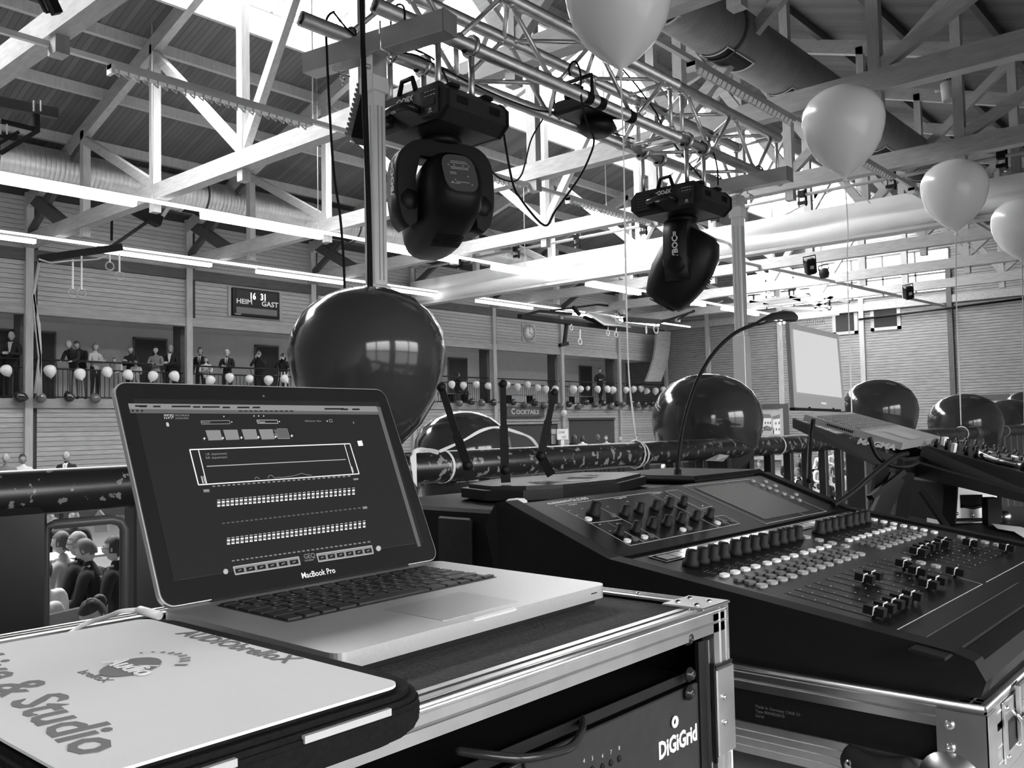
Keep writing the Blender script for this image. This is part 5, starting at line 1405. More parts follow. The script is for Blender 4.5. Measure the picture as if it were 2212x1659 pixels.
q = MB(); q.box((.725, RY-.02, 1.12), (.79, RY+.02, RZ-.02), RAILP, bev=.006); q.build('post', t)
fr = [(.585, 1.3), (.585, 2.16), (.60, 2.163), (.69, 2.163), (.705, 2.158), (.712, 2.145), (.712, 1.3)]
q = MB(); q.tube([(x, RY-.01, z) for x, z in fr], .008, mat('frame_edge', .10, .35), 8); q.build('inner_frame', t)
xs = [1.36, 2.30, 2.47]+[2.652+.1665*i for i in range(8)]+[4.2+.17*i for i in range(28)]
q = MB(); q.box((-.0155, -.0155, 1.2), (.0155, .0155, RZ-.02), RAILP, bev=.004); b0 = q.build('b', None, org=(0,0,0)); bm_ = b0.data; bpy.data.objects.remove(b0)
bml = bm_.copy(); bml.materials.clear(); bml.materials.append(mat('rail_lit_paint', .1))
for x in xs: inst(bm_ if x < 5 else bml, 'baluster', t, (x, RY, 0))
q = MB(); q.box((-1.6, RY-.015, 1.2), (9.0, RY+.015, 1.23), RAILP); q.build('bottom_rail', t)
def loop(px, py, lab, w_=.006, rr=.0385, tail=None):
    x = P(px, py, 1, RY-.03).x; q = MB()
    L_ = []
    for a in range(25):
        A = PI/2+2*PI*a/24; L_.append(V((x+.012*math.sin(A*.5), RY+rr*math.cos(A), RZ+rr*math.sin(A))))
    for i in range(24): q.bar(L_[i], L_[i+1], w_, .0012, RIBB, up=(0, math.cos(PI/2+2*PI*(i+.5)/24), math.sin(PI/2+2*PI*(i+.5)/24)))
    if tail: ribbon(q, tail, w_)
    return tag(q.build('ribbon_tie'), lab, 'ribbon', 'ribbons tied round the rail')
loop(968, 1000, 'white ribbon tied round the rail left of the first antenna', .007, tail=[P(950, 975, 1, 1.45), P(1000, 952, 1, 1.42), P(1040, 930, 1, 1.42), P(1075, 923, 1, 1.42), P(1115, 933, 1, 1.42), P(1145, 945, 1, 1.42), P(1160, 962, 1, 1.42), P(1168, 975, 1, 1.43)])
loop(1392, 985, 'white ribbon tied round the rail at the foot of the tallest ribbon', .007)
loop(1690, 960, 'white ribbon round the rail left of the second laptop', .008)
loop(2087, 930, 'white ribbon round the lit part of the rail', .009); loop(2178, 930, 'white ribbon round the rail near the right edge', .012)
q = MB(); ribbon(q, [P(890, 1000, 1, 1.4), P(892, 980, 1, 1.4), P(905, 972, 1, 1.4), P(925, 972, 1, 1.42), P(948, 978, 1, 1.44)], .01)
q.add([P(886, 988, 1, 1.39), P(899, 972, 1, 1.39), P(901, 1052, 1, 1.39), P(893, 1040, 1, 1.39)], [(0, 1, 2, 3)], RIBB)
tag(q.build('ribbon_end'), 'broad white ribbon end hanging beside the laptop screen', 'ribbon')

# ================================================================== desk, rack case
DZ = 1.845
t = thing('desk', 'pale desk top under the mixer tray', 'table', (1.9, .75, 1.12))
q = MB(); q.box((.88, .12, DZ-.03), (3.1, 1.05, DZ), mat('desk_top', .55, .5, noise=.03, nscale=5), bev=.004); q.build('tabletop', t)
for x in (.93, 3.05):
    for y in (.17, 1.0): q = MB(); q.box((x-.025, y-.025, 1.12), (x+.025, y+.025, DZ-.03), DGREY); q.build('leg', t)
CX0, CX1, CY0, CY1, CZ = .24, .848, .456, .925, 2.115
t = thing('rack_case', 'black flight case with aluminium edges carrying the open laptop', 'flight case', (.55, .69, 1.12))
q = MB(); th = .009
q.box((CX0, CY0+.02, CZ-.012), (CX1, CY1, CZ-.006), BLACKM)
q.box((CX0, CY0+.01, 1.13), (CX0+th, CY1, CZ-.01), BLACKM); q.box((CX1-th, CY0+.01, 1.13), (CX1, CY1, CZ-.01), BLACKM); q.box((CX0, CY1-th, 1.13), (CX1, CY1, CZ-.01), BLACKM); q.box((CX0, CY0+.01, 1.12), (CX1, CY1, 1.13), BLACKM)
q.build('shell', t)
q = MB(); q.box((CX0+.02, CY0+.025, CZ-.0065), (CX1-.02, CY1-.02, CZ-.004), FELT); q.build('top_lining', t)
def edge(a, b, n1, n2, w_=.028, e=.0022, par=None, m=ALUV):
    """aluminium angle along a-b; n1,n2 the two inward directions of its legs"""
    a, b, n1, n2 = V(a), V(b), V(n1), V(n2); q = MB(); L = (b-a).normalized()
    def strip(n, o, wd):
        pts = [(0, 0), (.12, .45), (.18, .45), (.24, 0), (.52, 0), (.58, .5), (.64, 0), (1, 0)]
        for (u0, h0), (u1, h1) in zip(pts[:-1], pts[1:]):
            p = [a+n*(wd*u0)-o*(e*(.6+h0)), a+n*(wd*u1)-o*(e*(.6+h1)), b+n*(wd*u1)-o*(e*(.6+h1)), b+n*(wd*u0)-o*(e*(.6+h0))]
            q.add(p, [(0, 1, 2, 3)], m)
        q.add([a+n*wd-o*e*.6, a+n*wd+o*.001, b+n*wd+o*.001, b+n*wd-o*e*.6], [(0, 1, 2, 3)], m)
    strip(n1, n2, w_); strip(n2, n1, w_)
    q.tube([a+(n1+n2)*.001, b+(n1+n2)*.001], e*1.6, m, 8)
    return q.build('edge_profile', par)
edge((CX0, CY0, CZ), (CX1, CY0, CZ), (0, 1, 0), (0, 0, -1), .024, par=t)
edge((CX1, CY0, CZ), (CX1, CY1, CZ), (-1, 0, 0), (0, 0, -1), .022, par=t)
edge((CX0, CY1, CZ), (CX1, CY1, CZ), (0, -1, 0), (0, 0, -1), .026, par=t)
edge((CX0, CY0, CZ), (CX0, CY1, CZ), (1, 0, 0), (0, 0, -1), .022, par=t)
edge((CX1, CY0, 1.13), (CX1, CY0, CZ), (-1, 0, 0), (0, 1, 0), .030, par=t)
edge((CX0, CY0, 1.13), (CX0, CY0, CZ), (1, 0, 0), (0, 1, 0), .030, par=t)
q = MB(); q.box((CX1-.03, CY0+.0008, 1.13), (CX1-.0006, CY0+.012, CZ-.002), ALUV); q.build('corner_post', t)
# corner plate with rivets
q = MB(); q.box((CX1-.052, CY0-.003, CZ+.001), (CX1+.003, CY0+.045, CZ+.004), ALUV, bev=.001); q.build('corner_plate', t)
for x, y in ((-.04, .012), (-.015, .012), (-.012, .036), (-.036, .036)):
    q = MB(); q.ball((CX1+x, CY0+y, CZ+.004), .0038, CHROME, 10, 6, sc=(1, 1, .6)); q.build('rivet', t)
for y in (.10, .22): q = MB(); q.ball((CX1-.011, CY0+y, CZ+.002), .003, CHROME, 10, 6, sc=(1, 1, .6)); q.build('rivet', t)
# front latch plate and catch
q = MB(); q.box((CX1-.034, CY0-.006, CZ-.145), (CX1+.001, CY0-.001, CZ-.058), ALUV, bev=.002); q.build('latch_plate', t)
q = MB(); q.box((CX1-.036, CY0-.0035, CZ-.15), (CX1-.033, CY0, CZ-.053), BLACKM); q.box((CX1-.034, CY0-.0045, CZ-.058), (CX1+.001, CY0, CZ-.055), BLACKM); q.build('latch_gap', t)
for z in (-.088, -.113): q = MB(); q.ball((CX1-.022, CY0-.007, CZ+z), .003, CHROME, 10, 6, sc=(1, .5, 1)); q.build('rivet', t)
q = MB(); q.box((CX1+.001, CY0+.03, CZ-.118), (CX1+.033, CY0+.033, CZ-.083), ALUV); q.box((CX1+.030, CY0+.02, CZ-.118), (CX1+.034, CY0+.03, CZ-.085), ALUV, bev=.001); q.bar((CX1+.018, CY0+.03, CZ-.086), (CX1+.042, CY0+.03, CZ-.079), .004, .004, ALUV); q.build('side_catch', t)
# rack strip, shelf and unit
q = MB(); q.box((CX1-.052, CY0+.004, 1.2), (CX1-.038, CY0+.008, CZ-.03), BLACK); q.build('rack_strip', t)
q = MB(); q.box((CX1-.038, CY0+.001, 1.2), (CX1-.0355, CY0+.008, CZ-.03), ALUV); q.build('rack_edge', t)
for px, py in ((1487, 1379), (1491, 1457), (1490, 1497)):
    p = P(px, py, 1, CY0+.002); q = MB(); M = Matrix.Translation(p) @ Matrix.Rotation(PI/2, 4, 'X')
    q.lathe([(.0072, -.002), (.0072, .0), (.005, .001), (.0048, .0035), (.0015, .0045), (.0005, .0035)], BLACKG, 14, M); q.build('rack_screw', t)
u = thing('rack_unit', 'grey rack unit lettered DiGiGrid at the bottom of the rack', 'audio processor', (.55, .6, 1.93))
zt = P(1478, 1487, 1, CY0+.006).z
q = MB(); q.box((CX0+.03, CY0+.006, zt-.088), (CX1-.045, CY0+.010, zt), DGREY, bev=.001); q.build('front_panel', u)
q = MB(); q.box((CX0+.04, CY0+.010, zt-.086), (CX1-.06, CY1-.08, zt-.003), BLACK); q.build('chassis', u)
Fu = Frame((0, CY0+.0055, 0), (1, 0, 0), (0, 0, 1), (0, -1, 0))
a = P(1423, 1641, 1, CY0+.0055)
text('lettering', 'DiGiGrid', Fu.m(a.x, a.z, 0), .0215, WHITEL, u, bold=.0007, extrude=.0002, sx=.86)
a = P(1457, 1559, 1, CY0+.005); q = MB(); q.lathe([(.0025, 0), (.0028, .0012), (.0055, .0012), (.0058, 0)], WHITEP, 18, Matrix.Translation(a) @ Matrix.Rotation(PI/2, 4, 'X')); q.build('power_lamp_ring', u)
for s, px, py in (('5', 1280, 1662), ('6', 1302, 1656), ('7', 1320, 1648), ('8', 1338, 1639), ('4', 1262, 1668)):
    a = P(px, py, 1, CY0+.0055); q = MB(); q.lathe([(.0028, 0), (.0024, .0006), (.0005, .0006)], BLACKM, 12, Matrix.Translation(a) @ Matrix.Rotation(PI/2, 4, 'X')); q.build('indicator', u)
    text('lettering', s, Fu.m(a.x-.0012, a.z+.0075, 0), .005, LGREY, u, extrude=.0002)
q = MB(); a = P(1080, 1672, 1, CY0+.004); b_ = P(1138, 1652, 1, CY0+.004); q.tube([(a.x, CY0+.004, a.z-.01), (a.x, CY0+.004, a.z), (b_.x-.004, CY0+.004, b_.z+.004), (b_.x, CY0+.004, b_.z-.01)], .0016, BLACKG, 6); q.build('panel_recess', u)
q = MB(); q.box((CX0+.03, CY0+.012, zt+.003), (CX1-.05, CY0+.30, zt+.005), BLACK); q.box((CX0+.03, CY0+.010, zt+.003), (CX1-.05, CY0+.012, zt+.012), BLACK); tag(q.build('rack_shelf'), 'thin black shelf edge above the grey rack unit', 'shelf')
q = MB(); q.tube(smooth_path([P(1258, 1550, 1, .47), P(1256, 1580, 1, .452), P(1235, 1612, 1, .44), P(1190, 1628, 1, .436), P(1130, 1638, 1, .436), P(1060, 1632, 1, .45), P(985, 1622, 1, .47)], 5), .0035, BLACKG, 8)
tag(q.build('cable'), 'glossy black cable drooping out of the rack opening', 'cable')
q = MB(); q.tube(smooth_path([(.60, .60, 2.05), (.66, .58, 2.04), (.72, .56, 2.03), (.75, .57, 2.02)], 4), .0028, BLACKG, 8); tag(q.build('cable'), 'short dark cable deep inside the rack opening', 'cable')

# ================================================================== laptop on the case
th_, ph_ = R(1.91), R(1.186)
LW = V((math.cos(th_), math.sin(th_), 0)); LD = V((-math.sin(th_)*math.cos(ph_), math.cos(th_)*math.cos(ph_), math.sin(ph_)))
LB = Frame((.4157, .7985, 2.1393), LW, -LD, LW.cross(LD))        # along width, towards the user, up
t = thing('laptop', 'open silver laptop with black keys and a lit mixing screen on the flight case', 'laptop', (.6, .68, CZ))
M = LB.m()
def rrect(w0, d0, w1, d1, r, n=6):
    o = []
    for cx, cy, a0 in ((w1-r, d1-r, 0), (w0+r, d1-r, 90), (w0+r, d0+r, 180), (w1-r, d0+r, 270)):
        for i in range(n+1): a = R(a0+90*i/n); o.append((cx+r*math.cos(a), cy+r*math.sin(a)))
    return o
SIL = mat('laptop_aluminium', .62, .42, .75, noise=.03, nscale=300, bump=.05)
q = MB(M); q.prism(rrect(0, 0, .364, .249, .012), -.0135, SIL); q.build('base', t)
q = MB(M); q.prism(rrect(.006, .006, .358, .243, .012), -.006, BLACKM, Matrix.Translation(V((0, 0, -.0135)))); q.build('underside', t)
for x, y in ((.03, .03), (.334, .03), (.03, .22), (.334, .22)): q = MB(M); q.lathe([(.008, -.0235), (.008, -.019)], RUBBER, 12, Matrix.Translation(V((x, y, 0)))); q.build('rubber_foot', t)
q = MB(M); q.prism(rrect(.043, .022, .321, .134, .003), .0003, mat('keyboard_well', .03, .5)); q.build('keyboard_well', t)
q = MB(M); q.prism(rrect(.1295, .158, .2345, .2345, .003), .0004, mat('trackpad', .50, .35, .6)); q.build('trackpad', t)
q = MB(M); q.box((.152, .2465, -.004), (.212, .2497, .0005), mat('thumb_scoop', .9, .3, .3), bev=.002); q.build('thumb_scoop', t)
q = MB(M); q.box((.334, .2487, -.0068), (.344, .2495, -.0058), BLACKM); q.build('sensor_slot', t)
KEY = mat('laptop_key', .022, .5); kp = .01925
rows = [[1]*14, [1]*13+[1.5], [1.5]+[1]*12+[1], [1.75]+[1]*11+[1.75], [2.25]+[1]*10+[2.25], [1, 1, 1, 1.25, 5, 1.25, 1]]
kx0 = .0455
mcache = {}
for ri, row in enumerate(rows):
    tot = sum(row); y0 = .024+(.0115 if ri else 0)+(ri-1)*.0192*(ri > 0) + (0 if ri else 0)
    hk = .0085 if ri == 0 else .0162
    sc_ = .2735/ (tot*kp) if ri not in (5,) else 1.0
    x = kx0
    for kw in row:
        w_ = kw*kp*sc_-.003
        key = (round(w_, 4), hk)
        if key not in mcache:
            q = MB(); q.prism(rrect(0, 0, w_, hk, .0015, 2), .0018, KEY); o = q.build('k', None, org=(0,0,0)); mcache[key] = o.data; bpy.data.objects.remove(o)
        o = bpy.data.objects.new('key', mcache[key]); COL.objects.link(o); o.parent = t
        o.matrix_local = Matrix.Translation(-WL[t]) @ LB.m(x, y0, .0003); WL[o] = LB(x, y0, 0)
        x += kw*kp*sc_
    if ri == 5:
        for (dx, dy, ww, hh_) in ((x, 0.0085, .0162, .0077), (x+kp, 0, .0162, .0077), (x+kp, .0085, .0162, .0077), (x+2*kp, .0085, .0162, .0077)):
            q = MB(M); q.prism(rrect(dx, y0+dy, dx+ww, y0+dy+hh_, .0012, 2), .0018, KEY, Matrix.Translation(V((0, 0, .0003)))); q.build('key', t)
rk = random.Random(5)
q = MB(M)
for ri in range(1, 5):
    for ci in range(14):
        x = kx0+.006+ci*kp+(ri*.004); y = .024+.0115+(ri-1)*.0192+.006; q.box((x, y, .0021), (x+.003, y+.0035, .0022), MGREY)
q.build('key_legends', t)
# lid
be = R(115); U_ = LD*(-math.cos(be)) + LB.N*math.sin(be); NL = LW.cross(U_)
LL = Frame(LB(0, .003, .002), LW, U_, NL)                        # across, up the lid, towards the user
ML = LL.m()
LH = .233
q = MB(ML); q.prism(rrect(0, 0, .364, LH, .014), -.006, SIL, Matrix.Translation(V((0, 0, -.0008)))); q.build('lid_shell', t)
q = MB(ML); q.prism(rrect(.0014, .0006, .3626, LH-.0014, .013), .001, mat('screen_bezel', .012, .07, coat=.5), Matrix.Translation(V((0, 0, -.0008)))); q.build('screen_glass', t)
q = MB(ML); q.box((.05, -.004, -.006), (.314, .005, .0), BLACKM, bev=.002); q.build('hinge', t)
SCR = mat('screen_dark', .015, .1, emit=.0)
def semi(name, v, e, rough=.12):
    m = mat(name, v, rough, emit=0); b = m.node_tree.nodes['Principled BSDF']; b.inputs['Base Color'].default_value = (.01, .01, .01, 1)
    b.inputs['Emission Color'].default_value = (1, 1, 1, 1); b.inputs['Emission Strength'].default_value = e; return m
E1, E2, E3, E4, E5 = semi('lit_dim', .01, .010), semi('lit_mid', .01, .10), semi('lit_grey', .01, .22), semi('lit_light', .01, .42), semi('lit_white', .01, .85)
sx0, sx1, sy0, sy1 = .017, .347, .024, .214
q = MB(ML); q.box((sx0, sy0, .0), (sx1, sy1, .0004), E1); q.build('display', t)
def L2(px, py): return LL.uv(px, py)
def poly(q, pts, m, h=.0006): q.add([(L2(*p)[0], L2(*p)[1], h) for p in pts], [tuple(range(len(pts)))], m)
def line(q, pts, w_, m, h=.0008):
    for a, b in zip(pts[:-1], pts[1:]):
        a = V((*L2(*a), h)); b = V((*L2(*b), h)); q.bar(a, b, w_, .0002, m)
q = MB(ML); poly(q, [(276, 872), (812, 878), (818, 890), (279, 884)], E3); poly(q, [(279, 884), (818, 890), (821, 896), (281, 893)], E2); poly(q, [(812, 878), (821, 880), (909, 1180), (902, 1182)], E2); q.build('menu_bar', t)
q = MB(ML)
for i, (px, py) in enumerate(((291, 878), (300, 879), (330, 879), (370, 879), (395, 879), (416, 880), (436, 880), (458, 880), (480, 881), (512, 881), (545, 881), (700, 884), (716, 884), (735, 885), (760, 885))):
    poly(q, [(px, py-2), (px+(16 if i % 3 else 26), py-2), (px+(16 if i % 3 else 26), py+1.5), (px, py+1.5)], E1, .0008)
for px in (286, 296, 306): poly(q, [(px-3, 888), (px, 885), (px+3, 888), (px, 891)], E1, .0008)
for px in range(515, 636, 11): poly(q, [(px, 887), (px+8, 887.3), (px+8, 890), (px, 889.6)], E1, .0008)
q.build('menu_text', t)
q = MB(ML); poly(q, [(353, 896), (375, 896), (375, 905), (354, 905)], E4); q.build('logo_box', t)
def ltext(s, px, py, size, m, bold=0.0, sx=1.0):
    u, v = L2(px, py); text('screen_text', s, ML @ Matrix.Translation(V((u, v, .0009))), size, m, t, extrude=.00005, bold=bold, sx=sx)
ltext('WSG', 354, 905, .0052, SCR, .0002); ltext('MULTIRACK', 378, 900, .0030, E3); ltext('SOUNDGRID', 378, 906, .0026, E3)
ltext('8', 359, 922, .0065, E5); ltext('8', 762, 916, .0045, E3)
ltext('Rack:A', 436, 915, .0034, E3); ltext('Master', 557, 914, .0034, E4); ltext('WSG Server  Menu', 658, 912, .003, E3)
ltext('L/R  (input/meter)', 444, 984, .0034, E3); ltext('R/R  (input/meter)', 444, 992, .0034, E3)
q = MB(ML)
line(q, [(433, 910), (495, 909), (496, 916), (435, 917), (433, 910)], .0006, E3); line(q, [(554, 908), (598, 908), (600, 915), (556, 915), (554, 908)], .0006, E4)
for px, py in ((482, 900), (547, 899), (557, 899), (568, 899), (499, 912), (602, 911), (705, 910)): poly(q, [(px, py-1), (px+2, py-1), (px+2, py+1.2), (px, py+1.2)], E5)
line(q, [(710, 907), (716, 907), (717, 912), (711, 912), (710, 907)], .0006, E3)
q.build('menus', t)
q = MB(ML)
for px, w_, py in ((443, 32, 930), (481, 31, 929), (521, 31, 928), (558, 30, 928)): poly(q, [(px, py), (px+w_, py-.5), (px+w_+5, py+21), (px+7, py+22)], E3)
q.build('plugin_slots', t)
q = MB(ML); line(q, [(597, 927), (619, 927), (625, 948), (600, 948), (597, 938), (590, 939)], .0007, E3); poly(q, [(590, 928), (618, 928), (624, 947), (600, 947)], E2, .0005)
for px, py in ((440, 948), (480, 947), (520, 946), (557, 945), (594, 944), (629, 942)):
    poly(q, [(px-3, py), (px, py-1), (px, py-3), (px+1, py-3), (px+1.2, py-1), (px+4, py), (px+1.2, py+1), (px+1, py+3), (px, py+3), (px, py+1)], E5, .0008)
q.build('slot_marks', t)
q = MB(ML)
line(q, [(409, 972), (755, 959), (775, 1024), (428, 1048), (409, 972)], .0011, E5); line(q, [(428, 973), (446, 1047)], .0008, E5); line(q, [(743, 960), (762, 1025)], .0007, E5)
line(q, [(446, 1008), (746, 993)], .0008, E4); poly(q, [(433, 1029), (436, 1029), (440, 1045), (437, 1045)], E4); poly(q, [(438, 1029), (440, 1029), (444, 1044), (442, 1044)], E4); poly(q, [(758, 1008), (760, 1008), (764, 1021), (762, 1021)], E4)
line(q, [(550, 1036), (552, 1031), (556, 1032), (560, 1035)], .0005, E3); line(q, [(578, 1034), (580, 1028), (586, 1027), (591, 1032), (596, 1033), (600, 1031), (607, 1032), (615, 1031), (630, 1029), (642, 1026), (650, 1023), (658, 1025), (668, 1027), (672, 1027)], .0005, E3)
q.build('graph_window', t)
q = MB(ML)
def rowpts(xa, ya, xb, yb, n): return [(xa+(xb-xa)*i/(n-1), ya+(yb-ya)*i/(n-1)) for i in range(n)]
for (xa, ya, xb, yb) in ((472, 1090, 763, 1064), (493, 1172, 786, 1135)):
    for i, (x, y) in enumerate(rowpts(xa, ya, xb, yb, 31)):
        w_ = 6.6-i*.04
        poly(q, [(x-w_/2, y-10), (x+w_/2, y-10.4), (x+w_/2, y-8.8), (x-w_/2, y-8.4)], E4); poly(q, [(x-w_/2, y-6), (x+w_/2, y-6.4), (x+w_/2, y-3), (x-w_/2, y-2.6)], E5)
        poly(q, [(x-w_/2, y-1.5), (x+w_/2, y-1.9), (x+w_/2, y+1), (x-w_/2, y+1.4)], E3); poly(q, [(x-w_/2, y+2.2), (x+w_/2, y+1.8), (x+w_/2, y+4.6), (x-w_/2, y+5)], E5)
q.build('equaliser_faders', t)
q = MB(ML)
for (xa, ya, xb, yb, n) in ((461, 1051, 753, 1029, 28), (482, 1131, 775, 1098, 30), (503, 1212, 796, 1171, 30)):
    for x, y in rowpts(xa, ya, xb, yb, n): poly(q, [(x-3, y-1.2), (x+3, y-1.6), (x+3.3, y+1), (x-2.7, y+1.4)], E3 if n != 30 or ya > 1200 else E2, .0007)
q.build('scale_marks', t)
q = MB(ML)
for (pts, m) in (([(438, 1058), (451, 1057), (452, 1063), (440, 1064)], E3), ([(762, 1034), (773, 1033), (774, 1037), (764, 1038)], E3), ([(782, 1095), (792, 1094), (793, 1099), (784, 1100)], E3), ([(771, 953), (781, 952), (784, 963), (774, 964)], E5)): poly(q, pts, m)
for (xa, ya, xb, yb, n) in ((503, 1225, 644, 1203, 8), (683, 1197, 802, 1179, 8)):
    poly(q, [(xa, ya), (xb, yb), (xb+4, yb+17), (xa+5, ya+17)], E3, .0005); line(q, [(xa, ya), (xb, yb), (xb+4, yb+17), (xa+5, ya+17), (xa, ya)], .0008, E4, .0007)
    for i in range(6):
        f0, f1 = (i+.08)/6, (i+.85)/6; poly(q, [(xa+(xb-xa)*f0+2, ya+(yb-ya)*f0+5), (xa+(xb-xa)*f1+2, ya+(yb-ya)*f1+5), (xa+(xb-xa)*f1+4, ya+(yb-ya)*f1+14), (xa+(xb-xa)*f0+4, ya+(yb-ya)*f0+14)], SCR, .0007)
        poly(q, [(xa+(xb-xa)*(f0+.04)+3, ya+(yb-ya)*f0+8), (xa+(xb-xa)*(f1-.04)+3, ya+(yb-ya)*f1+8), (xa+(xb-xa)*(f1-.04)+3, ya+(yb-ya)*f1+10.5), (xa+(xb-xa)*(f0+.04)+3, ya+(yb-ya)*f0+10.5)], E3, .0009)
for px, py in ((487, 1235), (817, 1185)):
    poly(q, [(px+5.5*math.cos(a*PI/5), py+6*math.sin(a*PI/5)) for a in range(10)], E4)
q.build('meter_boxes', t)
ltext('GEQ', 656, 1208, .0075, E3); ltext('MODERN', 658, 1214, .0028, E3)
u0, v0 = L2(652, 1250); text('lettering', 'MacBook Pro', ML @ Matrix.Translation(V((u0, v0, .0005))), .0089, WHITEL, t, extrude=.0001, bold=.00012, sx=.92)
u0, v0 = L2(569, 856); q = MB(ML); q.lathe([(.0014, .0004), (.0005, .0005)], MGREY, 12, Matrix.Translation(V((u0, v0, 0)))); q.build('webcam', t)
# white charging cable
q = MB(); q.tube(smooth_path([P(120, 1390, 2, 2.118), P(180, 1350, 2, 2.12), P(232, 1332, 2, 2.13), P(262, 1321, 2, 2.137), P(300, 1317, 2, 2.138)], 5), .0023, WHITEP, 8); q.tube([P(296, 1317, 2, 2.138), P(302, 1318, 2, 2.138), P(345, 1330, 2, 2.135)], [.0023, .0042, .0042], WHITEP, 10)
tag(q.build('charging_cable'), 'white charging cable arching into the left side of the laptop', 'cable')

# ================================================================== printed sleeve
t = thing('laptop_sleeve', 'black padded laptop sleeve with a white printed front lying left of the laptop', 'sleeve', (.17, .57, CZ))
SZ = 2.148; sa, sb, sc, sd = .172, .372, .405, .728
sd = .735
M = Matrix.Translation(V((0, 0, CZ)))
q = MB(); n_ = 10
for i in range(n_):
    z0 = CZ+(SZ-CZ)*i/n_; z1 = CZ+(SZ-CZ)*(i+1)/n_; e0 = .014*(abs(i+.5-n_/2)/n_*2)**3
    q.prism(rrect(sa+e0, sc+e0, sb+.018-e0, sd+.004-e0, .03), z1-z0, NEO, Matrix.Translation(V((0, 0, z0))))
q.build('padding', t)
q = MB(); q.prism(rrect(sa+.005, sc+.008, sb-.004, sd-.004, .012), .0016, CANVAS, Matrix.Translation(V((0, 0, SZ-.0008)))); q.build('white_panel', t)
for xa, xb in ((.29, .35), (.20, .25)): q = MB(); q.box((xa, sc-.0012, CZ+.021), (xb, sc+.002, CZ+.025), LGREY); q.build('piping', t)
# lettering on the panel, reading towards the camera side
Fz = Frame((0, 0, SZ+.001), (0, -1, 0), (1, 0, 0), (0, 0, 1))
def spt(px, py): p = P(px, py, 2, SZ+.001); return p
INK = mat('grey_ink', .16, .8)
def stext(s, px0, py0, px1, py1, size, bold, sx=None):
    a = spt(px0, py0); b_ = spt(px1, py1); L = (b_-a).length
    F = Frame(a, (b_-a), V((0, 0, 1)).cross(b_-a), (0, 0, 1))
    o = text('lettering', s, Matrix.Identity(4), size, INK, t, extrude=.0002, bold=bold)
    xs_ = [v.co.x for v in o.data.vertices]; w_ = max(xs_)-min(xs_)
    o.data.transform(Matrix.Translation(WL[t])); o.data.transform(Matrix.Diagonal((L/w_, 1, 1, 1))); o.data.transform(F.m()); o.data.transform(Matrix.Translation(-WL[t]))
    return o
stext('AUDIObrelloX', 380, 1369, 618, 1433, .021, .0004)
stext('Live & Studio', -95, 1425, 165, 1632, .040, .0007)
a = spt(283, 1441); ex = (spt(350, 1432)-spt(216, 1451))/2; ey = (spt(290, 1423)-spt(276, 1460))/2
q = MB(); rr_ = (ex.length+ey.length*1.0)/2
q.add([a+ex*math.cos(2*PI*i/40)+ey*math.sin(2*PI*i/40)+V((0, 0, .0004)) for i in range(40)], [tuple(range(40))], INK); q.build('logo_disc', t)
F = Frame(a+V((0, 0, .0008)), (spt(310, 1452)-spt(252, 1432)), V((0, 0, 1)).cross(spt(310, 1452)-spt(252, 1432)), (0, 0, 1))
text('lettering', 'Audio', F.m(-.026, -.008), .022, PAPER, t, extrude=.0002, bold=.0003)
q = MB(); q.bar(spt(300, 1440)+V((0,0,.0006)), spt(342, 1440)+V((0,0,.0006)), .0015, .0003, PAPER); q.build('logo_pointer', t)
q = MB()
for (x0_, y0_, x1_, y1_) in ((378, 1437, 405, 1437), (387, 1430, 411, 1427), (389, 1425, 411, 1421), (386, 1419, 404, 1416), (378, 1415, 392, 1412), (364, 1413, 376, 1410), (348, 1411, 356, 1409), (328, 1410, 333, 1409), (303, 1412, 307, 1411)):
    q.bar(spt(x0_, y0_)+V((0,0,.0004)), spt(x1_, y1_)+V((0,0,.0004)), .0022, .0003, INK)
q.build('logo_ticks', t)
stext('brelloX', 165, 1452, 222, 1474, .010, .0)
# ================================================================== mixing desk
al = R(9.08)
MO = V((1.092, .589, 2.0965)); MU = V((1, 0, 0)); MV = V((0, -math.cos(al), -math.sin(al)))
FP = Frame(MO, MU, MV, V((0, -math.sin(al), math.cos(al))))
b2 = R(20.5); VH = -.130
FD = Frame(FP(0, VH), MU, V((0, -math.cos(b2), -math.sin(b2))), V((0, -math.sin(b2), math.cos(b2))))
t = thing('mixing_console', 'black digital mixing console with rows of knobs, buttons and faders', 'mixing console', (1.5, .6, 1.995))
x0_, x1_ = MO.x-.083, MO.x+.80
pf = FP(0, .30); pt = FD(0, -.198)
prof = [(pf.y+.0, pf.z-.002), (pf.y-.02, pf.z-.010), (pf.y-.028, pf.z-.026), (pf.y-.02, pf.z-.045), (pf.y+.02, 1.993), (.93, 1.993), (.945, 2.02), (.94, pt.z-.03), (pt.y+.018, pt.z-.004), (pt.y, pt.z-.001), (FD.O.y, FD.O.z-.002)]
Mx = Matrix(((0, 0, 1, x0_+.012), (1, 0, 0, 0), (0, 1, 0, 0), (0, 0, 0, 1)))
def taper(q):
    for p in q.v:
        if p.x < x0_+.08: p.x += .052*max(0, min(1, (2.115-p.z)/.12))
    return q
q = MB(); q.prism(prof, x1_-x0_-.024, BLACK, Mx); taper(q).build('body', t)
def cheek(x, d):
    pr = [(y+(.004 if i in (5, 6, 7) else 0), z+(.006 if i in (0, 1, 9, 10, 8) else .0)) for i, (y, z) in enumerate(prof)]
    q = MB(); q.prism(pr, .03, BLACKM, Matrix(((0, 0, 1, x), (1, 0, 0, 0), (0, 1, 0, 0), (0, 0, 0, 1)))); taper(q).build('side_cheek', t)
cheek(x0_, 1); cheek(x1_-.03, 1)
PAN = mat('console_panel', .006, .33, spec=.35, noise=.12, nscale=120, bump=.05)
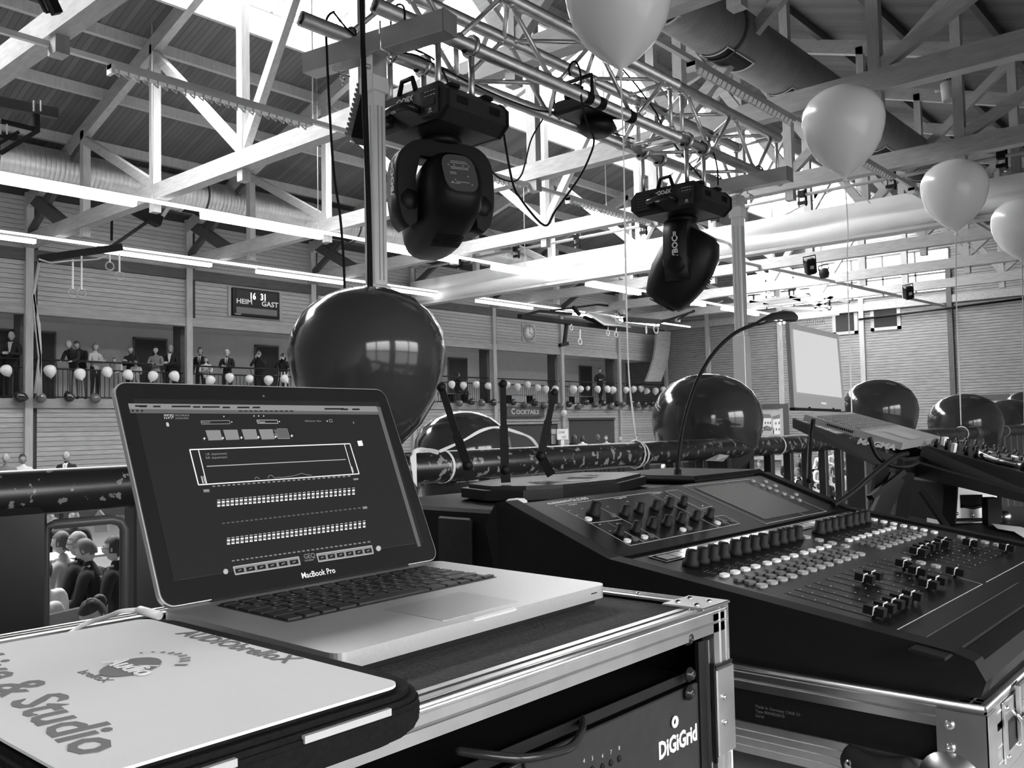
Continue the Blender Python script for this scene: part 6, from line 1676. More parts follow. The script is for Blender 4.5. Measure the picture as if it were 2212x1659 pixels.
q = MB(FP.m()); q.box((-.047, -.118, 0), (.745, .262, .0015), PAN); q.build('fader_panel', t)
q = MB(FD.m()); q.box((-.047, -.190, 0), (.745, -.002, .0015), PAN); q.build('display_panel', t)
q = MB(FP.m()); q.box((-.083, .262, -.002), (.80, .30, .0022), BLACKM, bev=.0015); q.build('arm_rest', t)
q = MB(FP.m())
for s, m_ in ((((-.046, -.075), (-.046, .205)), LGREY), (((-.0275, .231), (.339, .231)), LGREY), (((.339, .231), (.345, .20)), LGREY), (((-.050, .262), (.41, .262)), GREYL), (((.36, .231), (.72, .231)), LGREY), (((-.045, .205), (-.0275, .231)), GREYL)):
    q.bar((*s[0], .0018), (*s[1], .0018), .0009, .0004, m_)
q.build('panel_lines', t)
def colx(i): return .030*i+.0068*(i//4)+(.0548 if i >= 12 else 0)
def shared(mb, nm):
    o = mb.build(nm, None, org=(0, 0, 0)); d = o.data; bpy.data.objects.remove(o); return d
def put(mesh, nm, F, a, b, c=.0015, rz=None):
    o = bpy.data.objects.new(nm, mesh); COL.objects.link(o); o.parent = t
    Mm = Matrix.Translation(-WL[t]) @ F.m(a, b, c)
    if rz: Mm = Mm @ Matrix.Rotation(rz, 4, 'Z')
    o.matrix_local = Mm; WL[o] = F(a, b, c); return o
q = MB(); q.lathe([(.0112, 0), (.0118, .003), (.0112, .007), (.0088, .010), (.0082, .021), (.0070, .023), (.0005, .0232)], BLACKM, 16); q.bar((0, -.003, .0235), (0, -.0078, .0235), .0008, .0005, LGREY); kn = shared(q, 'k')
q = MB(); q.lathe([(.0085, 0), (.0090, .0025), (.0085, .005), (.0068, .007), (.0064, .016), (.0055, .0175), (.0005, .0177)], BLACKM, 14); kn2 = shared(q, 'k')
def btn(w_, d_, m_, h_=.0035):
    q = MB(); c = min(w_, d_)*.3
    q.prism([(-w_/2+c, -d_/2), (w_/2-c, -d_/2), (w_/2, -d_/2+c), (w_/2, d_/2-c), (w_/2-c, d_/2), (-w_/2+c, d_/2), (-w_/2, d_/2-c), (-w_/2, -d_/2+c)], h_, m_); return shared(q, 'b')
BW = mat('button_white', .80, .45); BG = mat('button_grey', .11, .45); BLt = mat('button_light_grey', .36, .45)
bw, bg, bl = btn(.0165, .0100, BW), btn(.0165, .0125, BG), btn(.0165, .0120, BLt)
q = MB(); q.box((-.0008, 0, -.0002), (.0008, .112, .0003), BLACKM); slot = shared(q, 's')
q = MB()
q.prism([(-.0065, -.012), (.0065, -.012), (.0065, .012), (-.0065, .012)], .005, BLACK, Matrix.Translation(V((0, 0, .004))))
for s in (-1, 1): q.prism([(-.0065, 0), (.0065, 0), (.0065, .010), (-.0065, .010)], .006, BLACK, Matrix.Translation(V((0, -.012 if s < 0 else .002, .008))))
q.box((-.0067, -.0006, .004), (.0067, .0006, .0145), WHITEL); q.box((-.0020, -.002, 0), (.0020, .002, .005), BLACKM); cap = shared(q, 'c')
CV = [.197, .198, .198, .197, .20, .128, .128, .193, .193, .158, .130, .193, .112, .107, .107, .107, .112, .108, .142, .192]
for i in range(20):
    u = colx(i)
    put(kn, 'rotary_knob', FP, u+.004, -.054); put(bw, 'white_button', FP, u, 0); put(bg, 'grey_button', FP, u+.000, .0215); put(bg, 'grey_button', FP, u, .037); put(bl, 'light_button', FP, u, .0535)
    put(slot, 'fader_slot', FP, u, .085); put(cap, 'fader_cap', FP, u, CV[i], .0015)
for k in range(4): put(bl, 'light_button', FP, .378+.0, -.05+.022*k); put(bl, 'light_button', FP, .385, .11+.022*k)
for k in range(8): put(bw, 'white_button', FP, .700, -.070+.0185*k)
for k in range(4): put(bl, 'light_button', FP, .705, .105+.02*k)
q = MB(FP.m())
for i in range(20):
    for k in range(7): q.box((colx(i)+.006, .088+.0165*k, .0015), (colx(i)+.0095, .0888+.0165*k, .0019), LGREY)
    for k in range(3):
        for j in range(3): q.box((colx(i)-.006+.005*j, -.028+.006*k, .0015), (colx(i)-.0045+.005*j, -.0272+.006*k, .0019), MGREY)
q.build('scale_print', t)['kind'] = 'stuff'
# name strips
GL = mat('strip_glass', .02, .06, coat=.6)
SL = semi('strip_lit', .01, .42); SL2 = semi('strip_lit_grey', .01, .16)
for ua, ub in ((-.012, .362), (.418, .668)):
    q = MB(FP.m()); q.box((ua, -.112, .0015), (ub, -.082, .0028), GL, bev=.0008); q.build('name_strip', t)
    q = MB(FP.m()); a_, b__ = (ua, -.1115), (ub, -.0825); pts = [(ua, -.1115), (ub, -.1115), (ub, -.0825), (ua, -.0825)]
    for i in range(4): q.bar((*pts[i], .0029), (*pts[(i+1) % 4], .0029), .0009, .0004, LGREY)
    q.build('strip_outline', t)
    n = 12 if ub < .4 else 8; rs_ = random.Random(2)
    q = MB(FP.m())
    for i in range(n):
        a = ua+.012+(ub-ua-.018)*i/n; w_ = (ub-ua-.018)/n-.003
        q.add([(a, -.107, .0031), (a+w_, -.107, .0031), (a+w_, -.088, .0031), (a, -.088, .0031)], [(0, 1, 2, 3)], (SL2, SL, SL2)[rs_.randrange(3)])
    q.build('names_and_glints', t)  # name fields glow partly to imitate reflections on the strip glass
# display section
def D2(px, py): return FD.uv(px, py)
def dline(q, pts, m_=LGREY, w_=.0009):
    for a, b in zip(pts[:-1], pts[1:]): q.bar((*D2(*a), .0018), (*D2(*b), .0018), w_, .0004, m_)
q = MB(FD.m())
for pts in ([(1198, 1094), (1402, 1066), (1430, 1065)], [(1198, 1094), (1275, 1133), (1360, 1181), (1597, 1133), (1562, 1115), (1538, 1118)], [(1403, 1068), (1552, 1142)], [(1436, 1063), (1579, 1136)], [(1292, 1097), (1428, 1168)], [(1312, 1131), (1393, 1175)],
            [(1272, 1133), (1342, 1124)], [(1436, 1063), (1463, 1060), (1538, 1095), (1514, 1101), (1436, 1063)], [(1475, 1052), (1619, 1037), (1785, 1106), (1654, 1133), (1475, 1052)], [(1565, 1043), (1740, 1115)]): dline(q, pts)
q.build('panel_lines', t)
pg = [D2(1504, 1057), D2(1594, 1045), D2(1745, 1103), D2(1651, 1124)]
ua, ub = min(pg[0][0], pg[3][0]), max(pg[1][0], pg[2][0]); va, vb = min(pg[0][1], pg[1][1]), max(pg[2][1], pg[3][1])
q = MB(FD.m()); q.box((ua, va, .0012), (ub, vb, .0022), mat('touchscreen', .075, .35, noise=.08, nscale=60)); q.build('touchscreen', t)
for px, py in ((1280, 1115), (1347, 1115), (1379, 1108), (1413, 1103), (1443, 1097), (1473, 1093), (1336, 1158), (1371, 1151), (1406, 1142), (1438, 1137), (1469, 1131), (1500, 1125), (1530, 1120)):
    put(kn2 if px != 1280 else kn, 'rotary_knob', FD, *D2(px, py))
bws, bgs = btn(.0125, .0085, BW), btn(.0115, .0085, BG); bls = btn(.012, .007, BLt)
for px, py in ((1270, 1125), (1354, 1172), (1391, 1164), (1474, 1148), (1549, 1133)): put(bws, 'white_button', FD, *D2(px, py))
for px, py in ((1323, 1117), (1370, 1168), (1405, 1161), (1487, 1145), (1561, 1130), (1578, 1127)): put(bgs, 'grey_button', FD, *D2(px, py))
for px, py in ((1626, 1042), (1646, 1051), (1661, 1057), (1676, 1063), (1693, 1070), (1709.5, 1077), (1725.6, 1083.5), (1653, 1043), (1674, 1052), (1719, 1071)): put(bls, 'light_button', FD, *D2(px, py))
q = MB(FD.m()); 
for px, py in ((1229, 1105), (1246, 1115), (1257, 1101), (1312, 1096), (1355, 1085), (1340, 1079), (1440, 1073), (1436, 1078), (1376, 1090), (1317, 1149), (1333, 1133), (1295, 1135)):
    u, v = D2(px, py); q.box((u-.003, v-.0005, .0015), (u+.003, v+.0005, .0019), LGREY)
for k in range(24): u, v = D2(1488+k % 8*5, 1076+k % 8*2.2+(k//8)*3.5); q.box((u-.0006, v-.0004, .0015), (u+.0006, v+.0004, .0019), MGREY)
u, v = D2(1517, 1095); q.ball((u, v, .002), .0012, SL, 8, 5)
q.build('panel_print', t)
def dtext(s, pa, pb, size, bold=0):
    a = FD(*D2(*pa), .0017); b = FD(*D2(*pb), .0017); o = text('lettering', s, Matrix.Identity(4), size, WHITEL, t, extrude=.0001, bold=bold)
    xs_ = [v.co.x for v in o.data.vertices]; w_ = max(xs_)-min(xs_)
    F = Frame(a, b-a, FD.N.cross(b-a), FD.N); o.data.transform(Matrix.Translation(WL[t])); o.data.transform(Matrix.Diagonal(((b-a).length/w_, 1, 1, 1))); o.data.transform(F.m()); o.data.transform(Matrix.Translation(-WL[t]))
dtext('ALLEN&HEATH', (1184, 1092), (1233, 1085), .008, .0001); dtext('GLD80', (1235, 1085), (1272, 1080), .012)
dtext('Preamp', (1230, 1094), (1246, 1091), .004); dtext('Parametric EQ', (1328, 1080), (1353, 1076), .004); dtext('Comp', (1411, 1069), (1426, 1067), .004)

# tray of the console's flight case
t = thing('console_tray', 'aluminium edged flight case tray holding the mixing console', 'flight case', (1.6, .65, DZ))
TX, TYf, TYb, TXr, TZ = 1.050, .268, 1.0, 2.1, 1.995
LZ = TZ-.105
q = MB(); q.box((TX+.004, TYf+.004, LZ+.002), (TXr, TYb, TZ-.006), BLACKM); q.build('tray_body', t)
q = MB(); q.box((TX+.003, TYf+.003, TZ-.006), (TXr, TYb, TZ-.0035), mat('black_foam', .018, .9, noise=.2, nscale=200)); q.build('foam_lining', t)
edge((TX, TYf, TZ), (TX, TYb, TZ), (1, 0, 0), (0, 0, -1), .027, par=t); edge((TX, TYf, TZ), (TXr, TYf, TZ), (0, 1, 0), (0, 0, -1), .027, par=t)
for nm, a, b in (('lower_bar', (TX-.0015, TYf, LZ), (TX+.003, TYb, LZ+.038)), ('lower_bar', (TX, TYf-.0015, LZ), (TXr, TYf+.003, LZ+.070))):
    q = MB(); q.box(a, b, ALUV)
    for f in (.25, .5, .75):
        if nm and a[0] < TX: q.box((a[0]-.0006, a[1], LZ+.038*f-.0006), (a[0], b[1], LZ+.038*f+.0006), LGREY)
        else: q.box((a[0], a[1]-.0008, LZ+.07*f-.0008), (b[0], a[1], LZ+.07*f+.0008), ALUV)
    q.build('lower_profile', t)
q = MB(); q.box((TX-.0045, TYf-.004, LZ+.028), (TX-.0015, TYf+.048, TZ-.006), ALUV, bev=.001); q.box((TX-.0045, TYf-.0045, LZ+.028), (TX+.03, TYf-.0015, TZ-.006), ALUV, bev=.001); q.build('corner_plate', t)
q = MB()
q.lathe([(.034, -.0045), (.034, -.0015)], ALUV, 24, Matrix.Translation(V((TX, TYf+.035, LZ+.020))) @ Matrix.Rotation(-PI/2, 4, 'Y') @ Matrix.Translation(V((0, 0, .006))))
q.build('corner_flange', t)
q = MB(); q.ball((TX+.001, TYf+.014, LZ+.012), .024, CHROME, 20, 12, sc=(.75, .9, 1)); q.ball((TX+.010, TYf+.001, LZ+.012), .022, CHROME, 20, 12, sc=(.9, .6, 1.1)); q.build('ball_corner', t)
for y, z in ((.034, -.022), (.034, -.046)):
    q = MB(); q.lathe([(.0052, 0), (.0052, .0012), (.0035, .003), (.0016, .003), (.0012, .001), (.0004, .001)], ALUV, 14, Matrix.Translation(V((TX-.0045, TYf+y, TZ+z))) @ Matrix.Rotation(-PI/2, 4, 'Y')); q.build('rivet', t)
# rubber handle
q = MB(); hy0, hy1 = P(1985, 1600, 0, TX).y, P(1818, 1560, 0, TX).y
n_ = 16; pts = []; rr = []
for i in range(n_+1): f = i/n_; y = hy0+(hy1-hy0)*f; pts.append((TX-.006-.006*math.sin(PI*f), y, LZ+.020)); rr.append(.019 if 1 < i < n_-1 else .013 if i in (1, n_-1) else .004)
vs = []; fs = []; n2 = 14
for i, (p, r_) in enumerate(zip(pts, rr)):
    k = 1-.32*math.sin(PI*i/n_)
    for j in range(n2): a = 2*PI*j/n2; vs.append((p[0]+.010*math.cos(a)*(r_/.019), p[1], p[2]+r_*k*1.25*math.sin(a)))
for i in range(n_):
    for j in range(n2): fs.append((i*n2+j, i*n2+(j+1) % n2, i*n2+n2+(j+1) % n2, i*n2+n2+j))
q.add(vs, fs, RUBBER, True); q.build('rubber_handle', t)
for f in (.13, .82):
    y = hy0+(hy1-hy0)*f; q = MB(); q.lathe([(.0075, 0), (.007, .003), (.0005, .004)], CHROME, 14, Matrix.Translation(V((TX-.0155, y, LZ+.02))) @ Matrix.Rotation(-PI/2, 4, 'Y')); q.build('handle_bolt', t)
# twist latches on the near side
for n, xc in enumerate((1.165, 1.40)):
    q = MB(); q.box((xc-.055, TYf-.005, TZ-.075), (xc+.055, TYf-.002, TZ-.008), ALUV, bev=.001); q.box((xc-.042, TYf-.0055, TZ-.062), (xc+.042, TYf-.0045, TZ-.03), DGREY)
    q.box((xc-.012, TYf-.012, TZ-.060), (xc+.022, TYf-.006, TZ+.004), ALUV, bev=.002); q.box((xc-.005, TYf-.018, TZ-.045), (xc+.010, TYf-.011, TZ-.012), CHROME, bev=.002); q.tube([(xc-.03, TYf-.008, TZ-.02), (xc-.03, TYf-.014, TZ-.03), (xc-.005, TYf-.014, TZ-.03)], .0025, CHROME, 6)
    q.build('twist_latch', t)
    for dx, dz in ((-.048, -.015), (.048, -.015), (-.048, -.068), (.048, -.068), (.0, -.068)):
        q = MB(); q.ball((xc+dx, TYf-.006, TZ+dz), .0038, CHROME, 10, 6, sc=(1, .6, 1)); q.build('rivet', t)
Ft = Frame((TX-.0022, 0, 0), (0, -1, 0), (0, 0, 1), (-1, 0, 0))
for k, s in enumerate(('Made in Germany CASE 50', 'Type 8004820010', 'Serial')):
    a = P(1632, 1528+10*k, 0, TX-.002); text('lettering', s, Ft.m(-a.y, a.z, 0), .0052, GREYL, t, extrude=.0001)

# ================================================================== black rack behind the console with router and lamp
t = thing('black_equipment_rack', 'black equipment rack behind the console under the router', 'equipment rack', (1.8, 1.12, 1.12))
q = MB(); q.box((1.105, 1.0, 1.12), (2.15, 1.36, 2.165), BLACKM, bev=.006); q.build('cabinet', t)
q = MB(); q.box((1.098, 1.06, 1.2), (1.106, 1.14, 2.15), DGREY, bev=.003); q.box((1.098, 1.24, 1.2), (1.106, 1.34, 2.15), DGREY, bev=.003); q.build('side_ridges', t)
q = MB(); q.box((1.78, 1.02, 2.165), (2.12, 1.3, 2.185), BLACKM, bev=.008); q.build('top_plate', t)
a = P(1110, 1112, 1, .98); b_ = P(1136, 1076, 1, .98); q = MB(); q.box((a.x, .975, a.z-.01), (b_.x, 1.0, b_.z), WHITEP, bev=.004); tag(q.build('white_plug'), 'white plug block peeping out between the black rack and the console', 'plug')
a = P(1590, 1036, 1, 1.1); q = MB(); q.box((a.x, 1.08, a.z-.01), (a.x+.05, 1.12, a.z+.018), WHITEP, bev=.004); tag(q.build('white_plug'), 'small white block on the rack behind the touchscreen', 'plug')
t = thing('router', 'flat black wireless router with three upright antennas', 'router', (1.42, 1.15, 2.165))
rp = [(1.235, 1.06), (1.30, 1.02), (1.48, 1.02), (1.70, 1.10), (1.74, 1.18), (1.70, 1.27), (1.40, 1.29), (1.24, 1.22), (1.20, 1.12)]
q = MB(); q.prism(rp, .018, BLACK, Matrix.Translation(V((0, 0, 2.170)))); cxr, cyr = 1.46, 1.15
q.prism([(cxr+(x-cxr)*.93, cyr+(y-cyr)*.93) for x, y in rp], .007, BLACKG, Matrix.Translation(V((0, 0, 2.188)))); q.prism([(cxr+(x-cxr)*.9, cyr+(y-cyr)*.9) for x, y in rp], .006, BLACKM, Matrix.Translation(V((0, 0, 2.165)))); q.build('housing', t)
q = MB(); z = 2.1955
for f, m_ in ((((1.30, 1.08), (1.36, 1.07), (1.38, 1.12), (1.33, 1.13)), SL), (((1.38, 1.06), (1.45, 1.06), (1.44, 1.10), (1.40, 1.11)), MGREY), (((1.47, 1.09), (1.54, 1.11), (1.50, 1.16), (1.45, 1.13)), mat('router_glint', .3, .1)), (((1.56, 1.14), (1.60, 1.15), (1.58, 1.19)), mat('router_glint', .3, .1))): q.quad([(x, y, z) for x, y in f], m_ if m_ is not SL else mat('router_glint', .3, .1))
q.build('top_glints', t)  # flat pale patches imitate reflections on the router's glossy top
q = MB()
for i in range(6): q.ball((1.545+.022*i, 1.062+.008*i, 2.1905), .0022, MGREY, 6, 4)
q.build('status_lamps', t)
for pts in (((953, 836), (985, 935), (1010, 1005), (1014, 1038)), ((1086, 829), (1088, 920), (1091, 1015), (1093, 1042)), ((1197, 848), (1184, 910), (1168, 985), (1190, 1025))):
    L_ = [P(x, y, 1, 1.13) for x, y in pts]; q = MB()
    for i in range(3):
        w0 = (.0095, .0125, .0145)[i]; q.bar(L_[i], L_[i+1], w0*1.25, .008, BLACKM, up=(_f.x, _f.y, 0))
    q.ball(L_[0], .0085, BLACKM, 8, 6); q.ball(L_[2], .010, BLACKM, 10, 6); q.build('antenna', t)
# gooseneck lamp
t = thing('gooseneck_lamp', 'black gooseneck console lamp curving up with two lit diodes', 'lamp', (1.83, 1.1, 2.165))
pts = [P(x, y, 1, 1.1) for x, y in ((1464, 1032), (1466, 990), (1474, 930), (1489, 870), (1512, 810), (1545, 758), (1590, 718), (1640, 697))]
q = MB(); q.tube(smooth_path(pts, 6), .0050, BLACKM, 10); q.build('neck', t)
q = MB(); L_ = [P(x, y, 1, 1.1) for x, y in ((1636, 699), (1652, 692), (1668, 686), (1690, 683), (1708, 684), (1716, 686), (1719, 687))]; q.tube(L_, [.006, .010, .0135, .0165, .0165, .012, .003], BLACKG, 16); q.build('lamp_head', t)
q = MB()
for px, py in ((1685, 698.5), (1694, 697)): q.ball(P(px, py, 1, 1.088), .0035, mat('diode', 1, .5, emit=12), 10, 6)
q.build('diodes', t)
q = MB(); q.cyl(V(pts[0])-V((0, 0, .02)), V(pts[0])+V((0, 0, .02)), .009, BLACKM, 12); q.build('socket', t)

# ================================================================== second laptop on its stand
A0, A1 = Pd(1716, 884, 2.43), Pd(1705, 697, 2.44); B0, B1 = Pd(1826, 888, 2.72), Pd(1811, 722, 2.73)
t = thing('laptop', 'silver laptop with a bright screen high on the lettered stand at the right', 'laptop', (A0+B0)/2)
def hexa(q, a, m, off):
    a = [V(p) for p in a]; b = [p+V(off) for p in a]; q.add(a+b, [(0,1,2,3), (7,6,5,4), (0,4,5,1), (1,5,6,2), (2,6,7,3), (3,7,4,0)], m)
w2 = (B0-A0).normalized(); up2 = (A1-A0).normalized(); nn = w2.cross(up2)
if nn.dot(EYE-A0) < 0: nn = -nn
q = MB(); hexa(q, [A0, B0, B1, A1], mat('laptop_silver', .45, .4, .3), -nn*.012); q.build('lid', t)
def on(u, v, h=.0015): return (A0*(1-u)+B0*u)*(1-v)+(A1*(1-u)+B1*u)*v+nn*h
q = MB(); hexa(q, [on(.05, .20), on(.94, .17), on(.94, .93), on(.05, .93)], semi('bright_screen', .01, .52, .2), nn*.0005); q.build('display', t)
q = MB(); q.quad([on(.50, .075), on(.60, .07), on(.60, .095), on(.50, .10)], WHITEP)
for u in (.25, .72): q.quad([on(u, .02), on(u+.04, .02), on(u+.04, .035), on(u, .035)], BLACKM)
q.build('badge', t)
q = MB(); hexa(q, [on(.0, -.01), on(.9, -.01), on(.9, .02), on(.0, .02)], BLACKM, -nn*.015); q.build('hinge', t)
best = None
Ah, Bh = Pd(1738, 895, 2.41), Pd(1838, 890, 2.70)
for i in range(200):
    d_ = 1.7+i*.006; c_ = Pd(1950, 957, d_); v_ = c_-Ah; e_ = (v_.length-.26)**2+(v_.dot(w2))**2*.4
    if best is None or e_ < best[0]: best = (e_, c_)
Af = best[1]; best = None
for i in range(200):
    d_ = 1.9+i*.006; c_ = Pd(2032, 943, d_); e_ = ((c_-Af)-(Bh-Ah)).length
    if best is None or e_ < best[0]: best = (e_, c_)
Bf = best[1]
ng = (Bh-Ah).cross(Af-Ah).normalized(); ng = ng if ng.z > 0 else -ng
SB = mat('laptop_deck_silver', .55, .35, .5)
q = MB(); hexa(q, [Ah, Bh, Bf, Af], SB, -ng*.018); q.build('base', t)
def ob(u, v, h=.001): return (Ah*(1-u)+Bh*u)*(1-v)+(Af*(1-u)+Bf*u)*v+ng*h
q = MB()
for r_ in range(6):
    for c_ in range(12):
        u, v = .06+.075*c_, .10+.08*r_; hexa(q, [ob(u, v, .0005), ob(u+.062, v, .0005), ob(u+.062, v+.06, .0005), ob(u, v+.06, .0005)], MGREY, ng*.002)
q.build('keyboard', t)
q = MB(); 
for i in range(14): hexa(q, [ob(.002, .25+.02*i, -.006)-w2*.001, ob(.002, .262+.02*i, -.006)-w2*.001, ob(.002, .262+.02*i, -.012)-w2*.001, ob(.002, .25+.02*i, -.012)-w2*.001], BLACKM, -w2*.001)
q.build('side_vents', t)
q = MB(); q.quad([ob(.3, .68), ob(.62, .68), ob(.62, .95), ob(.3, .95)], LGREY); q.build('trackpad', t)
# its stand
t = thing('laptop_stand', 'black laptop stand lettered MAGMA carrying the right hand laptop', 'laptop stand', (Af.x, Af.y, 1.845))
dA = (Af-EYE).dot(_f)
S0, S1 = Pd(1712, 904, 2.42), Pd(1956, 996, dA-.01); S2, S3 = Pd(1950, 1034, dA-.01), Pd(1712, 924, 2.42)
q = MB(); hexa(q, [S0, S1, S2, S3], mat('stand_grey', .07, .45), w2*.02); q.build('side_arm', t)
q = MB(); o_ = w2*.34; hexa(q, [S0+o_, S1+o_, S2+o_, S3+o_], BLACK, w2*.02); hexa(q, [S1, S1+o_, S2+o_, S2], BLACK, (S0-S1).normalized()*.02); q.build('cross_member', t)
for (pa, pb, w_) in (((1935, 1030), (1895, 1118), .04), ((1990, 1060), (2060, 1160), .012), ((1950, 1020), (1880, 1075), .012)):
    q = MB(); q.bar(Pd(*pa, dA), Pd(*pb, dA-.05), w_, .02, BLACKM, up=(_f.x, _f.y, 0)); q.build('leg', t)
q = MB(); q.bar(Pd(1905, 1005, dA), Pd(1890, 1115, dA+.02), .03, .02, BLACKM, up=(_f.x, _f.y, 0)); q.build('upright', t)
Fm = Frame(S3, S2-S3, (S0-S3)-(S2-S3).normalized()*((S0-S3).dot((S2-S3).normalized())), None)
nm_ = Fm.N if Fm.N.dot(EYE-S0) > 0 else -Fm.N
def pm(px, py):
    d = ray(px, py); k = (S3-EYE).dot(nm_)/d.dot(nm_); return EYE+d*k
a = pm(1851, 958)+nm_*.001; b = pm(1934, 972)+nm_*.001
o = text('lettering', 'MAGMA', Matrix.Identity(4), .022, WHITEL, t, extrude=.0003, bold=.0012, shear=.25)
xs_ = [v.co.x for v in o.data.vertices]; w_ = max(xs_)-min(xs_)
F = Frame(a, b-a, nm_.cross(b-a), nm_); o.data.transform(Matrix.Translation(WL[t])); o.data.transform(Matrix.Diagonal(((b-a).length/w_, .85, 1, 1))); o.data.transform(F.m()); o.data.transform(Matrix.Translation(-WL[t]))
# dj controller on the lower tier
t = thing('dj_controller', 'black disc jockey controller with white faders at the right edge', 'dj controller', Pd(2100, 1000, 2.2))
K0, K1, K2, K3 = Pd(1991, 964, 2.40), Pd(2300, 1050, 1.85), Pd(2300, 1092, 1.85), Pd(1985, 995, 2.40)
q = MB(); hexa(q, [K0, K1, K2, K3], mat('controller_side', .022, .5), w2*.50); q.build('body', t)
kd = (K1-K0); kl = kd.length; kd = kd.normalized(); kn_ = w2.cross(kd); kn_ = kn_ if kn_.z > 0 else -kn_
FK = Frame(K0+kn_*.001, kd, w2, kn_)
MK = Matrix.Identity(4)
q = MB(FK.m()); q.box((.01, .01, 0), (kl-.01, .49, .002), DGREY); q.build('top_panel', t)
q = MB(FK.m())
for i in range(9):
    for k in range(4): q.cyl((.04+.045*i, .05+.10*k+.012*(i % 2), .002), (.04+.045*i, .05+.10*k+.012*(i % 2), .024), .009, BLACKM, 10); q.box((.04+.045*i-.001, .05+.10*k-.009+.012*(i % 2), .02), (.04+.045*i+.001, .05+.10*k-.0085+.012*(i % 2), .025), WHITEL)
q.build('knob_bank', t)
for i, (px, py) in enumerate(((2176, 980), (2188, 988), (2200, 983))):
    dd = None; p = ray(px, py); o_ = FK(0, 0, .012); k_ = (o_-EYE).dot(FK.N)/p.dot(FK.N); pp = EYE+p*k_-FK.O
    u, v = pp.dot(FK.W), pp.dot(FK.D); q = MB(FK.m()); q.box((u-.008, v-.012, .004), (u+.008, v+.012, .028), WHITEP, bev=.002); q.build('white_fader', t)
q = MB(FK.m()); q.tube([(.30+.10*math.cos(a*PI/12), .14+.10*math.sin(a*PI/12), .012) for a in range(24)], .008, CHROME, 8, closed=True); q.lathe([(.09, 0), (.095, .012), (.0005, .014)], MGREY, 28, Matrix.Translation(V((.30, .14, .002)))); q.build('jog_wheel', t)
t2 = thing('controller_stand', 'black stand bar sloping under the disc jockey controller', 'equipment stand', Pd(2100, 1100, 2.1))
q = MB(); hexa(q, [Pd(1950, 991, 2.36), Pd(2300, 1092, 1.82), Pd(2300, 1106, 1.82), Pd(1950, 1024, 2.36)], mat('stand_bar', .03, .45), w2*.05); q.build('side_bar', t2)
for pa, pb in (((1960, 1020), (1945, 1120)), ((2140, 1075), (2142, 1170)), ((2055, 1050), (2050, 1130))):
    q = MB(); q.bar(Pd(*pa, 2.25), Pd(*pb, 2.25), .03, .03, BLACKM); q.build('leg', t2)
# cables by the stand
def cabled(pts, r, label, m=BLACKM):
    q = MB(); q.tube(smooth_path([Pd(x, y, d) for x, y, d in pts], 5), r, m, 6); tag(q.build('cable'), label, 'cable')
cabled([(1757, 905, 2.35), (1752, 945, 2.35), (1748, 990, 2.3), (1747, 1040, 2.2)], .006, 'thick black cable hanging from the lettered stand arm to the console')
cabled([(1878, 945, 2.05), (1895, 985, 2.05), (1925, 1005, 2.05), (1960, 1008, 2.05), (1985, 998, 2.1)], .005, 'black cable looped below the MAGMA lettering')
cabled([(1960, 980, 2.1), (1930, 990, 2.05), (1880, 1030, 1.95), (1840, 1065, 1.9), (1800, 1092, 1.85)], .006, 'black cable running from the stand down to the console corner')
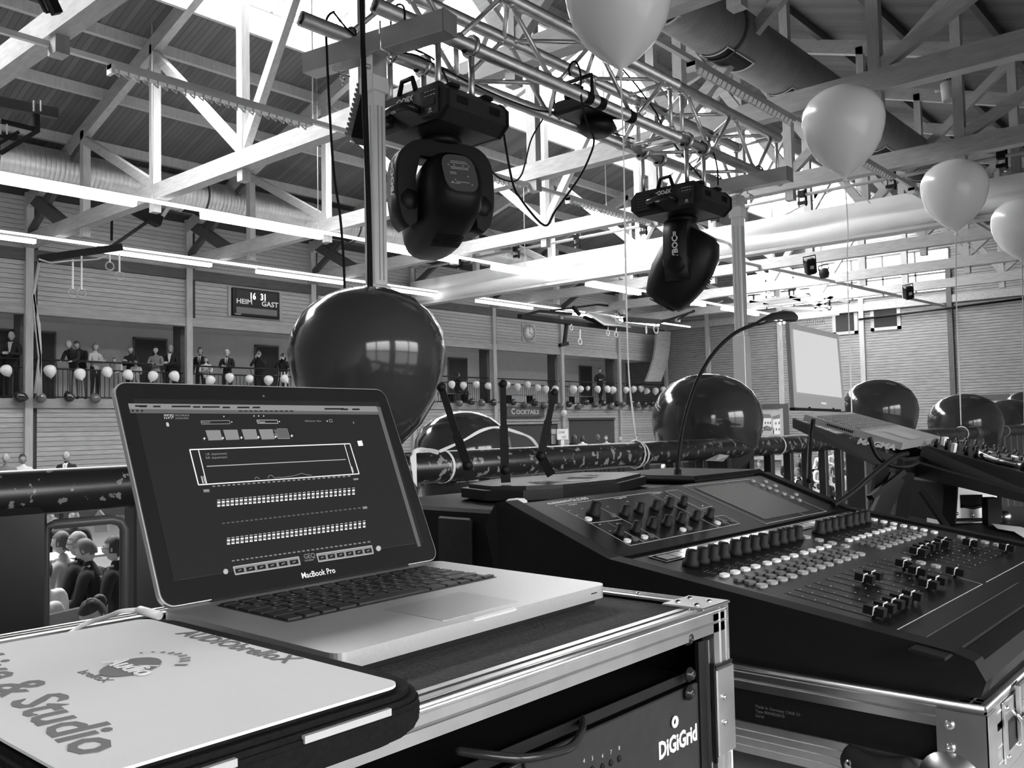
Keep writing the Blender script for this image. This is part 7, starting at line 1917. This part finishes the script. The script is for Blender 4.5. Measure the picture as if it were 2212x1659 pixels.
# equipment behind the console on the right
q = MB(); q.box((2.15, .45, 1.845), (3.05, 1.0, 2.035), BLACKM, bev=.01); tag(q.build('black_box'), 'low black box right of the console below the controller', 'equipment box')
t = thing('steel_fitted_case', 'flight case with steel corner fittings and a recessed handle under the controller', 'flight case', Pd(2095, 1100, 2.35))
F = Frame(Pd(2042, 1150, 2.3), _r, V((0, 0, 1)), V((-_f.x, -_f.y, 0))); s_ = 2.3/FPX
q = MB(F.m()); q.box((0, 0, -.3), (125*s_, 105*s_, 0), BLACKM); q.build('shell', t)
q = MB(F.m()); q.box((2*s_, 30*s_, 0), (114*s_, 98*s_, .003), ALUV); q.box((2*s_, 4*s_, 0), (22*s_, 50*s_, .004), ALUV); q.box((96*s_, 4*s_, 0), (114*s_, 46*s_, .004), ALUV); q.build('steel_plate', t)
q = MB(F.m()); q.box((34*s_, 52*s_, .002), (82*s_, 80*s_, .005), BLACKM, bev=.001); q.tube([(36*s_, 56*s_, .008), (58*s_, 52*s_, .012), (80*s_, 56*s_, .008)], .004, DGREY, 6); q.build('recessed_handle', t)
for x, y in ((15, 88), (26, 40), (58, 36), (88, 38), (100, 84), (20, 94)): q = MB(F.m()); q.ball((x*s_, y*s_, .004), .0045, CHROME, 10, 6, sc=(1, 1, .5)); q.build('rivet', t)
q = MB(F.m()); q.box((28*s_, 6*s_, .002), (86*s_, 22*s_, .004), PAPER); q.build('paper_label', t)
q = MB(F.m()); q.ball((134*s_, 30*s_, -.01), 14*s_, ALUV, 16, 10); q.build('ball_corner', t)
def sheet(pts, label, z):
    q = MB(); L_ = [P(x, y, 2, z) for x, y in pts]; q.add(L_+[p-V((0, 0, .001)) for p in L_], [tuple(range(len(L_))), tuple(range(2*len(L_)-1, len(L_)-1, -1))], PAPER); tag(q.build('paper_sheet'), label, 'paper', 'loose papers')
sheet([(2002, 1118), (2008, 1108), (2060, 1104), (2105, 1128), (2050, 1131), (2002, 1131)], 'white paper lying left of the steel fitted case', 2.04)
sheet([(2142, 1131), (2205, 1138), (2240, 1150), (2230, 1172), (2190, 1148), (2155, 1142)], 'white paper at the right edge behind the console', 2.04)
# white cardboard scrap tied under the rail
q = MB(); L_ = [P(1525, 995, 1, 1.46), P(1555, 981, 1, 1.44), P(1576, 984, 1, 1.42), P(1562, 997, 1, 1.46), P(1545, 996, 1, 1.43)]; q.add(L_+[p+V((0, .004, 0)) for p in L_], [(0, 1, 2, 3, 4), (9, 8, 7, 6, 5)], PAPER); tag(q.build('card_scrap'), 'folded white card stuck under the rail right of the gooseneck lamp', 'card')
# dark balloon hanging below the rail beside the black rack
c = P(985, 1060, 1, 1.6); balloon('balloon', 'dark balloon hanging below the rail left of the black rack', None, c, 78/FPX*(c-EYE).length, BALD)
